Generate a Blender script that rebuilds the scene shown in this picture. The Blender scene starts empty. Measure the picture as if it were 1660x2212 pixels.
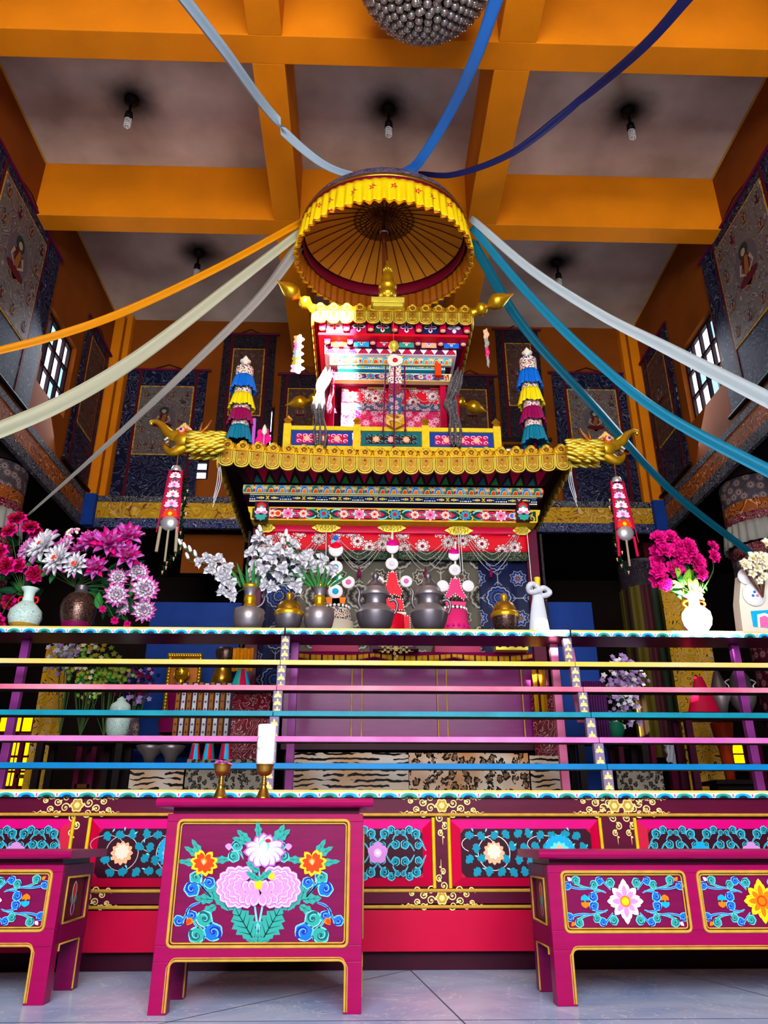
import bpy, math, random
from mathutils import Vector, Matrix
rnd = random.Random(7)
PI = math.pi
SC = bpy.context.scene
COL = SC.collection

# ---------------------------------------------------------------- camera
F = 1640.0; PITCH = math.radians(23.3); YAW = math.radians(1.67); EYE = 0.75
fw = Vector((math.sin(YAW)*math.cos(PITCH), math.cos(YAW)*math.cos(PITCH), math.sin(PITCH)))
rt = Vector((math.cos(YAW), -math.sin(YAW), 0))
up = rt.cross(fw)
cd = bpy.data.cameras.new('camera'); cam = bpy.data.objects.new('camera', cd); COL.objects.link(cam)
cam.matrix_world = Matrix(((rt.x, up.x, -fw.x, 0), (rt.y, up.y, -fw.y, 0), (rt.z, up.z, -fw.z, EYE), (0, 0, 0, 1)))
cd.sensor_fit = 'HORIZONTAL'; cd.sensor_width = 36; cd.lens = 36*F/1660
cd.clip_end = 60
SC.camera = cam

def ray(x, y): return fw*F + rt*(x-830) + up*(1106-y)
def at(x, y, Y):            # photo pixel -> point on the plane Y
    d = ray(x, y); t = Y/d.y; return Vector((d.x*t, Y, EYE+d.z*t))
def atz(x, y, Z):
    d = ray(x, y); t = (Z-EYE)/d.z; return Vector((d.x*t, d.y*t, Z))
def atx(x, y, X):
    d = ray(x, y); t = X/d.x; return Vector((X, d.y*t, EYE+d.z*t))

# ---------------------------------------------------------------- light
SC.view_settings.view_transform = 'Standard'; SC.view_settings.look = 'None'
SC.view_settings.gamma = 1; SC.view_settings.use_curve_mapping = False
SC.view_settings.exposure = 0.35
W = bpy.data.worlds.new('sky'); SC.world = W; W.use_nodes = True
W.node_tree.nodes['Background'].inputs[0].default_value = (.62, .78, 1, 1)
W.node_tree.nodes['Background'].inputs[1].default_value = 1.0
SC.cycles.max_bounces = 6; SC.cycles.diffuse_bounces = 3; SC.cycles.glossy_bounces = 3
SC.cycles.transmission_bounces = 4; SC.cycles.transparent_max_bounces = 6
SC.cycles.sample_clamp_indirect = 4; SC.cycles.caustics_reflective = False; SC.cycles.caustics_refractive = False
SC.cycles.use_denoising = True

def area(name, loc, target, sx, sy, power, color):
    l = bpy.data.lights.new(name, 'AREA'); l.shape = 'RECTANGLE'; l.size = sx; l.size_y = sy
    l.energy = power; l.color = color
    o = bpy.data.objects.new(name, l); COL.objects.link(o); o.location = loc
    o.rotation_euler = (Vector(target)-Vector(loc)).to_track_quat('-Z', 'Y').to_euler()
    return o
# daylight through the wide doors behind the photographer, and an unseen upper fill added above them
area('doorway_daylight', (0.2, -3.6, 3.5), (0.2, 6, 2.6), 6.0, 2.6, 820, (.93, .96, 1))
area('upper_fill', (0.2, -3.6, 6.6), (0.3, 7.5, 4.6), 6.5, 2.2, 330, (1, .95, .87))
# daylight entering by the side windows of the gallery
area('left_window_daylight', (-4.1, 9.1, 6.6), (0, 6.5, 4), 1.1, 1.6, 40, (.8, .88, 1))
area('right_window_daylight', (4.5, 9.1, 6.6), (0.4, 6.5, 4), 1.1, 1.6, 40, (.8, .88, 1))
# sunlight, let in by unseen slots added to the front wall
sd = Vector((.10, .95, -.125)).normalized()
sl = bpy.data.lights.new('sun', 'SUN'); sl.energy = 110; sl.angle = math.radians(.6); sl.color = (1, .93, .82)
so = bpy.data.objects.new('sun', sl); COL.objects.link(so); so.rotation_euler = sd.to_track_quat('-Z', 'Y').to_euler()
def back_trace(p, y):       # where the sun ray that reaches p crosses the plane Y=y
    t = (p.y-y)/sd.y; return p - sd*t
# ---------------------------------------------------------------- materials
def lin(h):
    if not isinstance(h, str): return tuple(h)+(1,) if len(h) == 3 else h
    h = h.lstrip('#'); o = []
    for i in (0, 2, 4):
        c = int(h[i:i+2], 16)/255; o.append(c/12.92 if c <= .04045 else ((c+.055)/1.055)**2.4)
    return (*o, 1)
class G:
    def __init__(s, name):
        s.m = bpy.data.materials.new(name); s.m.use_nodes = True; s.t = s.m.node_tree
        s.b = s.t.nodes['Principled BSDF']; s._uv = None
    def n(s, typ, **kw):
        o = s.t.nodes.new(typ)
        for k, v in kw.items(): setattr(o, k, v)
        return o
    def l(s, a, b): s.t.links.new(a, b)
    def put(s, inp, v):
        if isinstance(v, bpy.types.NodeSocket): s.l(v, inp)
        elif v is not None: inp.default_value = v
    def m_(s, op, a, b=None, c=None):
        o = s.n('ShaderNodeMath', operation=op); s.put(o.inputs[0], a)
        if b is not None: s.put(o.inputs[1], b)
        if c is not None: s.put(o.inputs[2], c)
        return o.outputs[0]
    def mix(s, f, a, b, mode='MIX'):
        o = s.n('ShaderNodeMix', data_type='RGBA', blend_type=mode); s.put(o.inputs[0], f)
        s.put(o.inputs[6], lin(a) if isinstance(a, str) else a); s.put(o.inputs[7], lin(b) if isinstance(b, str) else b)
        return o.outputs[2]
    def uv(s):
        if not s._uv: s._uv = s.n('ShaderNodeTexCoord').outputs['UV']
        return s._uv
    def obj(s): return s.n('ShaderNodeTexCoord').outputs['Object']
    def map(s, v, sc=(1, 1, 1), loc=(0, 0, 0), rot=0):
        o = s.n('ShaderNodeMapping'); s.l(v, o.inputs[0]); o.inputs['Scale'].default_value = sc
        o.inputs['Location'].default_value = loc; o.inputs['Rotation'].default_value = (0, 0, rot); return o.outputs[0]
    def noise(s, v, sc, det=2, dist=0, rough=.5):
        o = s.n('ShaderNodeTexNoise'); s.l(v, o.inputs['Vector']); o.inputs['Scale'].default_value = sc
        o.inputs['Detail'].default_value = det; o.inputs['Distortion'].default_value = dist; o.inputs['Roughness'].default_value = rough
        return o.outputs['Fac']
    def ramp(s, f, stops, const=True):
        o = s.n('ShaderNodeValToRGB'); s.l(f, o.inputs[0]); r = o.color_ramp
        r.interpolation = 'CONSTANT' if const else 'LINEAR'
        while len(r.elements) < len(stops): r.elements.new(.5)
        for e, (p, c) in zip(r.elements, stops): e.position = p; e.color = lin(c)
        return o.outputs[0]
    def bump(s, h, st=.3, d=.01):
        o = s.n('ShaderNodeBump'); s.l(h, o.inputs['Height']); o.inputs['Strength'].default_value = st
        o.inputs['Distance'].default_value = d; s.l(o.outputs[0], s.b.inputs['Normal'])
    def done(s, col, rough=.6, metal=0, coat=0, emit=0):
        s.put(s.b.inputs['Base Color'], lin(col) if isinstance(col, str) else col)
        s.put(s.b.inputs['Roughness'], rough); s.put(s.b.inputs['Metallic'], metal)
        s.b.inputs['Specular IOR Level'].default_value = .12 if not metal else .5
        if coat: s.b.inputs['Coat Weight'].default_value = coat*.15; s.b.inputs['Coat Roughness'].default_value = .12
        if emit:
            s.put(s.b.inputs['Emission Color'], lin(col) if isinstance(col, str) else col)
            s.b.inputs['Emission Strength'].default_value = emit
        s.m.diffuse_color = (.5, .5, .5, 1)
        return s.m
def mat(name, col, rough=.5, metal=0, var=0, vs=6, bump=0, bs=40, coat=0, emit=0, stretch=(1, 1, 1), c2=None):
    g = G(name); c = lin(col)
    if var or c2:
        nz = g.noise(g.map(g.obj(), stretch), vs, 4)
        d = lin(c2) if c2 else tuple(x*(1-var) for x in c[:3])+(1,)
        f = g.m_('MULTIPLY_ADD', nz, 2.2, -.6); c = g.mix(f, c, d)
    if bump: g.bump(g.noise(g.obj(), bs, 3), bump, .01)
    return g.done(c, rough, metal, coat, emit)
def brocade(name, kind, cols, sc=8, rough=.55, petals=6, metal=0, seed=0, aspect=1):
    g = G(name); v = g.map(g.uv(), (sc, sc*aspect, sc), (seed*3.1, seed*1.7, 0)); bg, a, b, c = (list(cols)+[cols[-1]]*4)[:4]
    if kind == 'cloud':
        nz = g.noise(v, .8, 1.2, 1.4); f = g.m_('FRACT', g.m_('MULTIPLY', nz, 7))
        col = g.ramp(f, [(0, bg), (.45, a), (.55, bg), (.68, b), (.78, c), (.86, bg)])
        pick = g.m_('GREATER_THAN', g.noise(v, .45, 0), .5); col = g.mix(pick, col, g.ramp(f, [(0, bg), (.4, b), (.5, bg), (.7, a), (.82, bg)]))
    elif kind == 'flower':
        vo = g.n('ShaderNodeTexVoronoi'); vo.voronoi_dimensions = '2D'; g.l(v, vo.inputs['Vector']); vo.inputs['Scale'].default_value = 1; vo.inputs['Randomness'].default_value = .7
        d = g.n('ShaderNodeVectorMath', operation='SUBTRACT'); g.l(v, d.inputs[0]); g.l(vo.outputs['Position'], d.inputs[1])
        sp = g.n('ShaderNodeSeparateXYZ'); g.l(d.outputs[0], sp.inputs[0])
        an = g.m_('ARCTAN2', sp.outputs[1], sp.outputs[0]); pe = g.m_('ABSOLUTE', g.m_('COSINE', g.m_('MULTIPLY', an, petals/2)))
        r = g.m_('DIVIDE', vo.outputs['Distance'], g.m_('MULTIPLY_ADD', pe, .45, .55))
        vine = g.m_('FRACT', g.m_('MULTIPLY', g.noise(v, 1.6, 1, 2), 6))
        base = g.ramp(vine, [(0, bg), (.5, c), (.62, bg)])
        ring = g.ramp(r, [(0, b), (.1, bg), (.14, a), (.3, b), (.36, a), (.42, bg)])
        col = g.mix(g.m_('LESS_THAN', r, .43), base, ring)
    elif kind == 'geo':
        def lattice(off):
            w = g.n('ShaderNodeVectorMath', operation='ADD'); g.l(v, w.inputs[0]); w.inputs[1].default_value = (off, off, 0)
            fr = g.n('ShaderNodeVectorMath', operation='FRACTION'); g.l(w.outputs[0], fr.inputs[0])
            sb = g.n('ShaderNodeVectorMath', operation='SUBTRACT'); g.l(fr.outputs[0], sb.inputs[0]); sb.inputs[1].default_value = (.5, .5, 0)
            sp = g.n('ShaderNodeSeparateXYZ'); g.l(sb.outputs[0], sp.inputs[0]); x, y = sp.outputs[0], sp.outputs[1]
            r = g.m_('SQRT', g.m_('ADD', g.m_('MULTIPLY', x, x), g.m_('MULTIPLY', y, y)))
            an = g.m_('ARCTAN2', y, x); return x, y, r, an
        x, y, r, an = lattice(0)
        rr = g.m_('MULTIPLY_ADD', g.m_('ABSOLUTE', g.m_('COSINE', g.m_('MULTIPLY', an, 6))), -.03, r)
        c1 = g.ramp(rr, [(0, b), (.05, bg), (.08, a), (.1, bg), (.15, b), (.2, bg), (.24, a), (.27, bg), (.31, b), (.33, bg)])
        x2, y2, r2, an2 = lattice(.5)
        r3 = g.m_('MULTIPLY_ADD', g.m_('ABSOLUTE', g.m_('COSINE', g.m_('MULTIPLY', an2, 4))), .05, r2)
        c2 = g.ramp(r3, [(0, c), (.07, bg), (.1, a), (.14, b), (.17, bg), (.2, a), (.22, bg)])
        ax = g.m_('ABSOLUTE', x); ay = g.m_('ABSOLUTE', y)
        dd = g.m_('ABSOLUTE', g.m_('SUBTRACT', g.m_('ADD', ax, ay), .42)); ln = g.m_('LESS_THAN', dd, .012)
        dg = g.m_('LESS_THAN', g.m_('MINIMUM', ax, ay), .012)
        c2 = g.mix(g.m_('MAXIMUM', ln, dg), c2, a)
        col = g.mix(g.m_('LESS_THAN', r, .34), c2, c1)
    elif kind == 'leopard':
        v2 = g.n('ShaderNodeVectorMath', operation='ADD'); g.l(v, v2.inputs[0])
        nn = g.n('ShaderNodeTexNoise'); g.l(v, nn.inputs[0]); nn.inputs['Scale'].default_value = 2; g.l(nn.outputs['Color'], v2.inputs[1])
        vo = g.n('ShaderNodeTexVoronoi'); vo.voronoi_dimensions = '2D'; g.l(v2.outputs[0], vo.inputs['Vector']); vo.inputs['Scale'].default_value = 1
        d = vo.outputs['Distance']; k = g.noise(v, 3, 1)
        ringm = g.m_('MULTIPLY', g.m_('MULTIPLY', g.m_('GREATER_THAN', d, .2), g.m_('LESS_THAN', d, .42)), g.m_('GREATER_THAN', k, .42))
        ground = g.mix(g.m_('MULTIPLY_ADD', g.noise(v, .25, 1), 3, -1), bg, b)
        col = g.mix(g.m_('LESS_THAN', d, .2), ground, c); col = g.mix(ringm, col, a)
    elif kind == 'tiger':
        wv = g.n('ShaderNodeTexWave'); wv.bands_direction = 'Y'; g.l(v, wv.inputs[0]); wv.inputs['Scale'].default_value = .9
        wv.inputs['Distortion'].default_value = 5; wv.inputs['Detail'].default_value = 2; wv.inputs['Detail Scale'].default_value = .9
        ground = g.mix(g.m_('MULTIPLY_ADD', g.noise(v, .3, 1), 3, -1), bg, b)
        w2 = g.m_('MULTIPLY_ADD', g.noise(v, .9, 2), .6, .36)
        brk = g.m_('GREATER_THAN', g.noise(g.map(v, (.55, 1.6, 1)), 1.1, 1), .43); col = g.mix(g.m_('MULTIPLY', brk, g.m_('GREATER_THAN', wv.outputs['Fac'], w2)), ground, a)
    elif kind == 'dots':
        vo = g.n('ShaderNodeTexVoronoi'); vo.voronoi_dimensions = '2D'; g.l(v, vo.inputs['Vector']); vo.inputs['Scale'].default_value = 1
        sp = g.n('ShaderNodeSeparateColor'); g.l(vo.outputs['Color'], sp.inputs[0])
        dot = g.ramp(sp.outputs[0], [(0, a), (.35, b), (.65, c), (.85, a)])
        col = g.mix(g.m_('LESS_THAN', vo.outputs['Distance'], .38), bg, dot)
    elif kind == 'stripe':
        sp = g.n('ShaderNodeSeparateXYZ'); g.l(v, sp.inputs[0]); f = g.m_('FRACT', sp.outputs[0])
        k = len(cols); col = g.ramp(f, [(i/k, cols[i]) for i in range(k)])
    return g.done(col, rough, metal)

# ---------------------------------------------------------------- mesh builder
class MB:
    def __init__(s): s.v = []; s.f = []; s.mi = []; s.sm = []; s.uv = []; s.ms = []; s.M = None
    def add(s, vs, fs, m, smooth=False, uvs=None):
        k = len(s.v)
        if s.M is not None: vs = [s.M @ Vector(v) for v in vs]
        s.v += [Vector(v) for v in vs]
        if m not in s.ms: s.ms.append(m)
        i = s.ms.index(m)
        for f in fs: s.f.append([k+a for a in f]); s.mi.append(i); s.sm.append(smooth); s.uv.append([uvs[a] for a in f] if uvs else None)
        return s
    def box(s, x0, x1, y0, y1, z0, z1, m):
        vs = [(x, y, z) for x in (x0, x1) for y in (y0, y1) for z in (z0, z1)]
        return s.add(vs, [(0, 1, 3, 2), (4, 6, 7, 5), (0, 4, 5, 1), (2, 3, 7, 6), (0, 2, 6, 4), (1, 5, 7, 3)], m)
    def poly(s, pts, m): return s.add(pts, [tuple(range(len(pts)))], m)
    def prism(s, pts, d, m, smooth=False):      # pts 3D outline, extruded by vector d
        n = len(pts); d = Vector(d); vs = [Vector(p) for p in pts]+[Vector(p)+d for p in pts]
        fs = [tuple(range(n))[::-1], tuple(range(n, 2*n))]; s.add(vs, fs, m)
        return s.add(vs, [(i, (i+1) % n, n+(i+1) % n, n+i) for i in range(n)], m, smooth)
    def grid(s, fn, nu, nv, m, smooth=True, su=1, sv=1, cu=False):
        vs = []; uvs = []
        for j in range(nv+1):
            for i in range(nu+(0 if cu else 1)):
                vs.append(fn(i/nu, j/nv)); uvs.append((i/nu*su, j/nv*sv))
        w = nu if cu else nu+1
        fs = [(j*w+i, j*w+(i+1) % w if cu else j*w+i+1, (j+1)*w+((i+1) % w if cu else i+1), (j+1)*w+i) for j in range(nv) for i in range(nu)]
        return s.add(vs, fs, m, smooth, uvs)
    def lathe(s, prof, c, m, n=24, sq=(1, 1), su=None, ripple=0, rn=12):
        c = Vector(c); L = [0]
        for a, b in zip(prof, prof[1:]): L.append(L[-1]+math.hypot(a[0]-b[0], a[1]-b[1]))
        rmax = max(p[0] for p in prof); su = su or 2*PI*rmax
        vs = []; uvs = []; N = n+1
        for (r, z), l in zip(prof, L):
            for i in range(N):
                a = 2*PI*i/n; rr = r*(1+ripple*math.cos(rn*a)); vs.append(c+Vector((rr*math.cos(a)*sq[0], rr*math.sin(a)*sq[1], z))); uvs.append((i/n*su, l))
        fs = [(j*N+i, j*N+i+1, (j+1)*N+i+1, (j+1)*N+i) for j in range(len(prof)-1) for i in range(n)]
        return s.add(vs, fs, m, True, uvs)
    def tube(s, pts, r, m, n=8, closed=False, flat=1, caps=True):
        pts = [Vector(p) for p in pts]; k = len(pts); vs = []; uvs = []
        R = r if hasattr(r, '__len__') else [r]*k
        t0 = (pts[1]-pts[0]).normalized(); ref = Vector((0, 0, 1)) if abs(t0.z) < .9 else Vector((0, 1, 0))
        nrm = t0.cross(ref).normalized(); l = 0
        for i, p in enumerate(pts):
            a = pts[i-1] if (i or closed) else p; b = pts[(i+1) % k] if (i < k-1 or closed) else p
            t = (b-a).normalized(); nrm = (nrm-t*nrm.dot(t)).normalized(); bi = t.cross(nrm)
            if i: l += (p-pts[i-1]).length
            for j in range(n):
                an = 2*PI*j/n; vs.append(p+nrm*math.cos(an)*R[i]+bi*math.sin(an)*R[i]*flat); uvs.append((j/n*2*PI*max(R), l))
        fs = [(i*n+j, i*n+(j+1) % n, ((i+1) % k)*n+(j+1) % n, ((i+1) % k)*n+j) for i in range(k if closed else k-1) for j in range(n)]
        s.add(vs, fs, m, True, uvs)
        if caps and not closed: s.add(vs[:n], [tuple(range(n))[::-1]], m); s.add(vs[-n:], [tuple(range(n))], m)
        return s
    def ball(s, c, r, m, n=10, sc=(1, 1, 1), R=None):
        c = Vector(c); vs = []; uvs = []; h = max(4, n//2+1)
        for j in range(h+1):
            for i in range(n):
                th = PI*j/h; ph = 2*PI*i/n; q = Vector((math.sin(th)*math.cos(ph)*r*sc[0], math.sin(th)*math.sin(ph)*r*sc[1], math.cos(th)*r*sc[2]))
                if R is not None: q = R @ q
                vs.append(c+q); uvs.append((i/n*4*r, j/h*2*r))
        return s.add(vs, [(j*n+i, (j+1)*n+i, (j+1)*n+(i+1) % n, j*n+(i+1) % n) for j in range(h) for i in range(n)], m, True, uvs)
    def build(s, name, parent=None, label=None, cat=None, group=None, kind=None, bevel=0, solid=0, origin=None, local=False):
        me = bpy.data.meshes.new(name)
        if parent is not None: o0 = Vector((0, 0, 0)) if local else world_loc(parent)
        elif origin is not None: o0 = Vector(origin)
        elif local: o0 = Vector((0, 0, 0))
        else:
            lo = Vector([min(v[i] for v in s.v) for i in range(3)]); hi = Vector([max(v[i] for v in s.v) for i in range(3)])
            o0 = Vector(((lo.x+hi.x)/2, (lo.y+hi.y)/2, lo.z))
        me.from_pydata([v-o0 for v in s.v], [], s.f)
        for m in s.ms: me.materials.append(m)
        me.polygons.foreach_set('material_index', s.mi); me.polygons.foreach_set('use_smooth', s.sm)
        ul = me.uv_layers.new(name='UVMap')
        for p, u in zip(me.polygons, s.uv):
            if u is None:
                n = p.normal; ax = max(range(3), key=lambda i: abs(n[i])); a, b = [(1, 2), (0, 2), (0, 1)][ax]
                for li, vi in zip(p.loop_indices, p.vertices): c = me.vertices[vi].co; ul.data[li].uv = (c[a], c[b])
            else:
                for li, q in zip(p.loop_indices, u): ul.data[li].uv = q
        o = bpy.data.objects.new(name, me); COL.objects.link(o)
        if parent is not None: o.parent = parent
        else: o.location = o0
        if bevel: b = o.modifiers.new('bevel', 'BEVEL'); b.width = bevel; b.segments = 2; b.limit_method = 'ANGLE'; b.angle_limit = math.radians(50)
        if solid: b = o.modifiers.new('solid', 'SOLIDIFY'); b.thickness = solid; b.offset = 0
        return tag(o, label, cat, group, kind)
def world_loc(o):
    p = Vector(o.location)
    while o.parent: o = o.parent; p += Vector(o.location)
    return p
def tag(o, label=None, cat=None, group=None, kind=None):
    for k, v in (('label', label), ('category', cat), ('group', group), ('kind', kind)):
        if v: o[k] = v
    return o
def thing(name, label, cat, loc=(0, 0, 0), rz=0, group=None):
    o = bpy.data.objects.new(name, None); COL.objects.link(o); o.location = loc; o.rotation_euler = (0, 0, rz); o.empty_display_size = .1
    return tag(o, label, cat, group)
def copy_tree(o, parent=None, loc=None, rot=None, scale=None, label=None):
    c = o.copy(); COL.objects.link(c)
    if parent is not None: c.parent = parent
    if loc is not None: c.location = loc
    if rot is not None: c.rotation_euler = rot
    if scale is not None: c.scale = scale if hasattr(scale, '__len__') else (scale,)*3
    if label: c['label'] = label
    for ch in list(o.children): copy_tree(ch, c)
    return c
def struct(mb, name, **kw): return mb.build(name, kind='structure', **kw)

def catmull(pts, n=8):
    P = [Vector(p) for p in pts]; out = []
    for i in range(len(P)-1):
        a = P[i-1] if i else P[0]*2-P[1]; b = P[i]; c = P[i+1]; d = P[i+2] if i+2 < len(P) else P[-1]*2-P[-2]
        for k in range(n):
            t = k/n; out.append(.5*((2*b)+(c-a)*t+(2*a-5*b+4*c-d)*t*t+(3*b-a-3*c+d)*t**3))
    return out+[P[-1]]

# ---------------------------------------------------------------- painter: flat painted ornament lying on a surface
class Paint:
    """2D ornament drawn in the units of 'fn' (x, y) -> 3D point; n is the outward normal; layers rise by a hair."""
    def __init__(s, mb, fn, n, step=.0005): s.mb = mb; s.fn = fn; s.n = Vector(n).normalized(); s.k = 1; s.step = step
    def up(s, k=1): s.k += k; return s
    def poly(s, pts, m, k=None):
        o = s.n*s.step*(s.k if k is None else k); s.mb.poly([Vector(s.fn(*p))+o for p in pts], m)
    def disc(s, x, y, r, m, k=None, n=16, sy=1): s.poly([(x+r*math.cos(2*PI*i/n), y+r*sy*math.sin(2*PI*i/n)) for i in range(n)], m, k)
    def stroke(s, pts, w0, w1, m, k=None, w2=None):
        n = len(pts); L = []; R = []
        for i, p in enumerate(pts):
            a = pts[max(i-1, 0)]; b = pts[min(i+1, n-1)]; dx, dy = b[0]-a[0], b[1]-a[1]; d = math.hypot(dx, dy) or 1
            t = i/(n-1); w = (w0+(w1-w0)*t)/2 if w2 is None else ((w0+(w1-w0)*2*t) if t < .5 else (w1+(w2-w1)*(2*t-1)))/2
            L.append((p[0]-dy/d*w, p[1]+dx/d*w)); R.append((p[0]+dy/d*w, p[1]-dx/d*w))
        o = s.n*s.step*(s.k if k is None else k)
        vs = [Vector(s.fn(*p))+o for p in L+R]; s.mb.add(vs, [(i, i+1, n+i+1, n+i) for i in range(n-1)], m)
    def petal(s, x, y, a, l, w, m, k=None, tip=.0, bulge=1.35):
        c, q = math.cos(a), math.sin(a); pts = []
        N = 9
        for sg in (1, -1):
            rng = range(N) if sg == 1 else range(N, -1, -1)
            for i in rng:
                t = i/N; h = w/2*math.sin(PI*t**bulge)**.75 if 0 < t < 1 else 0
                if sg == 1 or i: pts.append((x+c*l*t-q*h*sg, y+q*l*t+c*h*sg))
        pts.append((x, y)); s.poly(pts[:-1], m, k)
    def flower(s, x, y, n, r, w, ms, a0=0, sy=1, k=None):
        k0 = s.k if k is None else k
        for j, m in enumerate(ms):
            f = 1-.2*j
            for i in range(n):
                a = a0+2*PI*i/n; s.petal(x, y, a, r*f, w*f*.9, m, k0+j+i*.08)
    def leaf(s, x, y, a, l, w, m, vein=None, lobes=4, k=None):
        s.q = (getattr(s, 'q', 0)+1) % 12; k = (s.k if k is None else k)+s.q*.16
        c, q = math.cos(a), math.sin(a); up_, dn = [], []
        N = lobes*2
        for i in range(N+1):
            t = i/N; h = w/2*math.sin(PI*min(1, t*.86+.12))*(1 if i % 2 else .66)
            if i == N: h = 0
            up_.append((t*l, h)); dn.append((t*l*.99, -h))
        pts = [(0, 0)]+up_+dn[-2::-1]
        s.poly([(x+c*u-q*v, y+q*u+c*v) for u, v in pts], m, k)
        if vein:
            kk = k+.08
            T = lambda u, v: (x+c*u-q*v, y+q*u+c*v)
            s.stroke([T(0, 0), T(l*.5, 0), T(l*.92, 0)], w*.05, w*.02, vein, kk)
            for i in range(1, lobes):
                t = i/lobes
                for sg in (1, -1): s.stroke([T(l*(t-.1), 0), T(l*(t+.12), sg*w*.3)], w*.035, w*.01, vein, kk)
    def hook(s, pts, r, flip, w, lt, md, dk, k=None):
        """a scroll: tapered tail along pts ending in a rolled head of radius r"""
        k = s.k if k is None else k; P = [(p.x, p.y) for p in catmull([(a, b, 0) for a, b in pts], 6)]
        (x0, y0), (x1, y1) = P[-2], P[-1]; dx, dy = x1-x0, y1-y0; d = math.hypot(dx, dy) or 1; dx /= d; dy /= d
        cx, cy = x1-dy*flip*r*.62, y1+dx*flip*r*.62
        a0 = math.atan2(y1-cy, x1-cx)
        S = [(cx+r*(.95-.8*t)*math.cos(a0+flip*t*4.6), cy+r*(.95-.8*t)*math.sin(a0+flip*t*4.6)) for t in [i/14 for i in range(15)]]
        s.stroke(P, w*.55, w*1.25, lt, k); s.disc(cx, cy, r*1.12, lt, k+.1)
        for j in (0, 1, 2):
            a = a0+flip*(1.5+j*1.1); s.disc(cx+r*.72*math.cos(a), cy+r*.72*math.sin(a), r*.5, lt, k+.13+j*.02, 10)
        s.disc(cx, cy, r*.94, md, k+.3)
        for j in (0, 1, 2):
            a = a0+flip*(1.5+j*1.1); s.disc(cx+r*.68*math.cos(a), cy+r*.68*math.sin(a), r*.38, md, k+.33+j*.02, 10)
        s.stroke(P, w*.25, w*.8, md, k+.4)
        s.stroke(S, r*.42, r*.2, dk, k+.6); s.disc(cx, cy, r*.3, dk, k+.7, 10)
        s.stroke([(cx+(p[0]-cx)*.72, cy+(p[1]-cy)*.72) for p in S], r*.12, r*.06, lt, k+.8)
    def rect(s, x0, y0, x1, y1, m, k=None): s.poly([(x0, y0), (x1, y0), (x1, y1), (x0, y1)], m, k)
def planeY(Y): return lambda x, y: at(x, y, Y)
# ---------------------------------------------------------------- palette
M = {}
def D(k, *a, **kw): M[k] = mat(k, *a, **kw)
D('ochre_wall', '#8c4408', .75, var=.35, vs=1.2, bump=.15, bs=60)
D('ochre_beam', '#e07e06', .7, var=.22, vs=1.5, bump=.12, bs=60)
D('maroon_wall', '#4a0a18', .6, var=.3)
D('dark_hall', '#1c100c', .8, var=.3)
D('blue_paint', '#123a8c', .55, var=.2)
D('purple_wood', '#80186c', .3, var=.28, vs=5, bump=.12, bs=18, coat=.35, stretch=(1, 1, 7))
D('magenta_wood', '#9c0250', .34, var=.16, vs=5, bump=.06, bs=20, coat=.3, stretch=(1, 1, 6))
D('plum_wood', '#780a48', .34, var=.22, vs=6, bump=.08, bs=20, coat=.3, stretch=(1, 1, 7))
D('maroon_wood', '#5c0c30', .36, var=.22, vs=4, coat=.25, stretch=(1, 1, 5))
D('red_wood', '#c8043c', .33, var=.14, vs=3, coat=.3)
D('red_wood_lit', '#d4067c', .33, var=.12, vs=3, coat=.3)
D('mauve_wood', '#8a3488', .4, var=.15, coat=.2)
D('dark_plum', '#3a0620', .45, var=.3)
D('black_wood', '#160a0c', .6)
D('gilt_line', '#cfa03e', .42, var=.25, vs=20)
D('gilt_bright', '#e6c41e', .45, var=.2, vs=20)
D('cream_paint', '#f3e08e', .5, var=.15)
D('gold', '#f0b41e', .3, .75, var=.3, vs=9)
D('gold_pale', '#ecd648', .42, .35, var=.25, vs=12)
D('gold_dark', '#9a5406', .4, .6, var=.3)
D('brass', '#b98a34', .28, .9, var=.3)
D('pewter', '#a49a9e', .38, .7, var=.35, vs=5, bump=.1, bs=14)
D('bronze_dark', '#7c747a', .38, .7, var=.35, vs=5)
D('silver', '#d8d8dc', .3, .7)
D('gold_mid', '#b8861c', .4, .45, var=.3, vs=12)
D('white_paint', '#eceaf0', .5)
D('white_cloth', '#cfd3dc', .75, var=.12, vs=10)
D('pink_paint', '#e86aa8', .5); D('lilac_paint', '#d58cd8', .5); D('lilac_pale', '#eec6f2', .5); D('lilac_deep', '#b45cc0', .5)
D('teal_paint', '#2f9c90', .5); D('teal_dark', '#0f5c62', .5); D('teal_line', '#0a3034', .5); D('teal_leaf', '#0e8ca8', .5)
D('cyan_paint', '#6fd8ee', .5); D('sky_paint', '#12a8dc', .5); D('blue_mid', '#1668d8', .5); D('blue_deep', '#1a2aa0', .5); D('navy', '#101c4c', .6)
D('orange_paint', '#ec7a08', .5); D('orange_red', '#e23c0c', .5); D('yellow_paint', '#f6d21a', .5); D('peach_paint', '#eeb088', .5)
D('red_paint', '#d40a20', .5); D('crimson_paint', '#b8083c', .5); D('green_paint', '#1e7a3c', .5); D('green_dark', '#0c3a2a', .6)
D('rail_yellow', '#eec838', .42, var=.0, c2='#e8d49c', vs=1.6, coat=.2); D('rail_pink', '#d0507c', .42, c2='#e498ac', vs=2.2, coat=.2); D('rail_teal', '#1294ac', .4, var=.3, vs=7, coat=.2)
D('rail_orchid', '#c84aa4', .4, c2='#dc8ccc', vs=2, coat=.2); D('rail_blue', '#0880c4', .38, var=.2, vs=5, coat=.2)
D('silk_orange', '#e08c08', .4); D('silk_cream', '#b8b89c', .42); D('silk_grey', '#98948c', .45); D('silk_bluegrey', '#98acbc', .4)
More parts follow.
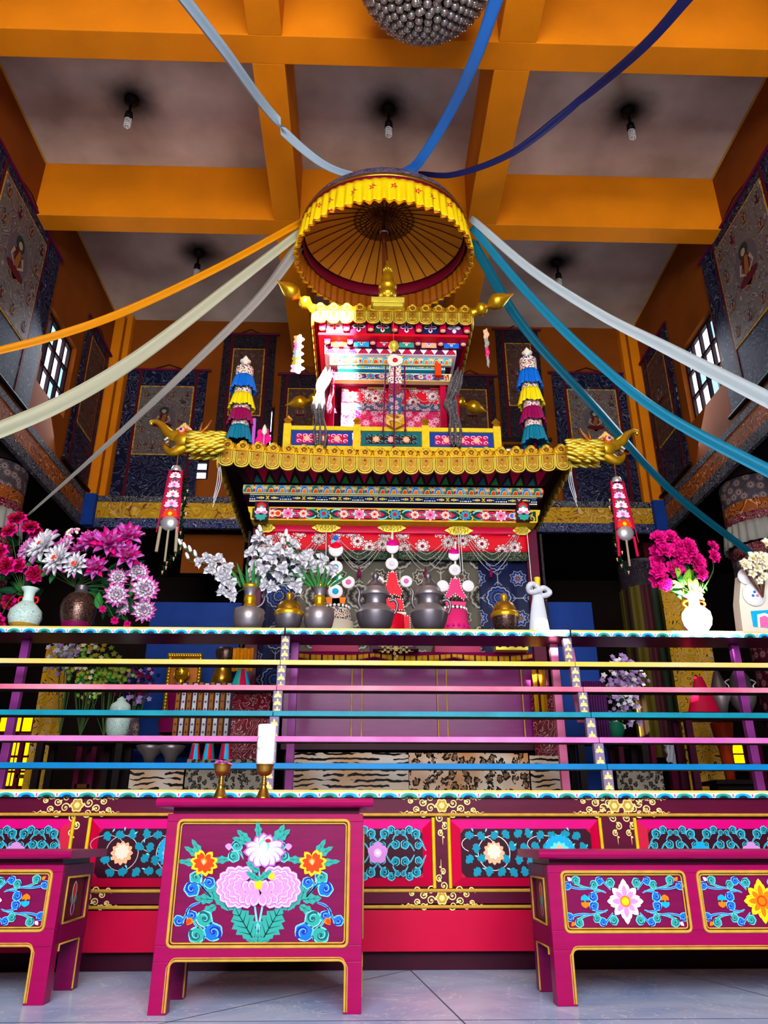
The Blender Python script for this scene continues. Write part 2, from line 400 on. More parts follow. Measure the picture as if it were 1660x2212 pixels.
D('silk_blue', '#2a6cc0', .4); D('silk_navy', '#1c1e4c', .42); D('silk_white', '#b4c0c4', .4); D('silk_teal', '#1c7c9c', .4); D('silk_deepteal', '#0c5a70', .42)
D('silk_yellow', '#f2cc08', .45); D('canopy_orange', '#f09c28', .55, var=.1, vs=4); D('silk_maroon', '#7a0826', .5); D('cane', '#6a2c10', .45); D('cane_dark', '#2c140c', .6)
D('silk_royal', '#0c66c8', .5); D('silk_lemon', '#e8d010', .5); D('silk_magenta', '#8c0c4c', .5); D('silk_petrol', '#12728c', .5)
D('leaf_green', '#2c7a34', .45, var=.4, vs=14); D('leaf_light', '#8cc83c', .45, var=.3, vs=14); D('leaf_dark', '#0e4426', .4, var=.4, vs=12); D('stem_green', '#3c5c2c', .6)
D('petal_white', '#e8e4ea', .5, var=.12, vs=20); D('petal_grey', '#b8b6bc', .55, var=.25, vs=20); D('petal_orchid', '#cc48b8', .5, c2='#e88ad8', vs=16)
D('petal_fuchsia', '#f0148c', .5, var=.3, vs=14); D('petal_crimson', '#a8083c', .5, var=.3, vs=14); D('petal_violet', '#b08cc8', .55, var=.25); D('petal_cream', '#efe6cc', .5)
D('petal_yellow', '#c8b43c', .55, var=.35); D('petal_lime', '#a8b848', .5, var=.3); D('petal_pinktip', '#e070c0', .5)
D('glass_bulb', '#d8d4cc', .35); D('black_metal', '#12100e', .5)
D('wax_white', '#f8f6f2', .5); D('porcelain', '#c8e0d4', .2, coat=.5); D('porcelain_white', '#eef2ee', .2, coat=.5)
D('wood_brown', '#6a3410', .5, var=.4, vs=6); D('paper_white', '#e6e4ea', .6); D('butter_red', '#e0082c', .4); D('butter_pink', '#e02c74', .4); D('butter_magenta', '#d40c88', .4); D('butter_white', '#f2eef0', .45); D('butter_cream', '#e4dcc8', .45)
D('rubber_green', '#0d5c40', .6)
B = {}
def Bk(k, *a, **kw): B[k] = brocade(k, *a, **kw)
Bk('navy_cloud', 'cloud', ['#080c28', '#62646e', '#283050', '#3c2438'], 5)
Bk('navy_cloud_small', 'cloud', ['#0e1a44', '#b0b0b8', '#24408c', '#7a7468'], 13)
Bk('dark_floral', 'cloud', ['#120c14', '#5c4a50', '#28283c', '#3c2418'], 13)
Bk('maroon_floral', 'flower', ['#3c0614', '#8a6068', '#5c1424', '#2c1420'], 9, petals=8)
Bk('gold_dragon', 'cloud', ['#b88a12', '#7a3c28', '#d8a818', '#c8a498'], 4)
Bk('yellow_dragon', 'cloud', ['#c08e0c', '#241a18', '#a8988c', '#7a5a24'], 6, seed=2)
Bk('orange_dragon', 'cloud', ['#8a4410', '#c8906c', '#5c200c', '#3c1408'], 5, seed=3)
Bk('silver_border', 'cloud', ['#14141c', '#b8b4b8', '#5c5c6c', '#8c8490'], 14, seed=4)
Bk('red_peony', 'flower', ['#d00c20', '#e8dcd8', '#4c1830', '#c81830'], 5.2, petals=9)
Bk('pink_brocade', 'flower', ['#c80c50', '#e8b8cc', '#d85c88', '#e49cb4'], 9, petals=8)
Bk('green_brocade', 'cloud', ['#12281c', '#8a8c70', '#2c5c44', '#8c5040'], 14, seed=5)
Bk('grey_geo', 'geo', ['#5c584e', '#b4b0a2', '#24242c', '#7a4c3c'], 2.3)
Bk('navy_geo', 'geo', ['#141a3c', '#8c90a0', '#24408c', '#8c5c50'], 2.3)
Bk('maroon_scroll', 'cloud', ['#5c0818', '#b8a4a4', '#8c1428', '#3c2c34'], 10, seed=6)
Bk('white_brocade', 'dots', ['#e0dcd4', '#30345c', '#c85c48', '#d8b84c'], 46)
Bk('red_dots', 'dots', ['#c8b4b0', '#a01c34', '#e8e0dc', '#d8a848'], 50)
Bk('navy_dots', 'flower', ['#0e1030', '#a8a4c0', '#5c3c7a', '#c8889c'], 13, petals=6)
Bk('leopard', 'leopard', ['#c8b8a8', '#0c0806', '#b87c48', '#7a5638'], 13)
Bk('leopard_grey', 'leopard', ['#7c766e', '#0a0808', '#8c8074', '#3c342e'], 22)
Bk('tiger', 'tiger', ['#c0b8b0', '#0e0a0a', '#b8906c'], 9)
Bk('scarf_pattern', 'cloud', ['#4c4446', '#b8b0b0', '#2c2428', '#8c8486'], 20, seed=8)
Bk('scarf_red', 'cloud', ['#7c0c2c', '#b8848c', '#4c0c20', '#a84c60'], 22, seed=9)
Bk('umbrella_brocade', 'cloud', ['#101844', '#c8c0c4', '#b06c78', '#3858a0'], 26, seed=10)
Bk('multi_floral', 'flower', ['#384868', '#c8a8ac', '#a83848', '#3c7c80'], 14, petals=6)
Bk('kettle_relief', 'cloud', ['#24181a', '#9c7060', '#c09078', '#3c2828'], 34, rough=.3, metal=.7, seed=1)
Bk('gold_relief', 'cloud', ['#a8781c', '#e0b84c', '#6c4408', '#c8962c'], 40, rough=.3, metal=.8, seed=2)
Bk('porcelain_floral', 'cloud', ['#bcdcd0', '#5c8ca8', '#c07880', '#dcece4'], 24, rough=.2, seed=3)
Bk('column_floral', 'flower', ['#3a3238', '#8c7c74', '#5c2834', '#60585c'], 8, petals=10)
Bk('lotus_red', 'flower', ['#8c1024', '#d8c8c8', '#c83c50', '#8c1024'], 11, petals=6)
def ceiling_mat():
    g = G('ceiling_plaster'); o = g.obj()
    base = g.mix(g.m_('MULTIPLY_ADD', g.noise(o, 1.1, 4), 2.4, -.7), '#dccbb8', '#a89684')
    sp = g.n('ShaderNodeSeparateXYZ'); g.l(o, sp.inputs[0])
    # plaster darkens in a blotch around each lamp rose
    for (x, y) in LAMPS_LOCAL:
        dx = g.m_('SUBTRACT', sp.outputs[0], x); dy = g.m_('SUBTRACT', sp.outputs[1], y)
        d = g.m_('SQRT', g.m_('ADD', g.m_('MULTIPLY', dx, dx), g.m_('MULTIPLY', dy, dy)))
        d = g.m_('MULTIPLY_ADD', g.noise(o, 5, 2), .12, d)
        f = g.n('ShaderNodeMapRange'); f.interpolation_type = 'SMOOTHSTEP'; g.l(d, f.inputs[0]); f.inputs[1].default_value = .1; f.inputs[2].default_value = .55; f.inputs[3].default_value = 1; f.inputs[4].default_value = 0
        base = g.mix(f.outputs[0], base, '#0a0807')
    g.bump(g.noise(o, 50, 3), .1, .01)
    return g.done(base, .85)
def marble():
    g = G('marble_floor'); o = g.obj(); col = g.mix(g.m_('MULTIPLY_ADD', g.noise(o, 1.3, 6, 1.5), 3, -1), '#98b0dc', '#c4d2f0')
    f = g.m_('ABSOLUTE', g.m_('SUBTRACT', g.noise(g.map(o, (1, 1, 1), rot=.6), 1.6, 6, 3), .5)); vein = g.m_('LESS_THAN', f, .006)
    col = g.mix(g.m_('MULTIPLY', vein, .6), col, '#e4e8f0')
    return g.done(col, g.m_('MULTIPLY_ADD', g.noise(o, 4, 3), .2, .1), coat=.2)
# ---------------------------------------------------------------- the hall
XL, XR, YB, YF, ZC, ZB, ZG = -4.33, 4.75, 11.0, -4.0, 9.1, 8.19, 5.3
BEAM_Y = [(2.66, 2.97), (5.16, 5.47), (7.65, 7.93)]; BEAM_X = [(-1.22, -.88), (1.32, 1.70)]
LAMPS = [(-2.909, 6.655), (.253, 6.692), (3.242, 6.637), (-2.6, 9.3), (3.0, 9.35)]
LAMPS_LOCAL = LAMPS
M['ceiling'] = ceiling_mat(); M['marble'] = marble()
b = MB(); b.box(-8.2, 8.2, YF, 13.5, -.15, 0, M['marble']); struct(b, 'floor', origin=(0, 0, 0))
for i, (p, q) in enumerate([((-1.2, 3.6), (.35, 5.5)), ((.55, 3.2), (.32, 5.5)), ((2.4, 3.4), (1.9, 5.5)), ((-3, 4.05), (4, 4.02))]):
    b = MB(); d = (Vector(q)-Vector(p)).normalized()*.004; a, c = Vector(p), Vector(q); nn = Vector((-d.y, d.x))
    b.poly([(a.x+nn.x, a.y+nn.y, .0008), (a.x-nn.x, a.y-nn.y, .0008), (c.x-nn.x, c.y-nn.y, .0008), (c.x+nn.x, c.y+nn.y, .0008)], mat('marble_joint', '#4c5464', .6) if i == 0 else bpy.data.materials['marble_joint']); struct(b, 'trim_%d' % (i+1))
b = MB(); b.box(XL, XR, YF, YB, ZC, ZC+.15, M['ceiling']); struct(b, 'ceiling', origin=(0, 0, 0))
# side and back walls of the high nave stand on the gallery beams
WIN = {'l': (8.62, 9.62, 6.3, 7.5), 'r': (8.4, 9.5, 6.3, 7.5)}
def side_wall(name, x0, x1, w):
    b = MB(); m = M['ochre_wall']; y0, y1, z0, z1 = w
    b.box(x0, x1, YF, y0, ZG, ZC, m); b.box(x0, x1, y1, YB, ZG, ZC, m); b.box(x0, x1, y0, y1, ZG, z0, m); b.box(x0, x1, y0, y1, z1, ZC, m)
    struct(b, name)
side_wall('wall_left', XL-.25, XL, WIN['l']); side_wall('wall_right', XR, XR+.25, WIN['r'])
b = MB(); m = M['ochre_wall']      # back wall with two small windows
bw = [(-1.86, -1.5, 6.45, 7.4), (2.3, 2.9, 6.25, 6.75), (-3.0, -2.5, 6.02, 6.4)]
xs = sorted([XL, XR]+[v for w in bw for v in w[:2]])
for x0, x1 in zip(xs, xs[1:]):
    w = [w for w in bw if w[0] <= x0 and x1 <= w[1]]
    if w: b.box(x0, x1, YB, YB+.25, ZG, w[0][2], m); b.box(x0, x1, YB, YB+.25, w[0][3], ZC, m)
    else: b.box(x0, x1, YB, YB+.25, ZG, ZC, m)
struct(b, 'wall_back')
M['sky_glass'] = mat('sky_glass', '#dfe8ff', .3, emit=3.2); M['sky_glass_blue'] = mat('sky_glass_blue', '#9cc8f0', .3, emit=1.3)
M['frame_dark'] = mat('window_frame_paint', '#241014', .5)
def window(n, fn, w, h, nx, ny, panes, t=.05):
    """fn(u, v, d) -> point; w x h opening, nx x ny lights"""
    b = MB(); 
    def bar(u0, u1, v0, v1, d0=-.05, d1=.04): 
        vs = [fn(u, v, d) for u in (u0, u1) for v in (v0, v1) for d in (d0, d1)]
        b.add(vs, [(0, 1, 3, 2), (4, 6, 7, 5), (0, 4, 5, 1), (2, 3, 7, 6), (0, 2, 6, 4), (1, 5, 7, 3)], M['frame_dark'])
    bar(0, w, 0, t); bar(0, w, h-t, h); bar(0, t, t, h-t); bar(w-t, w, t, h-t)
    for i in range(1, nx): bar(w*i/nx-.02, w*i/nx+.02, t, h-t)
    for j in range(1, ny): bar(t, w-t, h*j/ny-.02, h*j/ny+.02, -.045, .035)
    o = struct(b, 'window_%d' % n)
    p = MB()
    for i in range(nx):
        for j in range(ny):
            u0, u1, v0, v1 = w*i/nx+.01, w*(i+1)/nx-.01, h*j/ny+.01, h*(j+1)/ny-.01
            p.poly([fn(u0, v0, .0), fn(u1, v0, .0), fn(u1, v1, .0), fn(u0, v1, .0)], M[panes[(i+j*2) % len(panes)]])
    p.build('pane', o)
window(1, lambda u, v, d: (XL-.12-d, WIN['l'][0]+u, WIN['l'][2]+v), 1.0, 1.2, 4, 3, ['sky_glass', 'sky_glass', 'sky_glass_blue'])
window(2, lambda u, v, d: (XR+.12+d, WIN['r'][0]+u, WIN['r'][2]+v), 1.1, 1.2, 4, 3, ['sky_glass', 'sky_glass_blue', 'sky_glass'])
for k, w in enumerate(bw): window(3+k, lambda u, v, d, w=w: (w[0]+u, YB+.12+d, w[2]+v), w[1]-w[0], w[3]-w[2], 1 if k != 1 else 3, 2, ['sky_glass', 'sky_glass_blue'])
# coffer beams
k = 5
for y0, y1 in BEAM_Y:
    b = MB(); b.box(XL, XR, y0, y1, ZB, ZC, M['ochre_beam']); struct(b, 'trim_%d' % k, bevel=.008); k += 1
for x0, x1 in BEAM_X:
    ys = [YF]+[v for yy in BEAM_Y for v in yy]+[YB]
    for a, c in zip(ys[::2], ys[1::2]):
        b = MB(); b.box(x0, x1, a, c, ZB, ZC, M['ochre_beam']); struct(b, 'trim_%d' % k, bevel=.004); k += 1
# thin cream bead where wall and ceiling meet in the big coffers
for (x0, x1) in ((XL, XL+.02), (XR-.02, XR)):
    b = MB(); b.box(x0, x1, 5.47, YB, ZC-.02, ZC, M['gilt_line']); struct(b, 'trim_%d' % k); k += 1
# wall pilasters at the back corners
for x0, x1 in ((XL, XL+.16), (XL+.2, XL+.3), (XR-.16, XR), (XR-.3, XR-.2)):
    b = MB(); b.box(x0, x1, YB-.14, YB, ZG, ZC, M['ochre_beam']); struct(b, 'trim_%d' % k, bevel=.01); k += 1
# gallery beam: brocade fascia bands carried along the three sides
def fascia(name, x0, x1, y0, y1, label):
    t = thing(name, label, 'fabric band', ((x0+x1)/2, (y0+y1)/2, ZG-.22))
    lx, ly = (0, .01) if x1-x0 > y1-y0 else (.01, 0)
    e = MB(); e.box(x0, x1, y0, y1, ZG-.05, ZG+.22, B['gold_dragon'] if ly else B['orange_dragon']); e.build('brocade_panel', t)
    e = MB(); e.box(x0-lx, x1+lx, y0-ly, y1+ly, ZG+.22, ZG+.32, B['silver_border']); e.build('upper_border', t)
    e = MB(); e.box(x0-lx, x1+lx, y0-ly, y1+ly, ZG-.2, ZG-.05, B['navy_cloud_small'] if ly else B['silver_border']); e.build('lower_border', t)
fascia('valance_band', XL+.08, XR-.08, YB-.2, YB-.15, 'yellow dragon brocade band with navy lower border along the foot of the far wall')
fascia('valance_band', XL+.01, XL+.05, 4.0, YB-.2, 'orange brocade band running along the foot of the left gallery wall')
fascia('valance_band', XR-.05, XR-.01, 4.0, YB-.2, 'orange brocade band running along the foot of the right gallery wall')
for x in (XL+.12, XR-.12):
    b = MB(); b.box(x-.11, x+.11, YB-.3, YB-.2, ZG-.2, ZG+.32, M['blue_paint']); struct(b, 'trim_%d' % k, bevel=.005); k += 1
# lower storey: gallery soffit, far walls, dark
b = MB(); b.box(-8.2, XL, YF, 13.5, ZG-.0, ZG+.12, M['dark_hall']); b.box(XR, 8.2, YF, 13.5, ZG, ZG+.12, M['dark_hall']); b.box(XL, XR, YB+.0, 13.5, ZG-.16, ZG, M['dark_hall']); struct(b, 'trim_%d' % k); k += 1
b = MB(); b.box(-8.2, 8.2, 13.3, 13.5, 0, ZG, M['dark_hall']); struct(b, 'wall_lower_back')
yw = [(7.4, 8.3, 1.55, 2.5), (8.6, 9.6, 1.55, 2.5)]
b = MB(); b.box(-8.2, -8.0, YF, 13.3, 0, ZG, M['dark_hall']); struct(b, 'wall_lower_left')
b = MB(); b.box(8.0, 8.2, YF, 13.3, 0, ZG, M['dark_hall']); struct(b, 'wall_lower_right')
# the front wall with the doorway closes the hall behind the photographer; unseen slots are added to shape the sun patches
SP1 = back_trace(Vector((-.42, 7.15, 6.05)), YF); SP2 = back_trace(at(1510, 1330, 6.15), YF); SP3 = back_trace(at(1190, 1360, 6.1), YF)
holes = [(SP1.x-.3, SP1.x+.26, SP1.z-.95, SP1.z+.6), (SP2.x-.26, SP2.x+.26, SP2.z-.3, SP2.z+.3), (SP3.x-.1, SP3.x+.1, SP3.z-.1, SP3.z+.1)]
b = MB(); xs = sorted([-8.2, 8.2]+[v for h in holes for v in h[:2]])
for x0, x1 in zip(xs, xs[1:]):
    hs = sorted([(h[2], h[3]) for h in holes if h[0] <= x0+1e-6 and x1 <= h[1]+1e-6]); z = 0
    for z0, z1 in hs: b.box(x0, x1, YF-.25, YF, z, z0, M['ochre_wall']); z = z1
    b.box(x0, x1, YF-.25, YF, z, 12, M['ochre_wall'])
struct(b, 'wall_front')
# yellow-glazed lower windows seen far left and far right
M['amber_glass'] = mat('amber_glass', '#ffd800', .4, emit=1.6)
def amber(n, x, y0, y1, z0, z1, sg):
    b = MB(); W2, H2 = y1-y0, z1-z0
    for j in range(3):
        for i in range(4):
            b.poly([(x, y0+W2*(i+.08)/4, z0+H2*(j+.08)/3), (x, y0+W2*(i+.92)/4, z0+H2*(j+.08)/3), (x, y0+W2*(i+.92)/4, z0+H2*(j+.92)/3), (x, y0+W2*(i+.08)/4, z0+H2*(j+.92)/3)], M['amber_glass'])
    f = MB(); f.box(min(x, x-sg*.06), max(x, x-sg*.06), y0-.05, y1+.05, z0-.05, z1+.05, M['maroon_wood']); o = struct(f, 'window_%d' % n); b.build('pane', o)
def amber(n, x0, x1, z0, z1, nx, nz, Y=13.24):
    b = MB(); W2, H2 = x1-x0, z1-z0
    for j in range(nz):
        for i in range(nx):
            u0, u1, v0, v1 = x0+W2*(i+.1)/nx, x0+W2*(i+.9)/nx, z0+H2*(j+.08)/nz, z0+H2*(j+.92)/nz
            b.poly([(u0, Y, v0), (u1, Y, v0), (u1, Y, v1), (u0, Y, v1)], M['amber_glass'])
    f = MB(); f.box(x0-.06, x1+.06, Y+.01, Y+.06, z0-.06, z1+.06, M['maroon_wood']); o = struct(f, 'window_%d' % n); b.build('pane', o)
def amb(n, px0, py0, px1, py1, nx, nz): a, c = at(px0, py1, 13.24), at(px1, py0, 13.24); amber(n, a.x, c.x, a.z, c.z, nx, nz)
amb(6, -30, 1548, 74, 1582, 4, 1); amb(7, 4, 1602, 66, 1700, 3, 3); amb(8, 1586, 1608, 1606, 1650, 1, 2)

# ---------------------------------------------------------------- lamps on the ceiling
def cfl(x, y, label, tilt=0):
    t = thing('ceiling_lamp', label, 'lamp', (x, y, ZC-.42), 0, 'spiral lamps in the ceiling coffers')
    b = MB(); b.lathe([(.0, .42), (.09, .42), (.085, .38), (.02, .36), (.015, .2), (.045, .18), (.05, .1), (.0, .1)], (0, 0, 0), M['black_metal'], 16); b.build('lamp_holder', t, local=True)
    b = MB(); pts = []
    for i in range(61):
        a = i/60*5*2*PI; pts.append((.036*math.cos(a), .036*math.sin(a), .09-i/60*.14))
    pts += [(.0, .02, -.06), (0, -.01, -.05), (0, 0, .09)]
    b.tube(pts, .0075, M['glass_bulb'], 6); b.build('spiral_tube', t, local=True)
for (x, y), l in zip(LAMPS, ['left front', 'middle front', 'right front', 'left rear', 'right rear']):
    cfl(x, y, 'white spiral bulb hanging from the dark-blotched plaster of the %s ceiling coffer' % l)
# glass-bead chandelier at the top edge of the photograph
cc = atz(922, -52, 8.05); t = thing('chandelier', 'round chandelier of hanging crystal beads beneath the ceiling beams', 'chandelier', cc)
M['crystal'] = mat('crystal_bead', '#8c8078', .08, .55)
R0 = .62
b = MB(); b.tube([(0, 0, .0), (0, 0, 1.04)], .015, M["brass"]); b.lathe([(0, .15), (.1, .15), (.12, .05), (.05, 0), (0, 0)], (0, 0, 0), M['brass']); b.lathe([(R0*.96, .12), (R0, .12), (R0, .16), (R0*.96, .16), (R0*.96, .12)], (0, 0, 0), M['brass'], 32)
for i in range(6): a = i*PI/3; b.tube([(0, 0, .1), (R0*.97*math.cos(a), R0*.97*math.sin(a), .14)], .01, M['brass'], 6)
b.build('frame', t, local=True)
b = MB()
for ring in range(12):
    r = R0*math.cos(ring/12*PI/2*.97); z = .12-.5*math.sin(ring/12*PI/2); n = max(5, int(2*PI*r/.085))
    for i in range(n): a = 2*PI*(i+ring*.5)/n; b.ball((r*math.cos(a), r*math.sin(a), z), .043, M['crystal'], 10, (1, 1, 1.1))
for i in range(7): a = 2*PI*i/6; q = .0 if i == 6 else .085; b.ball((q*math.cos(a), q*math.sin(a), -.37-.02*(i == 6)), .043, M['crystal'], 10)
b.lathe([(R0*.9, .1), (R0*.75, -.15), (R0*.4, -.3), (0, -.34)], (0, 0, 0), M['black_metal'], 24)
o = b.build('crystal_bead', t, local=True); o['kind'] = 'stuff'
# ---------------------------------------------------------------- low painted tables
def rrect(x0, z0, x1, z1, r, Y, n=4):
    pts = []
    for cx, cz, a in ((x1-r, z1-r, 0), (x0+r, z1-r, PI/2), (x0+r, z0+r, PI), (x1-r, z0+r, 1.5*PI)):
        for i in range(n+1): t = a+PI/2*i/n; pts.append((cx+r*math.cos(t), Y, cz+r*math.sin(t)))
    return pts
def gilt_loop(b, pts, r=.0075):
    b.tube(pts, r, M['gilt_line'], 6, closed=True); 
def table(label, X0, X1, Yf, dep, H, lw, za, panels, paintfn, rz=0, side_art=None):
    Wd = X1-X0; t = thing('painted_table', label, 'table', ((X0+X1)/2, Yf+dep/2, 0), 0)
    ht = .042; zt = H-ht; ov = .05
    b = MB(); P = [(-ov+.0, zt), (-ov-.014, zt+.008), (-ov-.02, zt+.021), (-ov-.014, H-.008), (-ov, H)]
    prof = [Vector((X0-ov, Yf+y, z)) for y, z in P]+[Vector((X0-ov, Yf+dep+.04, H)), Vector((X0-ov, Yf+dep+.04, zt))]
    b.prism(prof, (Wd+2*ov, 0, 0), M['magenta_wood']); b.build('tabletop', t, bevel=.002)
    b = MB(); b.box(X0+.02, X1-.02, Yf+.03, Yf+dep-.03, zt-.035, zt, M['maroon_wood']); b.build('neck_rail', t)
    zt -= .03
    # front frame: rails and stiles around the openings
    b = MB(); th = .035; xs = [X0]+[v for p in panels for v in (p[0], p[2])]+[X1]; z0, z1 = panels[0][1], panels[0][3]
    b.box(X0, X1, Yf, Yf+th, z1, zt, M['magenta_wood']); b.box(X0, X1, Yf, Yf+th, za, z0, M['magenta_wood'])
    for a, c in zip(xs[::2], xs[1::2]): b.box(a, c, Yf, Yf+th, z0, z1, M['magenta_wood'])
    # sides and back
    sy0, sy1, sz0, sz1 = Yf+.09, Yf+dep-.07, z0+.02, z1-.03
    for x, s in ((X0, 1), (X1, -1)):
        xa, xb = min(x, x+s*th), max(x, x+s*th)
        b.box(xa, xb, Yf+th, sy0, za, zt, M['plum_wood']); b.box(xa, xb, sy1, Yf+dep, za, zt, M['plum_wood'])
        b.box(xa, xb, sy0, sy1, sz1, zt, M['plum_wood']); b.box(xa, xb, sy0, sy1, za, sz0, M['plum_wood'])
        b.box(x+s*.014 if s > 0 else x-.03, x+.03 if s > 0 else x-.014, sy0, sy1, sz0, sz1, M['maroon_wood'])
    b.box(X0+th, X1-th, Yf+dep-.02, Yf+dep, za, zt, M['maroon_wood']); b.build('frame', t, bevel=.003)
    for x in (X0, X1-lw):
        for y in (Yf, Yf+dep-lw): 
            b = MB(); b.box(x, x+lw, y, y+lw*.9, 0, za, M['magenta_wood' if y == Yf else 'plum_wood']); b.build('leg', t, bevel=.003)
    for i, p in enumerate(panels):
        b = MB(); b.box(p[0]-.002, p[2]+.002, Yf+.014, Yf+.03, p[1]-.002, p[3]+.002, M['plum_wood']); o = b.build('painted_panel', t)
        b = MB(); paintfn(b, i, Yf+.014, p); b.build('painted_flowers', o)
        b = MB(); gilt_loop(b, rrect(p[0]-.006, p[1]-.006, p[2]+.006, p[3]+.006, .022, Yf-.001), .008)
        b.build('gilt_moulding', o); b = MB(); gilt_loop(b, rrect(p[0]+.008, p[1]+.008, p[2]-.008, p[3]-.008, .014, Yf+.006), .004); b.build('gilt_bead', o)
    # gilt edging along apron and inner edges of the legs
    b = MB(); g = []
    r = .03; e = .006
    path = [(X0+lw-e, Yf-.001, .01), (X0+lw-e, Yf-.001, za-r+e)]+[(X0+lw-e+r-r*math.cos(a), Yf-.001, za+e-r+r*math.sin(a)) for a in [PI/8*i for i in range(1, 5)]]
    path += [(X1-lw+e-r+r*math.sin(a), Yf-.001, za+e-r+r*math.cos(a)) for a in [PI/8*i for i in range(0, 5)]]+[(X1-lw+e, Yf-.001, .01)]
    b.tube(path, .006, M['gilt_line'], 6); b.tube([(p[0], p[1]-.001, p[2]+(.011 if za-.02 < p[2] else 0)) if abs(p[2]-za) < .02 else (p[0]+(-.011 if p[0] < (X0+X1)/2 else .011), p[1]-.001, p[2]) for p in path], .0028, M['gilt_line'], 5)
    for x, s in ((X0, 1), (X1, -1)):
        gilt_loop(b, [(x-s*.001, sy0, sz0), (x-s*.001, sy1, sz0), (x-s*.001, sy1, sz1), (x-s*.001, sy0, sz1)], .007)
        b.tube([(x-s*.001, Yf+dep-lw-.0, .01), (x-s*.001, Yf+dep-lw, za), (x-s*.001, Yf+lw, za), (x-s*.001, Yf+lw, za-.03)], .005, M['gilt_line'], 6)
    for x in (X0+lw, ): b.tube([(x, Yf+dep-lw-.002, .01), (x, Yf+dep-lw-.002, za)], .005, M['gilt_line'], 6)
    b.build('gilt_edging', t)
    for x, s in ((X0, 1), (X1, -1)):     # small spear-shaped ornament on each end panel
        b = MB(); cy, cz = (sy0+sy1)/2, (sz0+sz1)/2; hh = (sz1-sz0)*.4
        p = Paint(b, lambda u, v: (x+s*.0135, cy+u, cz+v), (-s, 0, 0), .0006)
        p.petal(0, -hh*.3, PI/2, hh*1.3, .07, M['butter_white'], 1); p.petal(0, -hh*.26, PI/2, hh*1.2, .05, M['orange_red'], 2)
        for q in (-1, 1): p.petal(0, -hh*.4, PI/2+q*.35, hh*.8, .07, M['teal_paint'], 0)
        p.petal(0, 0, -PI/2, hh, .06, M['lilac_pale'], 1); p.petal(0, -.01, -PI/2, hh*.85, .04, M['maroon_wood'], 2)
        b.build('painted_spray', t)
    return t

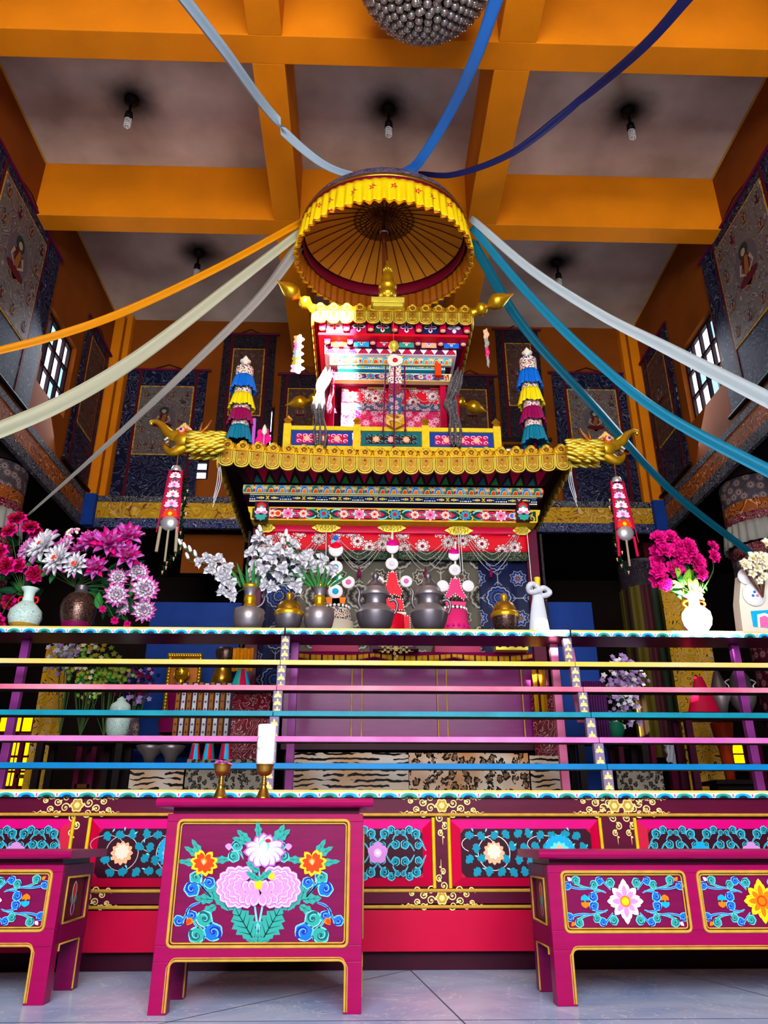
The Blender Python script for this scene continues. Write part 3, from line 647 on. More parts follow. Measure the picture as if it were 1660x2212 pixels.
D('lotus_white', '#c4c2d6', .5)
def art_lotus(b, i, Y, p):
    C = lambda cx, cy: at(310+cx/3.192, 1690+cy/3.192, Y)
    P = Paint(b, C, (0, -1, 0), .0004)
    def L(x, y, a, l, w, lob=4, k=4): P.leaf(x, y, a, l, w, M['teal_paint'], M['teal_line'], lob, k)
    def SC_(pts, r, fl, w, kind=0, k=8):
        P.hook(pts, r, fl, w, M['cyan_paint'], M['blue_mid'] if kind else M['teal_paint'], M['blue_deep'] if kind else M['teal_dark'], k)
    cx = 795
    def both(f):
        f(lambda x: x, 1); f(lambda x: 2*cx-x, -1)
    # stems and big lower leaves
    P.stroke([(790, 1110), (785, 980), (768, 850), (770, 800)], 16, 10, M['cyan_paint'], 3); P.stroke([(790, 1110), (798, 980), (822, 850), (820, 800)], 16, 10, M['cyan_paint'], 3)
    P.stroke([(822, 700), (800, 640), (795, 580)], 12, 8, M['cyan_paint'], 3)
    for s in (-1, 1):
        A = lambda a: a if s > 0 else PI-a
        L(790+s*20, 1108, A(-.9), 95, 50, 3); L(790+s*2, 1108, A(-.35)-.0, 90, 44, 3)
        L(790+s*40, 1070, A(-1.05), 245, 190, 5, 4)
        L(790+s*165, 870, A(-.55) , 190, 90, 4); L(790+s*200, 880, A(-.95), 250, 85, 5, 5)
        L(790+s*310, 810, A(-.1), 130, 80, 3, 6); L(790+s*290, 850, A(.55), 120, 70, 3, 5); L(790+s*300, 800, A(-1.25), 150, 70, 3, 5)
    L(790, 1110, -PI/2, 70, 70, 3, 6)
    # scrolls, mirrored
    for s in (-1, 1):
        X = lambda x: cx+s*(cx-x) if s < 0 else x
        X = (lambda x: x) if s < 0 else (lambda x: 2*cx-x)
        f = -s
        SC_([(X(465), 790), (X(420), 740), (X(388), 690), (X(385), 655)], 38, -f, 16, 0)
        SC_([(X(465), 790), (X(430), 750), (X(380), 700), (X(330), 705)], 48, -f, 16, 1)
        SC_([(X(465), 790), (X(420), 730), (X(415), 700), (X(440), 675)], 36, f, 14, 1)
        SC_([(X(400), 825), (X(330), 850), (X(285), 930), (X(262), 965)], 34, f, 16, 1)
        SC_([(X(400), 825), (X(310), 870), (X(300), 920), (X(322), 905)], 34, f, 14, 1)
        SC_([(X(415), 1090), (X(400), 1030), (X(350), 960), (X(400), 915)], 52, f, 16, 0)
        SC_([(X(415), 1090), (X(420), 1040), (X(380), 1000), (X(345), 1030)], 52, -f, 16, 0)
        SC_([(X(415), 1090), (X(425), 1060), (X(470), 1085), (X(505), 1060)], 58, f*-1, 18, 1)
        SC_([(X(690), 530), (X(670), 470), (X(630), 460), (X(625), 440)], 34, f, 9, 0)
        SC_([(X(690), 530), (X(660), 480), (X(640), 480), (X(615), 490)], 36, -f, 9, 0)
        P.petal(X(300), 985, -PI/2-s*.6, 62, 48, M['orange_paint'], 12); P.petal(X(300), 980, -PI/2-s*.6, 46, 30, M['orange_red'], 13)
        P.petal(X(590), 470, -PI/2 if s < 0 else -PI/2, 50, 50, M['lilac_paint'], 7)
        # side blossoms
        bx, by = X(420), 560
        for a in (-2.6, -2.1): L(bx-10*(-s), by-40, a if s < 0 else PI-a, 150, 60, 3, 3)
        L(bx-20*(-s), by+0, PI+.1 if s < 0 else -.1, 170, 60, 3, 3); L(bx+60*(-s), by-20, -.1 if s < 0 else PI+.1, 130, 60, 3, 3)
        P.stroke([(X(400), 690), (X(402), 640), (X(415), 590)], 12, 8, M['cyan_paint'], 6)
        for k, (m, fr) in enumerate(((M['orange_paint'], 1), (M['yellow_paint'], .96), (M['orange_red'], .76))):
            for j, a in enumerate((-.2, .35, .95, 1.45, 2.1, 2.7, 3.3, -2.3, -1.9, -.9)):
                a = a if s < 0 else PI-a
                P.petal(bx, by-8, a, (100 if j < 7 else 95)*fr, 48*fr, m, 14+k+j*.05)
        P.petal(bx-4, by+14, -PI/2-.1*s, 55, 46, M['orange_paint'], 18); P.petal(bx-4, by+10, -PI/2-.1*s, 40, 26, M['peach_paint'], 19)
        P.disc(bx+35*(-s) if s < 0 else bx-35, by-66, 20, M['crimson_paint'], 13)
    # lilac peonies, two heads side by side
    kk = 20.0; P.disc(cx, 755, 150, M['lilac_paint'], 19.3, 24, .55)
    for a in (PI/2, 1.1, 2.04, .6, 2.54, 1.57): P.petal(cx, 735, a, 112, 90, M['lilac_deep'], 19.5+a*.01); P.petal(cx, 735, a, 106, 80, M['lilac_paint'], 19.7+a*.01)
    for ring, (rad, l, w) in enumerate(((88, 100, 84), (60, 92, 74), (34, 82, 64), (8, 70, 50))):
        for s in (-1, 1):
            ox, oy = cx+s*(112 if ring < 3 else 104), 722
            for a in ((2.95, 2.55, 2.15, 3.35, 3.75, 1.75, 4.15, 1.35, 4.55, 4.95) if ring < 2 else (3.1, 2.5, 3.7, 1.9, 4.3)):
                aa = a if s < 0 else PI-a; rr = rad*(.8 if abs(math.cos(aa)) < .5 else 1)
                x, y = ox+rr*math.cos(aa), oy+rr*math.sin(aa)*.75
                P.petal(x, y, aa, l, w, M['lilac_deep'], kk); P.petal(x, y, aa, l*.95, w*.9, M['lilac_pale'], kk+.2); P.petal(x, y, aa, l*.86, w*.72, M['lilac_paint'], kk+.4); kk += .06
        kk += .5
    for i, (dx, a) in enumerate(((-70, 2.3), (70, .84), (-45, 1.95), (45, 1.19), (-22, 1.7), (22, 1.44), (-60, -2.0), (60, -1.14), (-30, -1.8), (30, -1.34))):
        P.petal(cx+dx, 762, a, 96, 66, M['lilac_deep'], 25+i*.1); P.petal(cx+dx, 762, a, 90, 58, M['lilac_pale'], 25.03+i*.1); P.petal(cx+dx, 762, a, 80, 44, M['lilac_paint'], 25.06+i*.1)
    P.petal(795, 730, -PI/2, 60, 60, M['yellow_paint'], 29); P.disc(885, 645, 24, M['yellow_paint'], 29); P.disc(795, 712, 26, M['yellow_paint'], 29.2)
    for s, yy in ((-1, 600), (1, 660), (-1, 665)): L(800, yy+10, -.65 if s > 0 else PI+.6, 110, 55, 3, 31)
    L(790, 620, -PI/2-.6, 120, 60, 3, 30)
    # white lotus on top
    L(800, 380, -PI/2-.1, 110, 55, 3, 29)
    for a in (-.45, -.05): L(900, 420, -.65+a*.9, 150, 70, 3, 29)
    for a in (-2.35, -2.85): L(740, 420, a, 130, 66, 3, 29)
    for k, (m, fr) in enumerate(((M['lilac_deep'], 1.0), (M['lotus_white'], .9))):
        for j, (a, l) in enumerate(((-2.1, 120), (-1.6, 130), (-1.2, 125), (-.45, 150), (-2.75, 140), (.05, 150), (3.1, 145), (.5, 135), (2.6, 130), (.95, 125), (2.1, 130), (1.5, 115))):
            P.petal(835, 475, a, l*fr, 74*fr, m, 32+k*.3+j*.5)
    P.petal(835, 500, -PI/2, 110, 70, M['cyan_paint'], 39); P.petal(832, 505, -PI/2, 100, 52, M['butter_white'], 40); P.petal(832, 500, -PI/2, 78, 34, M['lilac_pale'], 41)
    P.disc(862, 403, 20, M['crimson_paint'], 40, sy=.7)

def art_daisy(cols, core, backc):
    def f(b, i, Y, p):
        x0, z0, x1, z1 = p; w, h = x1-x0, z1-z0
        C = lambda u, v: (x0+w*(.5+u/2), Y, z0+h*(.5+v/2*1.0))
        cx, cz = (x0+x1)/2, (z0+z1)/2; s = h/2
        P = Paint(b, lambda u, v: (cx+u*s, Y, cz+v*s), (0, -1, 0), .0004)
        A = w/h
        ci = [(M['teal_paint'], M['teal_dark']), (M['blue_mid'], M['blue_deep'])]
        n = 0
        for sx in (-1, 1):
            for sy in (-1, 1):
                def H(pts, r, fl):
                    nonlocal n; m, d = ci[n % 2]; n += 1
                    P.hook([(sx*A*a, sy*bb) for a, bb in pts], r, fl*sx*sy, .08, M['cyan_paint'], m, d, 3+n*.9)
                H([(.30, .30), (.45, .42), (.62, .48), (.72, .55), (.80, .66)], .15, 1)
                H([(.30, .30), (.5, .46), (.7, .44), (.86, .5), (.90, .60)], .14, -1)
                H([(.22, .40), (.27, .58), (.25, .70)], .155, 1)
                H([(.22, .40), (.30, .62), (.37, .78)], .14, -1)
                H([(.35, .36), (.48, .40), (.52, .55)], .14, 1)
                H([(.33, .36), (.46, .34), (.54, .24)], .16, -1)
                m = M['orange_paint'] if sx*sy > 0 else M['sky_paint']
                for a in (-.6, 0, .6): P.petal(sx*A*.66, sy*.24, (PI/2+a)*(-sy), .26, .13, m, 14+a)
                P.petal(sx*A*.92, sy*.86, math.atan2(-sy, -sx), .2, .14, M['lilac_pale'] if sx*sy < 0 else M['orange_paint'], 14)
        if backc: P.flower(0, 0, 12, .56, .24, [M[backc]], PI/12, k=17)
        for j, m in enumerate(cols[1:2]): P.flower(0, 0, 12, .62, .26, [M[cols[0]], M[m]], PI/12, k=18)
        for a in range(8):
            l = .80 if a % 4 == 2 else .72 if a % 4 == 0 else .66
            P.petal(0, 0, a*PI/4, l, .3, M[cols[0]], 20+a*.1); P.petal(0, 0, a*PI/4, l*.72, .2, M[cols[1]], 21+a*.1)
        P.disc(0, 0, .2, M[core[0]], 23, 20); P.disc(0, 0, .14, M[core[1]], 24, 20)
    return f
d1 = art_daisy(('butter_white', 'lilac_paint'), ('orange_paint', 'yellow_paint'), None)
d2 = art_daisy(('yellow_paint', 'orange_paint'), ('orange_red', 'orange_paint'), 'lilac_pale')

Yc = 4.17; a = at(366, 1960, Yc); c = at(783, 1960, Yc)
CX0, CX1 = at(342, 1960, Yc).x, c.x
pz0, pz1 = at(560, 2042, Yc).z, at(560, 1775, Yc).z
px0, px1 = at(372, 1900, Yc).x, at(750, 1900, Yc).x
CH = at(560, 1724, Yc-.05).z
center_table = table('tall crimson table with a painted white lotus over a lilac peony on its front', CX0, CX1, Yc, .46, CH, .085, at(560, 2078, Yc).z,
                     [(px0+.012, pz0, px1, pz1)], art_lotus)
Yr = 4.32; RX0 = at(1192, 2000, Yr).x; RX1 = RX0+2.05
rp = [(at(1221, 1950, Yr).x, at(1350, 2010, Yr).z, at(1484, 1950, Yr).x, at(1350, 1886, Yr).z)]
gap = at(1518, 1950, Yr).x-rp[0][2]; w = rp[0][2]-rp[0][0]
for k in (1, 2): rp.append((rp[0][0]+k*(w+gap), rp[0][1], rp[0][2]+k*(w+gap), rp[0][3]))
def art_right(b, i, Y, p): (d1 if i % 2 == 0 else d2)(b, i, Y, p)
RH = at(1400, 1836, Yr-.05).z
table('long low crimson table at right with painted white and orange daisy panels', RX0, RX1-.05, Yr, .48, RH, .10, at(1400, 2052, Yr).z, rp, art_right)
Yl = 4.42; LX1 = at(122, 1980, Yl).x; LX0 = LX1-2.05
lp1 = (at(104, 1960, Yl).x, at(50, 2008, Yl).z, 0, at(50, 1884, Yl).z); lx = at(100, 1950, Yl).x
lp = [(lx-w*1.03-k*(w+gap), lp1[1], lx-k*(w+gap), lp1[3]) for k in (2, 1, 0)]
table('low crimson table at the left edge with painted scroll panel', LX0, LX1, Yl, .50, at(60, 1836, Yl-.05).z, .10, at(60, 2046, Yl).z, lp, lambda b, i, Y, p: d1(b, i, Y, p))

# ---------------------------------------------------------------- goblet lamps and candle on the tall table
def goblet(px, label):
    base = at(px, 1717, Yc+.06); base.z = CH; t = thing('brass_goblet', label, 'goblet', base, 0, 'brass goblets on the tall table')
    b = MB(); k = .0022*1.08
    b.lathe([(0, 0), (.040, 0), (.041, .006), (.034, .014), (.020, .050), (.012, .066), (.016, .072), (.016, .078), (.010, .083), (.013, .094), (.013, .104), (.009, .108), (.010, .114)], (0, 0, 0), M['brass'], 28); b.build('stem', t, local=True)
    b = MB(); b.lathe([(.010, .113), (.030, .120), (.041, .138), (.044, .158), (.048, .170), (.050, .171), (.047, .168), (.041, .158), (.036, .14), (.0, .13)], (0, 0, 0), M['brass'], 28); b.build('bowl', t, local=True)
    return base
g1 = goblet(476, 'brass goblet filled with pink petals on the tall crimson table')
b = MB()
for i in range(26):
    a, r = rnd.random()*6.28, .036*rnd.random()**.5; c = g1+Vector((r*math.cos(a), r*math.sin(a), .166+rnd.random()*.012))
    e1 = Vector((math.cos(a*3), math.sin(a*3), .3)).normalized()*.014; e2 = Vector((-e1.y, e1.x, .004))
    b.grid(lambda u, v: c+e1*(u-.5)*2*(1-.6*abs(v-.5))+e2*(v-.5)*2+Vector((0, 0, .008*(4*(u-.5)**2))), 3, 3, M['petal_orchid'])
b.build('petal_heap', label='heap of pink petals filling the left brass goblet', cat='petals', kind='stuff')
g2 = goblet(569, 'brass goblet carrying the tall white candle on the tall crimson table')
t = thing('pillar_candle', 'tall thick white pillar candle standing in a brass goblet', 'candle', g2+Vector((0, 0, .160)))
hc = at(575, 1566, Yc+.06).z-g2.z-.160
b = MB(); b.lathe([(0, 0), (.043, 0), (.0475, .03), (.0485, hc-.004), (.046, hc), (.0, hc-.006)], (.0, 0, 0), M['wax_white'], 32); b.build('wax', t, local=True)
b = MB()
for s in (.034, .027):
    b.tube([(s*math.sin(a)*.0+.0492*math.cos(2.75+PI+s*14*math.cos(a)*1.3-1.95+PI*.0), .0492*math.sin(2.75+PI+s*14*math.cos(a)*1.3-1.95), hc*.55+s*math.sin(a)) for a in [i*2*PI/24 for i in range(24)]], .0007, M['bronze_dark'], 4, closed=True)
b.build('printed_emblem', t, local=True)

# ---------------------------------------------------------------- long altar chest
YK = 5.39; KX0, KX1 = -3.4, 4.3; KY = lambda y: at(830, y, YK).z; KXp = lambda x, y=1850: at(x, y, YK).x
KT = KY(1707)
def scallops(b, Y, z0, z1, x0, x1, per=.132):
    P = Paint(b, lambda u, v: (u, Y, v), (0, -1, 0), .0005); h = z1-z0
    P.rect(x0, z0, x1, z1, M['white_paint'], 0); P.rect(x0, z0+h*.70, x1, z1, M['rail_yellow'], 1)
    n = int((x1-x0)/per)
    for i in range(n+1):
        c = x0+per*(i+.2); m1, m2 = (M['cyan_paint'], M['sky_paint']) if i % 2 else (M['cyan_paint'], M['teal_paint'])
        for k, (r, m) in enumerate(((.46, m1), (.41, m2), (.24, M['blue_deep'] if i % 2 else M['teal_dark']), (.18, M['teal_line']))):
            P.poly([(min(max(c+per*r*math.cos(a), x0), x1), z0+min(h*.66*r/.46*math.sin(a)+0, h*.66)) for a in [PI*j/12 for j in range(13)]], m, 2+k)
        cp = c+per/2
        if cp < x1-.01: P.disc(cp, z0+h*.42, per*.035, M['crimson_paint'], 3, 8); P.disc(cp, z0+h*.22, per*.05, M['petal_pinktip'], 2, 8)
t = thing('altar_chest', 'long crimson altar chest with gilt lined panels behind the low tables', 'chest', ((KX0+KX1)/2, YK+.35, 0))
b = MB(); b.box(KX0, KX1, YK+.03, YK+.95, KY(2056), KT-.03, M['maroon_wood']); b.build('body', t)
b = MB(); b.box(KX0, KX1, YK+.07, YK+.9, 0, KY(2056), M['dark_plum']); b.build('plinth', t)
b = MB(); b.box(KX0, KX1, YK-.03, YK+.95, KT-.045, KT, M['rail_yellow']); o = b.build('top_board', t, bevel=.004)
b = MB(); scallops(b, YK-.0305, KT-.047, KT-.001, KX0, KX1); b.build('painted_scallops', o)
b = MB(); b.box(KX0, KX1, YK, YK+.03, KY(1757), KT-.045, M['maroon_wood']); b.build('upper_rail', t)
b = MB(); b.box(KX0, KX1, YK, YK+.03, KY(1952), KY(1928), M['maroon_wood']); b.build('middle_rail', t)
b = MB(); b.box(KX0, KX1, YK, YK+.03, KY(2056), KY(1966), M['red_wood']); b.build('lower_board', t, bevel=.003)
b = MB()
for y in (1959, 1924, 1760): b.tube([(KX0, YK-.002, KY(y)), (KX1, YK-.002, KY(y))], .011, M['gilt_bright'], 6); b.tube([(KX0, YK-.004, KY(y)), (KX1, YK-.004, KY(y))], .0095, M['gilt_line'], 6)
b.build('gilt_beading', t)
stiles = [(-205, -178), (152, 180), (566, 592), (942, 968), (1308, 1377), (1762, 1790)]
for x0, x1 in stiles:
    b = MB(); b.box(KXp(x0), KXp(x1), YK-.001, YK+.03, KY(1930), KY(1757), M['maroon_wood']); b.build('stile', t)
def curls_gilt(P, cx, cz, s, down=True, m=None):
    m = m or M['cream_paint']
    P.flower(cx, cz, 6, .05*s, .045*s, [m, M['gilt_line']], k=2); P.disc(cx, cz, .02*s, m, 6, 12)
    def vine(x, z, dx, dz, n, sc):
        d = math.hypot(dx, dz); dx, dz = dx/d, dz/d; x0, z0 = x, z
        for i in range(n):
            r = sc*.52*(1-.14*i); sg = 1 if i % 2 else -1; cx_, cz_ = x+dx*r*1.1-dz*sg*r*.55, z+dz*r*1.1+dx*sg*r*.55
            a0 = math.atan2(-dz, -dx)
            P.stroke([(cx_+r*(1-.8*t)*math.cos(a0-sg*t*8.5), cz_+r*(1-.8*t)*math.sin(a0-sg*t*8.5)) for t in [j/20 for j in range(21)]], .009*s, .005*s, m, 1.3)
            P.petal(x+dx*r*1.9, z+dz*r*1.9, math.atan2(dz, dx)-sg*.7, r*.9, r*.5, m, 1.2); P.disc(cx_, cz_, r*.2, m, 1.4, 8)
            x += dx*r*1.95; z += dz*r*1.95
        P.stroke([(x+dx*sc*t, z+dz*sc*t+(.1*sc*math.sin(t*9))) for t in [j/8 for j in range(9)]], .006*s, .002*s, m, 1)
    for sx in (-1, 1):
        for sz in (-.38, .38): vine(cx+sx*.045*s, cz+sz*.085*s, sx, sz*.16, 4, .062*s)
    vine(cx, cz+(-.05 if down else .05)*s, 0, -1 if down else 1, 3, .058*s)
for cx0 in (166, 955, 1328, 1357):
    b = MB(); P = Paint(b, lambda u, v: (u, YK-.001, v), (0, -1, 0), .0006); x = KXp(cx0, 1745)
    curls_gilt(P, x, KY(1740), .92); b.build('gilt_arabesque', t)
for cx0 in (166, 955, 1343):
    b = MB(); P = Paint(b, lambda u, v: (u, YK-.001, v), (0, -1, 0), .0006); curls_gilt(P, KXp(cx0, 1935), KY(1940), .85, False); b.build('gilt_arabesque', t)
def vine_art(P, w, h, kind, seed):
    r = random.Random(seed); A = w/2
    leafm = M['teal_leaf']; line = M['silver'] if kind == 'leaf' else M['cyan_paint']
    if kind == 'leaf':
        n = max(2, round(w/.36)); 
        nx, nz = max(3, int(w/.078)), 4
        for ix in range(nx):
            for iz in range(nz):
                x, z = -A+w*(ix+.5+(.25 if iz % 2 else -.25))/nx+r.uniform(-.008, .008), -h/2+h*(iz+.5)/nz+r.uniform(-.006, .006)
                if abs(x) > A-.03 or min((x-(-A+w*(k_+.5)/n))**2+z*z for k_ in range(n)) < .07**2: continue
                a = r.random()*6.28; P.leaf(x-.025*math.cos(a), z-.025*math.sin(a), a, .062, .06, leafm, None, 3, 3+(ix*nz+iz)*.02)
                if r.random() < .5: P.petal(x+.03, z+.02, a+2, .026, .01, M['cyan_paint'], 5)
        for i in range(n):
            cx = -A+w*(i+.5)/n; sg = 1 if i % 2 else -1; R = min(h*.36, w/n*.42)
            P.stroke([(cx+R*math.cos(t), R*math.sin(t)) for t in [j*2*PI/24 for j in range(24)]+[0]], .005, .005, line, 2)
            P.stroke([(cx+R*1.0*math.cos(t)-R, R*.5+R*.5*math.sin(t)) for t in [j*PI/10 for j in range(14)]], .004, .004, line, 2)
            if i % 2 == 0:
                for j in range(12): P.petal(cx, 0, 2*PI*j/12, .072, .035, M['peach_paint'], 5+j*.05)
                for j in range(9): P.petal(cx, .008, 2*PI*j/9, .048, .028, M['butter_cream'], 6+j*.05)
            else:
                for j in range(22): P.petal(cx, .01, 2*PI*j/22, .105, .036, M['sky_paint'], 5+j*.03)
                for j in range(12): P.petal(cx, .0, 2*PI*j/12, .07, .035, M['cyan_paint'], 6+j*.05)
                P.petal(cx, -.03, PI/2, .08, .05, M['peach_paint'], 7); P.disc(cx, 0, .02, M['butter_cream'], 8, 10)
    else:
        n = max(2, round(w/.30))
        for i in range(n+1):
            cx = -A+w*i/n; 
            for sx in (-1, 1):
                for sz in (-1, 1):
                    for (px_, pz_, q, f) in ((.22, .30, .036, 1), (.42, .18, .034, -1), (.36, .40, .030, 1), (.12, .16, .028, -1), (.48, .36, .022, 1)):
                        x = cx+sx*px_*w/n; z = sz*pz_*h
                        if abs(x) < A-.03:
                            f2 = f*sx*sz
                            P.hook([(x-sx*q*2.0, z-sz*q*1.2), (x-sx*q*1.3, z-sz*q*.1), (x-sx*q*.4, z+sz*q*.35)], q*.72, f2, .011, M['cyan_paint'], M['teal_leaf'], M['teal_line'], 2+abs(px_))
            if abs(cx) < A-.06:
                m = M['lilac_paint'] if (i % 2) == 0 else M['sky_paint']
                P.flower(cx, 0, 5, .068, .07, [m], .3, k=4); P.disc(cx, 0, .026, M['lilac_pale'] if i % 2 == 0 else M['cyan_paint'], 6, 10); P.disc(cx, 0, .013, M['teal_dark'] if i % 2 else M['butter_white'], 7, 8)
edges = [(-178, 152, 'scroll'), (180, 566, 'leaf'), (592, 942, 'scroll'), (968, 1308, 'leaf'), (1377, 1762, 'scroll')]
zt_, zb_ = KY(1766), KY(1919)
for i, (xa, xb, kind) in enumerate(edges):
    xa, xb = KXp(xa), KXp(xb)
    o = thing('panel', None, None); o.parent = t; o.location = Vector(((xa+xb)/2, YK, zb_))-t.location
    b = MB(); i1 = .045 if 1 else 0; bx = .085; bz0, bz1 = .062, .068; yo, yi = YK+.012, YK-.012
    Q = lambda x0, x1, z0, z1, y: [Vector((x0, y, z0)), Vector((x1, y, z0)), Vector((x1, y, z1)), Vector((x0, y, z1))]
    a = Q(xa+.02, xb-.02, zb_+.012, zt_-.012, yo); c = Q(xa+bx, xb-bx, zb_+bz0, zt_-bz1, yi)
    for k, m in ((0, 'red_wood'), (1, 'red_wood'), (2, 'red_wood_lit'), (3, 'red_wood')): b.add([a[k], a[(k+1) % 4], c[(k+1) % 4], c[k]], [(0, 1, 2, 3)], M[m])  # top slope painted lighter rose, as if catching the daylight
    b.add(c, [(0, 1, 2, 3)], M['red_wood']); b.box(xa+.02, xb-.02, yo, YK+.04, zb_+.01, zt_-.01, M['red_wood']); b.build('bevelled_surround', o)
    x0, x1, z0, z1 = xa+bx+.0, xb-bx-.0, zb_+bz0, zt_-bz1; q = .03
    b = MB(); y = yi-.002
    b.prism([Vector(v) for v in ((x0+q, y, z0), (x1-q, y, z0), (x1, y, z0+q), (x1, y, z1-q), (x1-q, y, z1), (x0+q, y, z1), (x0, y, z1-q), (x0, y, z0+q))], (0, .006, 0), M['dark_plum'])
    P = Paint(b, lambda u, v: ((x0+x1)/2+u, y, (z0+z1)/2+v), (0, -1, 0), .0006); vine_art(P, x1-x0, z1-z0, kind, i); b.build('painted_field', o)
    for x in (xa+.012, xb-.012): b = MB(); b.tube([(x, YK-.002, zb_), (x, YK-.002, zt_)], .012, M['gilt_bright'], 6); b.build('gilt_moulding', o)

# ---------------------------------------------------------------- stepped offering rack standing on the chest
t = thing('offering_rack', 'stepped open rack of coloured wooden slats with painted posts on the altar chest', 'rack', (0.4, 5.9, KT))
SY = [6.09, 5.93, 5.785, 5.65, 5.54, 5.42]; RZ = [at(830, y, Y).z for y, Y in zip((1359, 1432, 1487, 1542, 1597, 1655), (6.04, 5.92, 5.78, 5.64, 5.53, 5.41))]
RT = at(830, 1358, 6.04).z
b = MB(); 
segs = [(-3.3, at(615, 1365, 6.04).x), (at(617, 1365, 6.04).x, at(1232, 1365, 6.04).x), (at(1234, 1365, 6.04).x, 4.3)]
for x0, x1 in segs:
    b = MB(); b.box(x0, x1, 6.04, 6.42, RT-.05, RT, M['maroon_wood']); o = b.build('top_shelf', t, bevel=.003)
    b = MB(); scallops(b, 6.0395, RT-.052, RT, x0+.003, x1-.003, .121); b.build('painted_scallops', o)
rails = ['rail_yellow', 'rail_pink', 'rail_teal', 'rail_orchid', 'rail_blue']
for k, m in enumerate(rails):
    Y = SY[k+1]-.012; z = RZ[k+1]; xl = at(600 - 8*k, 1432+55*k, Y).x+.02; xr = at(1238+17*k, 1432+55*k, Y).x+.02
    for x0, x1 in ((-3.3, xl-.002), (xl+.002, xr-.002), (xr+.002, 4.3)):
        b = MB(); b.box(x0, x1, Y, Y+.012, z-.019, z+.019, M[m]); b.box(x0, x1, Y+.012, Y+.15, z-.016, z+.016, M['black_wood']); b.build('slat', t, bevel=.003)
M['post_lavender'] = mat('post_lavender', '#8c7ca4', .5, var=.2)
px_l = [616, 608, 600, 592, 586, 580]; px_r = [1228, 1244, 1261, 1278, 1296, 1315]; pys = [1400, 1455, 1512, 1568, 1626, 1682]
for side in (px_l, px_r):
    for k in range(6):
        Y = SY[k]; x = at(side[k], pys[k], Y).x; zt = (RT-.05) if k == 0 else RZ[k]-.02; zb = RZ[k+1]+.02 if k < 5 else KT
        b = MB(); b.box(x-.034, x+.034, Y, Y+.05, zb, zt, M['post_lavender']); P = Paint(b, lambda u, v: (x+u, Y, v), (0, -1, 0), .0006)
        n = max(1, int((zt-zb)/.055)); 
        for i in range(n):
            zc = zb+(zt-zb)*(i+.2)/n
            for a in (PI/2, PI/2+.8, PI/2-.8, PI/2+1.5, PI/2-1.5): P.petal(x*0, zc, a, .03 if abs(a-PI/2) > .1 else .045, .016, M['cream_paint'], 1+a*.1)
        b.build('post', t, bevel=.002)
M['post_pink'] = mat('post_pink', '#d06a98', .45, var=.2)
for pxx, m in ((630, 'mauve_wood'), (1212, 'post_pink'), (-120, 'mauve_wood'), (22, 'mauve_wood'), (1620, 'mauve_wood')):
    x = at(pxx, 1560, 6.3).x; b = MB(); b.box(x-.032, x+.032, 6.3, 6.36, KT, RT-.05, M[m]); b.build('rear_post', t, bevel=.003)
for pxx in (1238, ):
    p0, p1 = at(1222, 1400, 6.25), at(1250, 1560, 5.9); b = MB(); b.prism([p0, p0+Vector((.07, 0, 0)), p1+Vector((.07, 0, 0)), p1], (0, .03, 0), M['post_pink']); b.build('stringer', t)
# ---------------------------------------------------------------- shrine ornament helpers
def lappet_mesh(w, h):
    b = MB(); n = 10; out = [(-w/2, 0), (-w/2, -h*.72)]+[(-w/2*math.cos(PI*i/n), -h*.72-h*.28*math.sin(PI*i/n)) for i in range(1, n)]+[(w/2, -h*.72), (w/2, 0)]
    b.prism([(x, 0, z) for x, z in out], (0, .022, 0), M['gold_mid'])
    def U(s, r, m): b.tube([(x*s, -.003, z*(.5+.5*s)-.004) for x, z in out[0:]], r, m, 5)
    U(.93, .0085, M['gold_pale']); U(.68, .006, M['gold_pale']); U(.82, .003, M['gold_dark'])
    for s in (-1, 1):
        c = (s*w*.13, -h*.6); b.tube([(c[0]+s*w*.12*(1-t*.8)*math.cos(-1+5*t), -.003, c[1]+w*.12*(1-t*.8)*math.sin(-1+5*t)) for t in [i/9 for i in range(10)]], .0055, M['gold_pale'], 5)
        b.tube([(s*w*.03, -.003, -h*.1), (s*w*.12, -.003, -h*.24), (s*w*.05, -.003, -h*.42), (s*w*.02, -.003, -h*.5)], .004, M['gold'], 5)
        b.tube([(0, -.003, -h*.84), (s*w*.14, -.003, -h*.8), (s*w*.25, -.003, -h*.86)], .004, M['gold_dark'], 5)
    b.ball((0, -.003, -h*.2), w*.07, M['gold_dark'], 8, (1, .5, 1))
    return b
def crest_mesh(w, h):
    b = MB(); r = w*.27
    out = []
    for cx, cz, a0, a1 in ((w*.22, h*.36, -PI/2, PI*.42), (0, h*.66, 0, PI), (-w*.22, h*.36, PI*.58, PI*1.5)):
        for i in range(7): a = a0+(a1-a0)*i/6; out.append((cx+r*math.cos(a), cz+r*math.sin(a)))
    b.prism([(x, 0, z) for x, z in out], (0, .03, 0), M['gold'])
    b.tube([(x*.86, -.004, h*.42+(z-h*.42)*.86) for x, z in out], .007, M['gold'], 6, closed=True)
    b.tube([(r*.85*math.cos(a), -.006, h*.45+r*.85*math.sin(a)) for a in [i*PI/6 for i in range(12)]], .0055, M['gold_pale'], 5, closed=True)
    for i in range(5): a = i*2*PI/5+PI/2; b.ball((r*.45*math.cos(a), -.003, h*.45+r*.45*math.sin(a)), r*.26, M['gold_dark'], 6, (1, .5, 1))
    b.prism([(w*.40, 0, 0), (w*.60, 0, 0), (w*.56, 0, h*.35), (w*.5, 0, h*.5), (w*.44, 0, h*.35)], (0, .03, 0), M['gold']); b.ball((w*.5, 0, h*.52), w*.065, M['gold_dark'], 8)
    return b
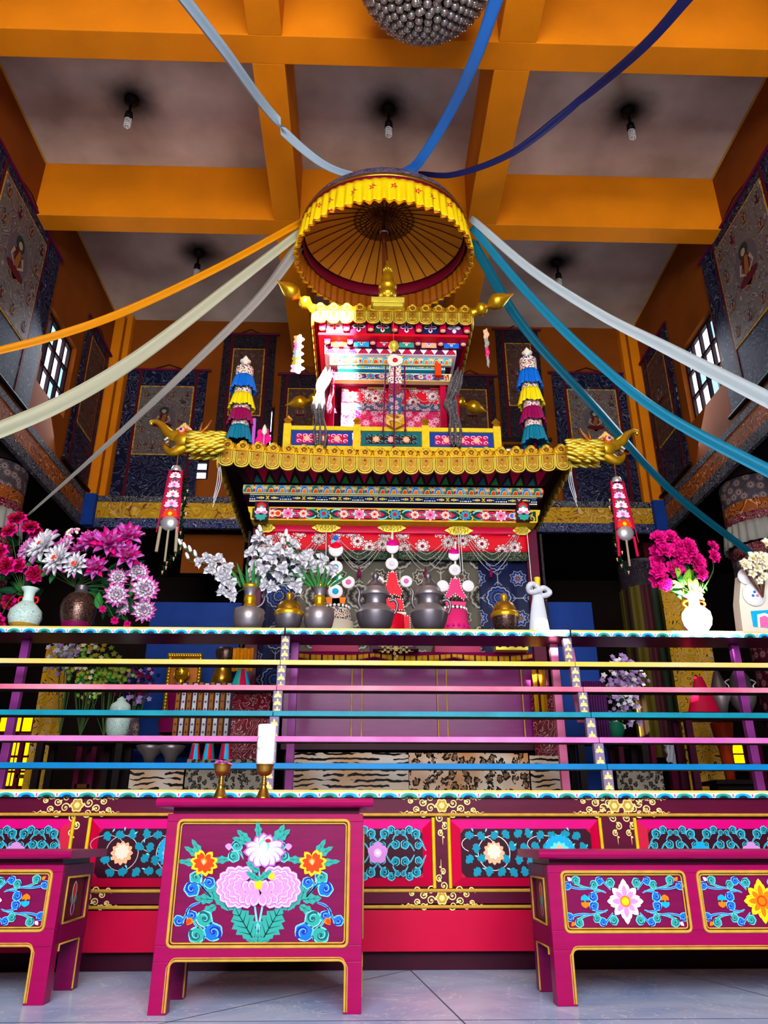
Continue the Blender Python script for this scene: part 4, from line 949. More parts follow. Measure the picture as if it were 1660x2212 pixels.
def eave(parent, x0, x1, Y0, Y1, z, n, hl, hc, lift, nside):
    """gilt eave: a fillet, hanging lappets and an upright crest on the front and both sides"""
    w = (x1-x0)/n; xc = (x0+x1)/2; q = lambda x: lift*((x-xc)/(x1-xc))**2; o0 = world_loc(parent)
    l0 = c0 = None
    for i in range(n):
        x = x0+w*(i+.5)
        if l0 is None:
            l0 = lappet_mesh(w*.97, hl).build('gilt_lappet', parent, local=True); c0 = crest_mesh(w, hc).build('gilt_crest', parent, local=True); a, c = l0, c0
        else: a = copy_tree(l0); c = copy_tree(c0)
        a.location = Vector((x, Y0-.012, z+q(x)))-o0; c.location = Vector((x, Y0, z+q(x)+.012))-o0
    b = MB(); b.grid(lambda u, v: (x0+(x1-x0)*u, Y0-.02+(.05 if v > .5 else 0), z+q(x0+(x1-x0)*u)+[.0, .016, .016, 0][min(3, int(v*3+.5))]), 24, 3, M['gold'], False)
    b.build('eave_fillet', parent)
    wy = (Y1-Y0)/nside
    for x, s in ((x0, 1), (x1, -1)):
        for i in range(nside):
            a = copy_tree(l0); a.location = Vector((x-s*.012, Y0+wy*(i+.5), z+lift))-o0; a.rotation_euler = (0, 0, -s*PI/2)
            c = copy_tree(c0); c.location = Vector((x, Y0+wy*(i+.5), z+lift+.012))-o0; c.rotation_euler = (0, 0, -s*PI/2)
def lotus_roll(parent, x0, x1, Y, z0, z1, per, bright=False, Yb=None):
    R = (z1-z0)/2; zc = (z0+z1)/2; b = MB(); fn = lambda u, v: Vector((x0+u, Y+R*.9-R*.9*math.cos(v/R*1.35), zc+R*math.sin(v/R*1.35)))
    b.grid(lambda u, v: fn(u*(x1-x0), (v-.5)*2*R*1.15), 8, 8, M['cream_paint'])
    if Yb: b.box(x0, x1, Y+R*.8, Yb, z0, z1, M['maroon_wood'])
    P = Paint(b, fn, (0, -1, .0), .0009); n = int((x1-x0)/per)
    for i in range(n):
        c = (x1-x0)*(i+.5)/n; w = (x1-x0)/n
        m1, m2, m3 = (M['blue_mid'], M['cyan_paint'], M['orange_paint']) if i % 2 else (M['teal_dark'], M['teal_paint'], M['orange_red'])
        if bright: m1, m2 = (M['sky_paint'], M['cyan_paint']) if i % 2 else (M['teal_paint'], M['white_paint'])
        for k, (r, m) in enumerate(((.46, m1), (.40, m2), (.34, m1), (.24, M['cream_paint']), (.20, m3))):
            P.poly([(c+w*r*math.cos(a), -R*.62+R*1.35*r/.46*math.sin(a)*.9) for a in [PI*j/12 for j in range(13)]], m, 2+k)
        P.petal(c+w/2, R*.9, -PI/2, R*1.5, w*.2, M['orange_paint'] if i % 2 else M['red_paint'], 3)
    P.rect(0, R*.80, x1-x0, R*1.05, M['gilt_line'], 1); P.rect(0, -R*1.02, x1-x0, -R*.8, M['teal_dark'], 1)
    return b.build('lotus_moulding', parent)
def bead_band(parent, x0, x1, Y, z0, z1, Yb, light=False):
    b = MB(); b.box(x0, x1, Y, Yb, z0, z1, M['sky_paint'] if light else M['navy']); h = z1-z0; P = Paint(b, lambda u, v: (x0+u, Y, (z0+z1)/2+v*h), (0, -1, 0), .001)
    for v in (-.43, .43): P.rect(0, v-.07, x1-x0, v+.07, M['cream_paint'], 1)
    L = x1-x0; n = max(3, round(L/.38)); 
    for i in range(n):
        c = L*(i+.5)/n; w = L/n
        b.tube([(x0+c-w*.04, Y-.002, (z0+z1)/2+h*.22), (x0+c+w*.04, Y-.002, (z0+z1)/2-h*.22)], .006, M['gilt_bright'], 5); b.tube([(x0+c-w*.04, Y-.002, (z0+z1)/2-h*.22), (x0+c+w*.04, Y-.002, (z0+z1)/2+h*.22)], .006, M['gilt_bright'], 5)
        for s in (-1, 1):
            for j, r in enumerate((.010, .016, .010, .007)): b.ball((x0+c+s*w*(.12+.055*j), Y, (z0+z1)/2), r, M['cream_paint'] if j != 1 else M['gilt_bright'], 8, (1, .4, 1))
            for j in range(5): b.ball((x0+c+s*w*(.36+.03*j), Y, (z0+z1)/2+(h*.16 if j % 2 else -h*.16)), .008, M['teal_paint'] if j % 2 else M['white_paint'], 6, (1, .4, 1))
    return b.build('beaded_band', parent)
def lintel(parent, x0, x1, Y, z0, z1, Yb, ground, field, nf=2):
    h = z1-z0; zc = (z0+z1)/2; t = h*.5; b = MB()
    out = [(x0, z1), (x0-t*.7, z1), (x0-t*.5, zc+h*.12), (x0-t*.25, zc), (x0-t*.2, z0+h*.1), (x0, z0)]
    pts = out+[(x1+(x0-x), z) for x, z in out[::-1]]
    b.prism([(x, Y, z) for x, z in pts][::-1], (0, Yb-Y, 0), M['gilt_bright' if ground == 'gilt' else 'cream_paint']); P = Paint(b, lambda u, v: (x0+u, Y, zc+v*h), (0, -1, 0), .001); L = x1-x0
    P.rect(.0, -.38, L, .38, M['teal_line'] if ground == 'gilt' else M['plum_wood'], 1)
    for i in range(nf):
        a, c = L*(i+.14)/nf, L*(i+.86)/nf; q = h*.6
        P.poly([(a, 0), (a+q, .42), (c-q, .42), (c, 0), (c-q, -.42), (a+q, -.42)], M[field], 3)
        m = (a+c)/2
        for j, (f, r, mm) in enumerate(((0, .45, 'pink_paint'), (-.3, .3, 'peach_paint'), (.3, .3, 'peach_paint'))):
            x = m+(c-a)*f; Q = Paint(b, lambda u, v: (x0+x+u*h, Y, zc+v*h), (0, -1, 0), .001)
            Q.flower(0, 0, 8, r, .2, [M['white_paint'], M[mm]], k=5); Q.disc(0, 0, .1, M['red_paint'], 8, 10)
            for s in (-1, 1):
                for s2 in (-1, 1):
                    Q.stroke([(s*(r+.5*(1-t*.8)*math.cos(5*t))+s*.1, s2*(.15+.25*(1-t*.7)*math.sin(5*t))) for t in [k/8 for k in range(9)]], .1, .05, M['teal_paint'] if s*s2 > 0 else M['cyan_paint'], 4)
    gm = M['gilt_bright'] if ground == 'gilt' else M['cream_paint']
    n = int(L/(h*.62))
    for i in range(n):
        u = L*(i+.5)/n; fr = (u/L*nf) % 1
        if fr < .15 or fr > .85:
            Q = Paint(b, lambda a, c: (x0+u+a*h, Y, zc+c*h), (0, -1, 0), .001)
            for s in (-1, 1): Q.stroke([(.22*(1-t*.8)*math.cos(6*t+s), s*.17+.22*(1-t*.8)*math.sin(6*t+s)) for t in [k/8 for k in range(9)]], .11, .05, gm, 2)
    for u in ([L*(i)/nf for i in range(1, nf)] if nf > 1 else []):
        Q = Paint(b, lambda a, c: (x0+u+a*h, Y, zc+c*h), (0, -1, 0), .001); Q.flower(0, 0, 8, .42, .24, [M['blue_mid'], M['teal_paint']], k=5); Q.disc(0, 0, .16, M['crimson_paint'], 8, 12)
    for s in (0, 1):
        for j, mm in enumerate(('blue_mid', 'orange_red')):
            Q = Paint(b, lambda a, c: (x0+(L*.065 if not s else L*.935)+(j*h*.9-h*.4)+a*h, Y, zc+c*h), (0, -1, 0), .001); Q.disc(0, 0, .24, M['cream_paint'], 5, 12); Q.disc(0, 0, .17, M[mm], 6, 12)
    return b.build('painted_lintel', parent)
def brackets(parent, x0, x1, Y, z0, z1, n, cols, Yb, blocks='crimson_paint'):
    b = MB(); b.box(x0, x1, Y+.02, Yb, z0, z1, M['maroon_wood']); w = (x1-x0)/n; h = z1-z0
    for i in range(n):
        a, c = x0+w*(i+.17), x0+w*(i+.83); P = Paint(b, lambda u, v: ((a+c)/2+u, Y+.02, (z0+z1)/2+v), (0, -1, 0), .001)
        P.rect(-(c-a)/2, -h/2, (c-a)/2, h/2, M[cols[i % len(cols)]], 1)
        for q in range(4): P.petal(0, 0, q*PI/2, h*.36, h*.22, M['white_paint'], 2+q*.1); P.petal(0, 0, q*PI/2, h*.28, h*.12, M[cols[(i+1) % len(cols)]], 3+q*.1)
    for i in range(n+1):
        x = x0+w*i; b.box(x-w*.13, x+w*.13, Y-.04, Y+.02, z0+h*.15, z1, M[blocks]); b.ball((x, Y-.03, z0+h*.12), w*.13, M['peach_paint'], 8, (1, .8, .6))
    return b.build('bracket_row', parent)

# ---------------------------------------------------------------- lower shrine
xs = .325
shr = thing('shrine', 'large two-storey red and gold wooden shrine with scalloped gilt eave behind the rack', 'shrine', (xs, 8.1, 0))
A_ = lambda x, y, Y: at(x, y, Y)
ez = A_(850, 990, 6.95).z; ex0, ex1 = A_(472, 1000, 6.95).x, A_(1232, 1000, 6.95).x
eave(shr, ex0, ex1, 6.95, 9.2, ez, 23, .185, .115, .075, 14)
b = MB(); M['soffit'] = mat('soffit', '#2c0a10', .6, var=.3)
b.prism([(ex0+.02, 6.97, ez-.015), (ex1-.02, 6.97, ez-.015), (ex1-.02, 9.18, ez-.015), (ex0+.02, 9.18, ez-.015)], (0, 0, .05), M['soffit'])
b.add([(ex0+.03, 7.0, ez+.03), (ex1-.03, 7.0, ez+.03), (ex1-.03, 9.15, ez+.03), (ex0+.03, 9.15, ez+.03), (ex0+.35, 7.35, ez+.12), (ex1-.35, 7.35, ez+.12), (ex1-.35, 8.9, ez+.12), (ex0+.35, 8.9, ez+.12)], [(4, 5, 6, 7), (0, 1, 5, 4), (1, 2, 6, 5), (2, 3, 7, 6), (3, 0, 4, 7)], M['maroon_wood'])
b.build('roof_board', shr)
# scaly lozenge cornice under the eave
r1a, r1b = A_(850, 1047, 7.34), A_(850, 1030, 7.2); bx0, bx1 = A_(530, 1047, 7.34).x, A_(1175, 1047, 7.34).x
b = MB(); nz = 24; w = (bx1-bx0)/nz
b.add([(bx0, 7.34, r1a.z), (bx1, 7.34, r1a.z), (bx1+.1, 7.12, ez-.02), (bx0-.1, 7.12, ez-.02)], [(0, 1, 2, 3)], M['soffit'])
nrm = Vector((0, -(ez-r1a.z), -.22)).normalized()
P = Paint(b, lambda u, v: (bx0+u, 7.34-.22*v, r1a.z+(ez-.02-r1a.z)*v), nrm, .0012)
for i in range(nz):
    for j in range(5):
        for k in range(j+1): P.petal(w*(i+.5)+(k-j/2)*w*.2, .95-j*.2, -PI/2, .0, 0, M['red_wood'], 1) if 0 else None
    P.poly([(w*(i+.02), .9), (w*(i+.5), .05), (w*(i+.98), .9)], M['crimson_paint' if i % 2 else 'maroon_wood'], 1)
    for j in range(1, 5):
        for k in range(j): P.disc(w*(i+.5)+(k-(j-1)/2)*w*.19, .1+j*.19, w*.055, M['soffit'], 2, 6, sy=1.6/w*.05)
    P.poly([(w*i-w*.3, .05), (w*i, .5), (w*i+w*.3, .05)], M['teal_dark' if i % 2 else 'green_paint'], 1.5) if i else None
b.build('scale_cornice', shr)
BYE = 8.9
lotus_roll(shr, A_(525, 1058, 7.34).x, A_(1173, 1058, 7.34).x, 7.34, A_(850, 1068, 7.34).z, A_(850, 1047, 7.34).z, .118, Yb=BYE)
bead_band(shr, A_(539, 1078, 7.38).x, A_(1160, 1078, 7.38).x, 7.38, A_(850, 1087, 7.38).z, A_(850, 1070, 7.38).z, BYE)
x0, x1 = A_(548, 1090, 7.5).x, A_(1150, 1090, 7.5).x
b = MB(); b.box(x0, x1, 7.5, BYE, A_(850, 1100, 7.5).z, A_(850, 1082, 7.5).z, M['maroon_wood']); b.build('recessed_board', shr)
lintel(shr, A_(545, 1110, 7.44).x, A_(1158, 1110, 7.44).x, 7.44, A_(850, 1126, 7.44).z, A_(850, 1098, 7.44).z, 7.62, 'gilt', 'red_wood', 4)
zl = A_(850, 1126, 7.44).z
b = MB(); b.box(x0, x1, 7.62, BYE, zl-.02, A_(850, 1100, 7.5).z, M['maroon_wood']); b.build('ceiling_board', shr)
for px_ in (567, 1128):
    t0 = A_(px_, 1086, 7.40); b = MB(); x = t0.x; zt = t0.z; zb = A_(px_, 1126, 7.40).z; b.box(x-.07, x+.07, 7.36, 7.44, zb, zt, M['dark_plum'])
    P = Paint(b, lambda u, v: (x+u, 7.36, (zt+zb)/2+v), (0, -1, 0), .001); h = zt-zb
    P.petal(0, -h*.05, PI/2, h*.5, .10, M['red_paint'], 2); P.petal(0, 0, PI/2, h*.3, .06, M['teal_paint'], 3)
    for a in (-.9, -.45, 0, .45, .9): P.petal(0, -h*.12, PI/2+a*1.6, .07, .04, M['white_paint'], 4+a*.1); P.petal(0, -h*.25, -PI/2+a*1.5, .065, .04, M['teal_paint'], 4+a*.1)
    P.petal(0, -h*.1, 0, .06, .03, M['pink_paint'], 5); P.petal(0, -h*.1, PI, .06, .03, M['pink_paint'], 5); b.build('capital', shr)
for X, w in ((A_(552, 1250, 7.62).x-.06, .13), (A_(1146, 1250, 7.62).x-.02, .13)):
    b = MB(); b.box(X, X+w, 7.62, 7.74, 0, zl, M['maroon_wood']); b.build('post', shr, bevel=.005)
    b = MB(); b.box(X, X+w, 8.75, 8.87, 0, zl, M['maroon_wood']); b.build('post', shr, bevel=.005)
for X, s in ((A_(549, 1250, 7.9).x-.06, -1), (A_(1146, 1250, 7.9).x+.12, 1)):
    b = MB(); b.box(X-.012, X+.012, 7.76, 8.74, .9, zl, B['dark_floral']); b.build('side_brocade', shr)
b = MB(); b.box(x0, x1, 8.84, 8.86, .5, zl, M['dark_hall']); b.build('rear_panel', shr)

D('bead_grey', '#a8a4a4', .4)
# brocade hangings inside the shrine
YV = 7.60; vx0, vx1 = A_(556, 1140, YV).x, A_(1141, 1140, YV).x; Z = lambda y, Y=YV: A_(850, y, Y).z
t = thing('red_valance', 'red peony brocade valance hanging under the lower shrine lintel', 'valance', ((vx0+vx1)/2, YV, Z(1207)))
def cloth(nm, x0, x1, Y, z0, z1, m, parent, amp=.008, fr=9, nu=40, sag=0, **kw):
    b = MB(); b.grid(lambda u, v: (x0+(x1-x0)*u, Y+amp*math.sin(u*fr*2*PI), z0+(z1-z0)*v-sag*math.sin(PI*u)*(1 if v < .5 else .6)), nu, 4, m, True, x1-x0, z1-z0)
    return b.build(nm, parent, solid=.003, **kw)
cloth('plain_band', vx0, vx1, YV-.012, Z(1153), Z(1130), M['red_wood'], t, .003, 6, sag=.01)
cloth('peony_band', vx0, vx1, YV, Z(1190), Z(1152), B['red_peony'], t, .006, 7)
cloth('green_band', vx0, vx1, YV+.006, Z(1209), Z(1187), B['green_brocade'], t, .006, 7)
M['medallion'] = B['gold_relief']
for px_ in (575, 705, 847, 992, 1128):
    c = A_(px_, 1140 if px_ < 900 else 1146, YV-.04); b = MB(); half = .14 if 600 < px_ < 1100 else .09
    pts = [(half*1.0*math.cos(a)*(1+.1*math.cos(6*a)), .047*math.sin(a)*(1+.12*abs(math.cos(5*a)))) for a in [i*2*PI/40 for i in range(40)]]
    b.prism([c+Vector((x, 0, z)) for x, z in pts], (0, .02, 0), M['gold_pale'])
    for i in range(34):
        a = i*2.4; r = (i/34)**.5; b.ball(c+Vector((half*.85*r*math.cos(a), -.004, .038*r*math.sin(a))), .0095, M['gold_pale' if i % 3 else 'gold'], 6)
    b.build('gilt_medallion', t)
for sec, (pa, pb) in enumerate(((590, 700), (712, 840), (855, 985), (1000, 1122))):
    for k in range(4):
        a = A_(pa+4*k, 1155, YV-.05); c = A_(pb-4*k, 1155, YV-.05); sag = .42-.065*k; b = MB()
        pts = [Vector((a.x+(c.x-a.x)*u, YV-.05-.006*k, a.z-sag*(1-abs(2*u-1)**(1.5)))) for u in [i/18 for i in range(19)]]
        b.tube(pts, .0035, M['bead_grey'], 6); b.build('bead_swag', t)
    m = A_((pa+pb)/2, 1238, YV-.05); b = MB(); b.lathe([(0, .07), (.006, .06), (.01, .03), (.018, .02), (.02, -.05), (0, -.05)], m, M['plum_wood'], 10); b.build('tassel', t)
for px_ in (705, 990, 995, 1139):
    a = A_(px_, 1150, YV-.06); b = MB(); b.tube([a, a+Vector((.01, 0, -.9 if px_ > 1100 else -.45))], .006, M['silver'], 6); b.build('bead_string', t)
zb = 2.0
for nm, a, c, m, lab in (('brocade_hanging', 556, 642, 'navy_geo', 'navy geometric brocade hanging at the left inside the lower shrine'), ('brocade_hanging', 640, 1037, 'grey_geo', 'wide grey geometric brocade hanging in the middle of the lower shrine'), ('brocade_hanging', 1035, 1150, 'navy_geo', 'navy geometric brocade hanging at the right inside the lower shrine')):
    cloth(nm, A_(a, 1300, 7.66).x, A_(c, 1300, 7.66).x, 7.66+(.02 if m == 'navy_geo' else 0), zb, Z(1195), B[m], None, .008, 3, label=lab, cat='hanging')

# ---------------------------------------------------------------- balustrade on the lower roof
YBL = 7.05; bl = thing('balustrade', 'low yellow balustrade with three painted blue panels above the lower gilt eave', 'balustrade', A_(850, 966, YBL))
z0, z1 = A_(850, 968, YBL).z, A_(850, 922, YBL).z; bx = [A_(p, 945, YBL).x for p in (620, 771, 920, 1075)]
b = MB(); b.box(bx[0]-.04, bx[3]+.04, YBL, YBL+.06, z1-.05, z1, M['gilt_bright']); b.build('top_rail', bl, bevel=.003)
b = MB(); b.box(bx[0]-.04, bx[3]+.04, YBL, YBL+.06, z0-.03, z0+.02, M['gilt_bright']); b.build('bottom_rail', bl, bevel=.003)
for x in bx:
    b = MB(); b.box(x-.04, x+.04, YBL-.01, YBL+.07, z0-.03, z1+.02, M['gilt_bright']); b.build('post', bl, bevel=.003)
    c = Vector((x, YBL+.03, z1+.085)); b = MB(); b.box(x-.032, x+.032, YBL-.0, YBL+.06, z1+.02, z1+.045, M['gold_dark'])
    r = .052; vs = [c+Vector(v)*r for v in ((0, 0, 1.1), (0, 0, -1), (.95, 0, 0), (-.95, 0, 0), (0, .95, 0), (0, -.95, 0))]
    b.add(vs, [(0, 5, 2), (0, 2, 4), (0, 4, 3), (0, 3, 5), (1, 2, 5), (1, 4, 2), (1, 3, 4), (1, 5, 3)], M['gold']); b.build('gem_finial', bl)
for i in range(3):
    xa, xb = bx[i]+.045, bx[i+1]-.045; b = MB(); b.box(xa, xb, YBL+.02, YBL+.035, z0+.02, z1-.05, M['teal_dark' if i == 1 else 'blue_paint'])
    P = Paint(b, lambda u, v: ((xa+xb)/2+u, YBL+.02, (z0+z1)/2-.015+v), (0, -1, 0), .001); h = z1-z0
    P.rect(-(xb-xa)*.42, -h*.22, (xb-xa)*.42, h*.22, M['crimson_paint' if i != 1 else 'dark_plum'], 1)
    for s in (-1, 1):
        for k in range(4):
            x = s*(xb-xa)*(.08+.1*k)
            for s2 in (-1, 1): P.stroke([(x+.028*(1-t*.8)*math.cos(s*6*t), s2*.032+.026*(1-t*.8)*math.sin(6*t)) for t in [q/9 for q in range(10)]], .009, .005, M['lilac_pale' if i != 1 else 'teal_paint'], 2)
    for x, m in ((0, 'pink_paint'), (-.16, 'orange_paint' if i == 1 else 'pink_paint'), (.16, 'orange_paint' if i == 1 else 'pink_paint')):
        P.flower(x, 0, 7, .042, .03, [M[m], M['peach_paint']], k=4)
    b.build('painted_panel', bl)

# ---------------------------------------------------------------- upper pavilion
YU = 7.12; uz = A_(850, 675, YU).z; ux0, ux1 = A_(677, 690, YU).x, A_(1020, 690, YU).x
pav = thing('upper_pavilion', 'small red pavilion with gilt scalloped roof standing above the yellow balustrade', 'pavilion', (xs, 8.0, A_(850, 966, YBL).z))
eave(pav, ux0, ux1, YU, 9.0, uz, 12, .165, .105, .0, 13)
b = MB(); M['soffit_red'] = mat('soffit_red', '#9c0a20', .5, var=.2)
b.box(ux0+.02, ux1-.02, YU+.02, 8.98, uz-.02, uz+.03, M['soffit_red']); 
b.add([(ux0+.02, YU+.02, uz+.03), (ux1-.02, YU+.02, uz+.03), (ux1-.02, 8.98, uz+.03), (ux0+.02, 8.98, uz+.03), (.1, 7.9, uz+.35), (.5, 7.9, uz+.35), (.5, 8.2, uz+.35), (.1, 8.2, uz+.35)], [(4, 5, 6, 7), (0, 1, 5, 4), (1, 2, 6, 5), (2, 3, 7, 6), (3, 0, 4, 7)], M['gold_dark'])
b.build('roof_board', pav)
X_ = lambda p, y, Y: A_(p, y, Y).x
UB = 8.8
bp = ['teal_paint', 'crimson_paint', 'blue_mid', 'plum_wood', 'white_paint', 'red_paint']
brackets(pav, X_(697, 712, 7.2), X_(1008, 712, 7.2), 7.2, Z(721, 7.2), uz-.02, 6, ['white_paint', 'crimson_paint', 'green_dark', 'red_wood', 'navy', 'plum_wood'], UB, 'red_wood')
b = MB(); b.box(X_(688, 722, 7.18), X_(1012, 722, 7.18), 7.18, UB, Z(726, 7.18), Z(721, 7.18), M['red_paint']); b.build('red_fillet', pav)
brackets(pav, X_(708, 737, 7.28), X_(1000, 737, 7.28), 7.28, Z(748, 7.28), Z(726, 7.28), 6, ['orange_paint', 'sky_paint', 'crimson_paint', 'teal_paint', 'peach_paint', 'blue_mid'], UB, 'plum_wood')
x0, x1 = X_(702, 756, 7.34), X_(986, 756, 7.34); za, zc_ = Z(766, 7.34), Z(748, 7.34)
b = MB(); b.box(x0, x1, 7.34, UB, za, zc_, M['white_paint']); P = Paint(b, lambda u, v: (x0+u, 7.34, za+(zc_-za)*v), (0, -1, 0), .001); n = 12; w = (x1-x0)/n
for i in range(n):
    P.poly([(w*i, .06), (w*(i+.5), .92), (w*(i+1), .06)], M['crimson_paint' if i % 2 else 'plum_wood'], 1)
    P.poly([(w*(i+.72), .98), (w*(i+1), .55), (w*(i+1.28), .98)], M['cyan_paint'], 1.5) if i < n-1 else None
    for j in range(1, 4):
        for k in range(j): P.disc(w*(i+.5)+(k-(j-1)/2)*w*.22, .85-j*.22, w*.06, M['cream_paint'], 2, 6, sy=1)
b.build('scale_cornice', pav)
lotus_roll(pav, X_(713, 777, 7.4), X_(976, 777, 7.4), 7.4, Z(786, 7.4), Z(767, 7.4), .11, True, UB)
bead_band(pav, X_(730, 792, 7.46), X_(962, 792, 7.46), 7.46, Z(798, 7.46), Z(787, 7.46), UB, True)
b = MB(); b.box(X_(722, 804, 7.58), X_(962, 804, 7.58), 7.58, UB, Z(828, 7.6), Z(797, 7.5), M['maroon_wood']); b.build('recessed_board', pav)
lintel(pav, X_(716, 813, 7.5), X_(970, 813, 7.5), 7.5, Z(822, 7.5), Z(806, 7.5), 7.58, 'cream', 'mauve_wood', 3)
pz = A_(850, 966, YBL).z
for p in (703, 716, 958, 985):
    x = X_(p, 870, 7.62); b = MB(); b.box(x-.035, x+.035, 7.60, 7.67, pz, Z(826, 7.6), M['red_wood']); b.build('post', pav, bevel=.004)
for p in (703, 985):
    x = X_(p, 870, 7.62); b = MB(); b.box(x-.035, x+.035, 8.7, 8.77, pz, Z(826, 7.6), M['red_wood']); b.build('post', pav, bevel=.004)
b = MB(); b.box(X_(703, 870, 7.6), X_(985, 870, 7.6), 8.2, 8.24, pz, Z(826, 7.6), M['maroon_wood']); b.build('rear_panel', pav)
b = MB(); b.box(X_(690, 960, 7.5), X_(1005, 960, 7.5), 7.3, 8.9, pz-.06, pz, M['maroon_wood']); b.build('floor_board', pav)
b = MB(); c = A_(946, 804, 7.44); b.box(c.x-.035, c.x+.035, 7.38, 7.44, c.z-.08, c.z+.08, M['orange_red']); b.build('red_tab', pav)
def finial(c, d, label, s=1.0):
    t = thing('gilt_finial', label, 'finial', c); d = Vector(d).normalized(); R = d.to_track_quat('Z', 'Y').to_matrix().to_4x4()
    b = MB(); b.M = R; b.lathe([(0, -.02), (.05*s, -.02), (.06*s, .02), (.045*s, .05), (.06*s, .08), (.085*s, .12), (.06*s, .17), (.03*s, .19)], (0, 0, 0), M['gold'], 20, ripple=.06, rn=8); b.build('socket', t, local=True)
    b = MB(); b.M = R; b.lathe([(.028*s, .18), (.03*s, .21), (.075*s, .25), (.098*s, .30), (.088*s, .36), (.055*s, .42), (.022*s, .47), (.006*s, .52), (0, .53)], (0, 0, 0), M['gold'], 24); b.build('bud', t, local=True)
finial(Vector((ux0-.0, YU, uz+.02)), (-.8, -.45, .42), 'gilt bud finial at the front left corner of the upper roof')
finial(Vector((ux1+.0, YU, uz+.0)), (.9, -.35, .30), 'gilt bud finial at the front right corner of the upper roof')
finial(Vector((ux0+.02, 8.98, uz-.0)), (-.8, .1, -.15), 'gilt bud finial at the rear left corner of the upper roof')
finial(Vector((ux1-.02, 8.98, uz-.0)), (.8, .1, -.25), 'gilt bud finial at the rear right corner of the upper roof')
# hangings of the upper pavilion
YW = 7.72; wx0, wx1 = X_(738, 870, YW), X_(953, 870, YW)
t = thing('pavilion_valance', 'red and pink brocade hanging inside the upper pavilion', 'hanging', ((wx0+wx1)/2, YW, Z(925, YW)))
cloth('plain_band', wx0, wx1, YW-.012, Z(842, YW), Z(822, YW), M['red_wood'], t, .003, 5)
cloth('peony_band', wx0, wx1, YW-.004, Z(872, YW), Z(841, YW), B['red_peony'], t, .005, 5)
cloth('navy_band', wx0, wx1, YW, Z(887, YW), Z(871, YW), B['multi_floral'], t, .005, 5)
cloth('pink_brocade', wx0, wx1, YW+.01, pz, Z(886, YW), B['pink_brocade'], t, .006, 4)
for p in (812, 882, 948):
    c = A_(p, 834, YW-.03); b = MB()
    b.prism([c+Vector((.10*math.cos(a), 0, -.03+.07*math.sin(a)*(1+.1*math.cos(8*a)))) for a in [PI*i/14 for i in range(15)]], (0, .015, 0), M['gold_pale']); b.build('gilt_medallion', t)
for (pa, pb) in ((745, 808), (815, 878), (885, 948)):
    for k in range(3):
        a, c = A_(pa+3*k, 842, YW-.04), A_(pb-3*k, 842, YW-.04); sag = .28-.06*k
        b = MB(); b.tube([Vector((a.x+(c.x-a.x)*u, YW-.04, a.z-sag*(1-(2*u-1)**2))) for u in [i/14 for i in range(15)]], .0035, M['bead_grey'], 5); b.build('bead_swag', t)
# draped corner scarves
def scarf(label, pts, Y, w, m, nm='draped_scarf', cat='scarf'):
    """strip following pixel centre points with a zig-zag twist"""
    P3 = catmull([A_(x, y, Y+dy) for x, y, dy in pts], 6); n = len(P3)-1; b = MB()
    def f(u, v):
        i = min(n, int(round(v*n))); p = P3[i]; ww = w*(.75+.5*math.sin(v*9)**2)
        return p+Vector(((u-.5)*ww, .05*math.sin(u*2.5*2*PI+v*4), .02*math.sin(u*PI*2)))
    b.grid(f, 12, n, m, True, w*1.6, (P3[0]-P3[-1]).length); return b.build(nm, solid=.004, label=label, cat=cat)
scarf('dark patterned scarf draped down the left corner of the upper pavilion', [(708, 800, 0), (696, 835, 0), (688, 875, -.02), (692, 915, -.06), (693, 968, -.15)], 7.15, .13, B['scarf_pattern'])
scarf('grey patterned scarf draped down the right corner of the upper pavilion', [(993, 800, 0), (980, 845, 0), (972, 870, -.02), (982, 905, -.06), (986, 965, -.15)], 7.15, .12, B['scarf_pattern'])
scarf('crimson patterned scarf behind the grey one at the left pavilion corner', [(716, 800, 0), (712, 850, 0), (706, 890, 0)], 7.3, .09, B['scarf_red'])
# central hanging ornament
Yh = 6.98; t = thing('hanging_banner', 'narrow patchwork banner hanging down the middle of the upper pavilion', 'banner', A_(854, 750, Yh))
top = A_(851, 752, Yh); b = MB(); b.lathe([(0, .10), (.02, .09), (.05, .06), (.06, .02), (.04, -.02), (.02, -.03), (.02, -.06)], top, M['gold_pale'], 16); b.tube([top+Vector((0, .02, .05)), Vector((top.x, Yh+.03, uz-.02))], .004, M['gold']); b.build('gilt_knob', t)
rows = [(768, 776, 18, 'gold_pale', 1), (776, 800, 13, 'white_brocade', 0), (800, 812, 13, 'red_dots', 0), (812, 828, 15, 'white_brocade', 0), (828, 852, 13, 'scarf_red', 0), (852, 895, 14, 'multi_floral', 0), (895, 922, 19, 'gold_dragon', 0)]
for y0, y1, hw, m, g_ in rows:
    a, c = A_(854-hw, y0, Yh), A_(854+hw, y1, Yh); b = MB(); mm = M[m] if g_ else B[m]
    if y0 in (768, 828, 895): pts = [(a.x, a.z), (c.x, a.z), (c.x+.01, c.z+.04), ((a.x+c.x)/2, c.z-.02), (a.x-.01, c.z+.04)]
    else: pts = [(a.x, a.z), (c.x, a.z), (c.x, c.z), (a.x, c.z)]
    b.prism([(x, Yh, z) for x, z in pts], (0, .015, 0), mm); b.build('brocade_tier', t)
c = A_(854, 778, Yh-.03); b = MB(); b.prism([c+Vector((.085*math.cos(a), 0, .075*math.sin(a)*(1+.12*math.cos(3*a)))) for a in [i*2*PI/24 for i in range(24)]], (0, .02, 0), M['butter_cream']); b.ball(c, .03, M['butter_red'], 10, (1, .5, 1)); b.build('lotus_plaque', t)
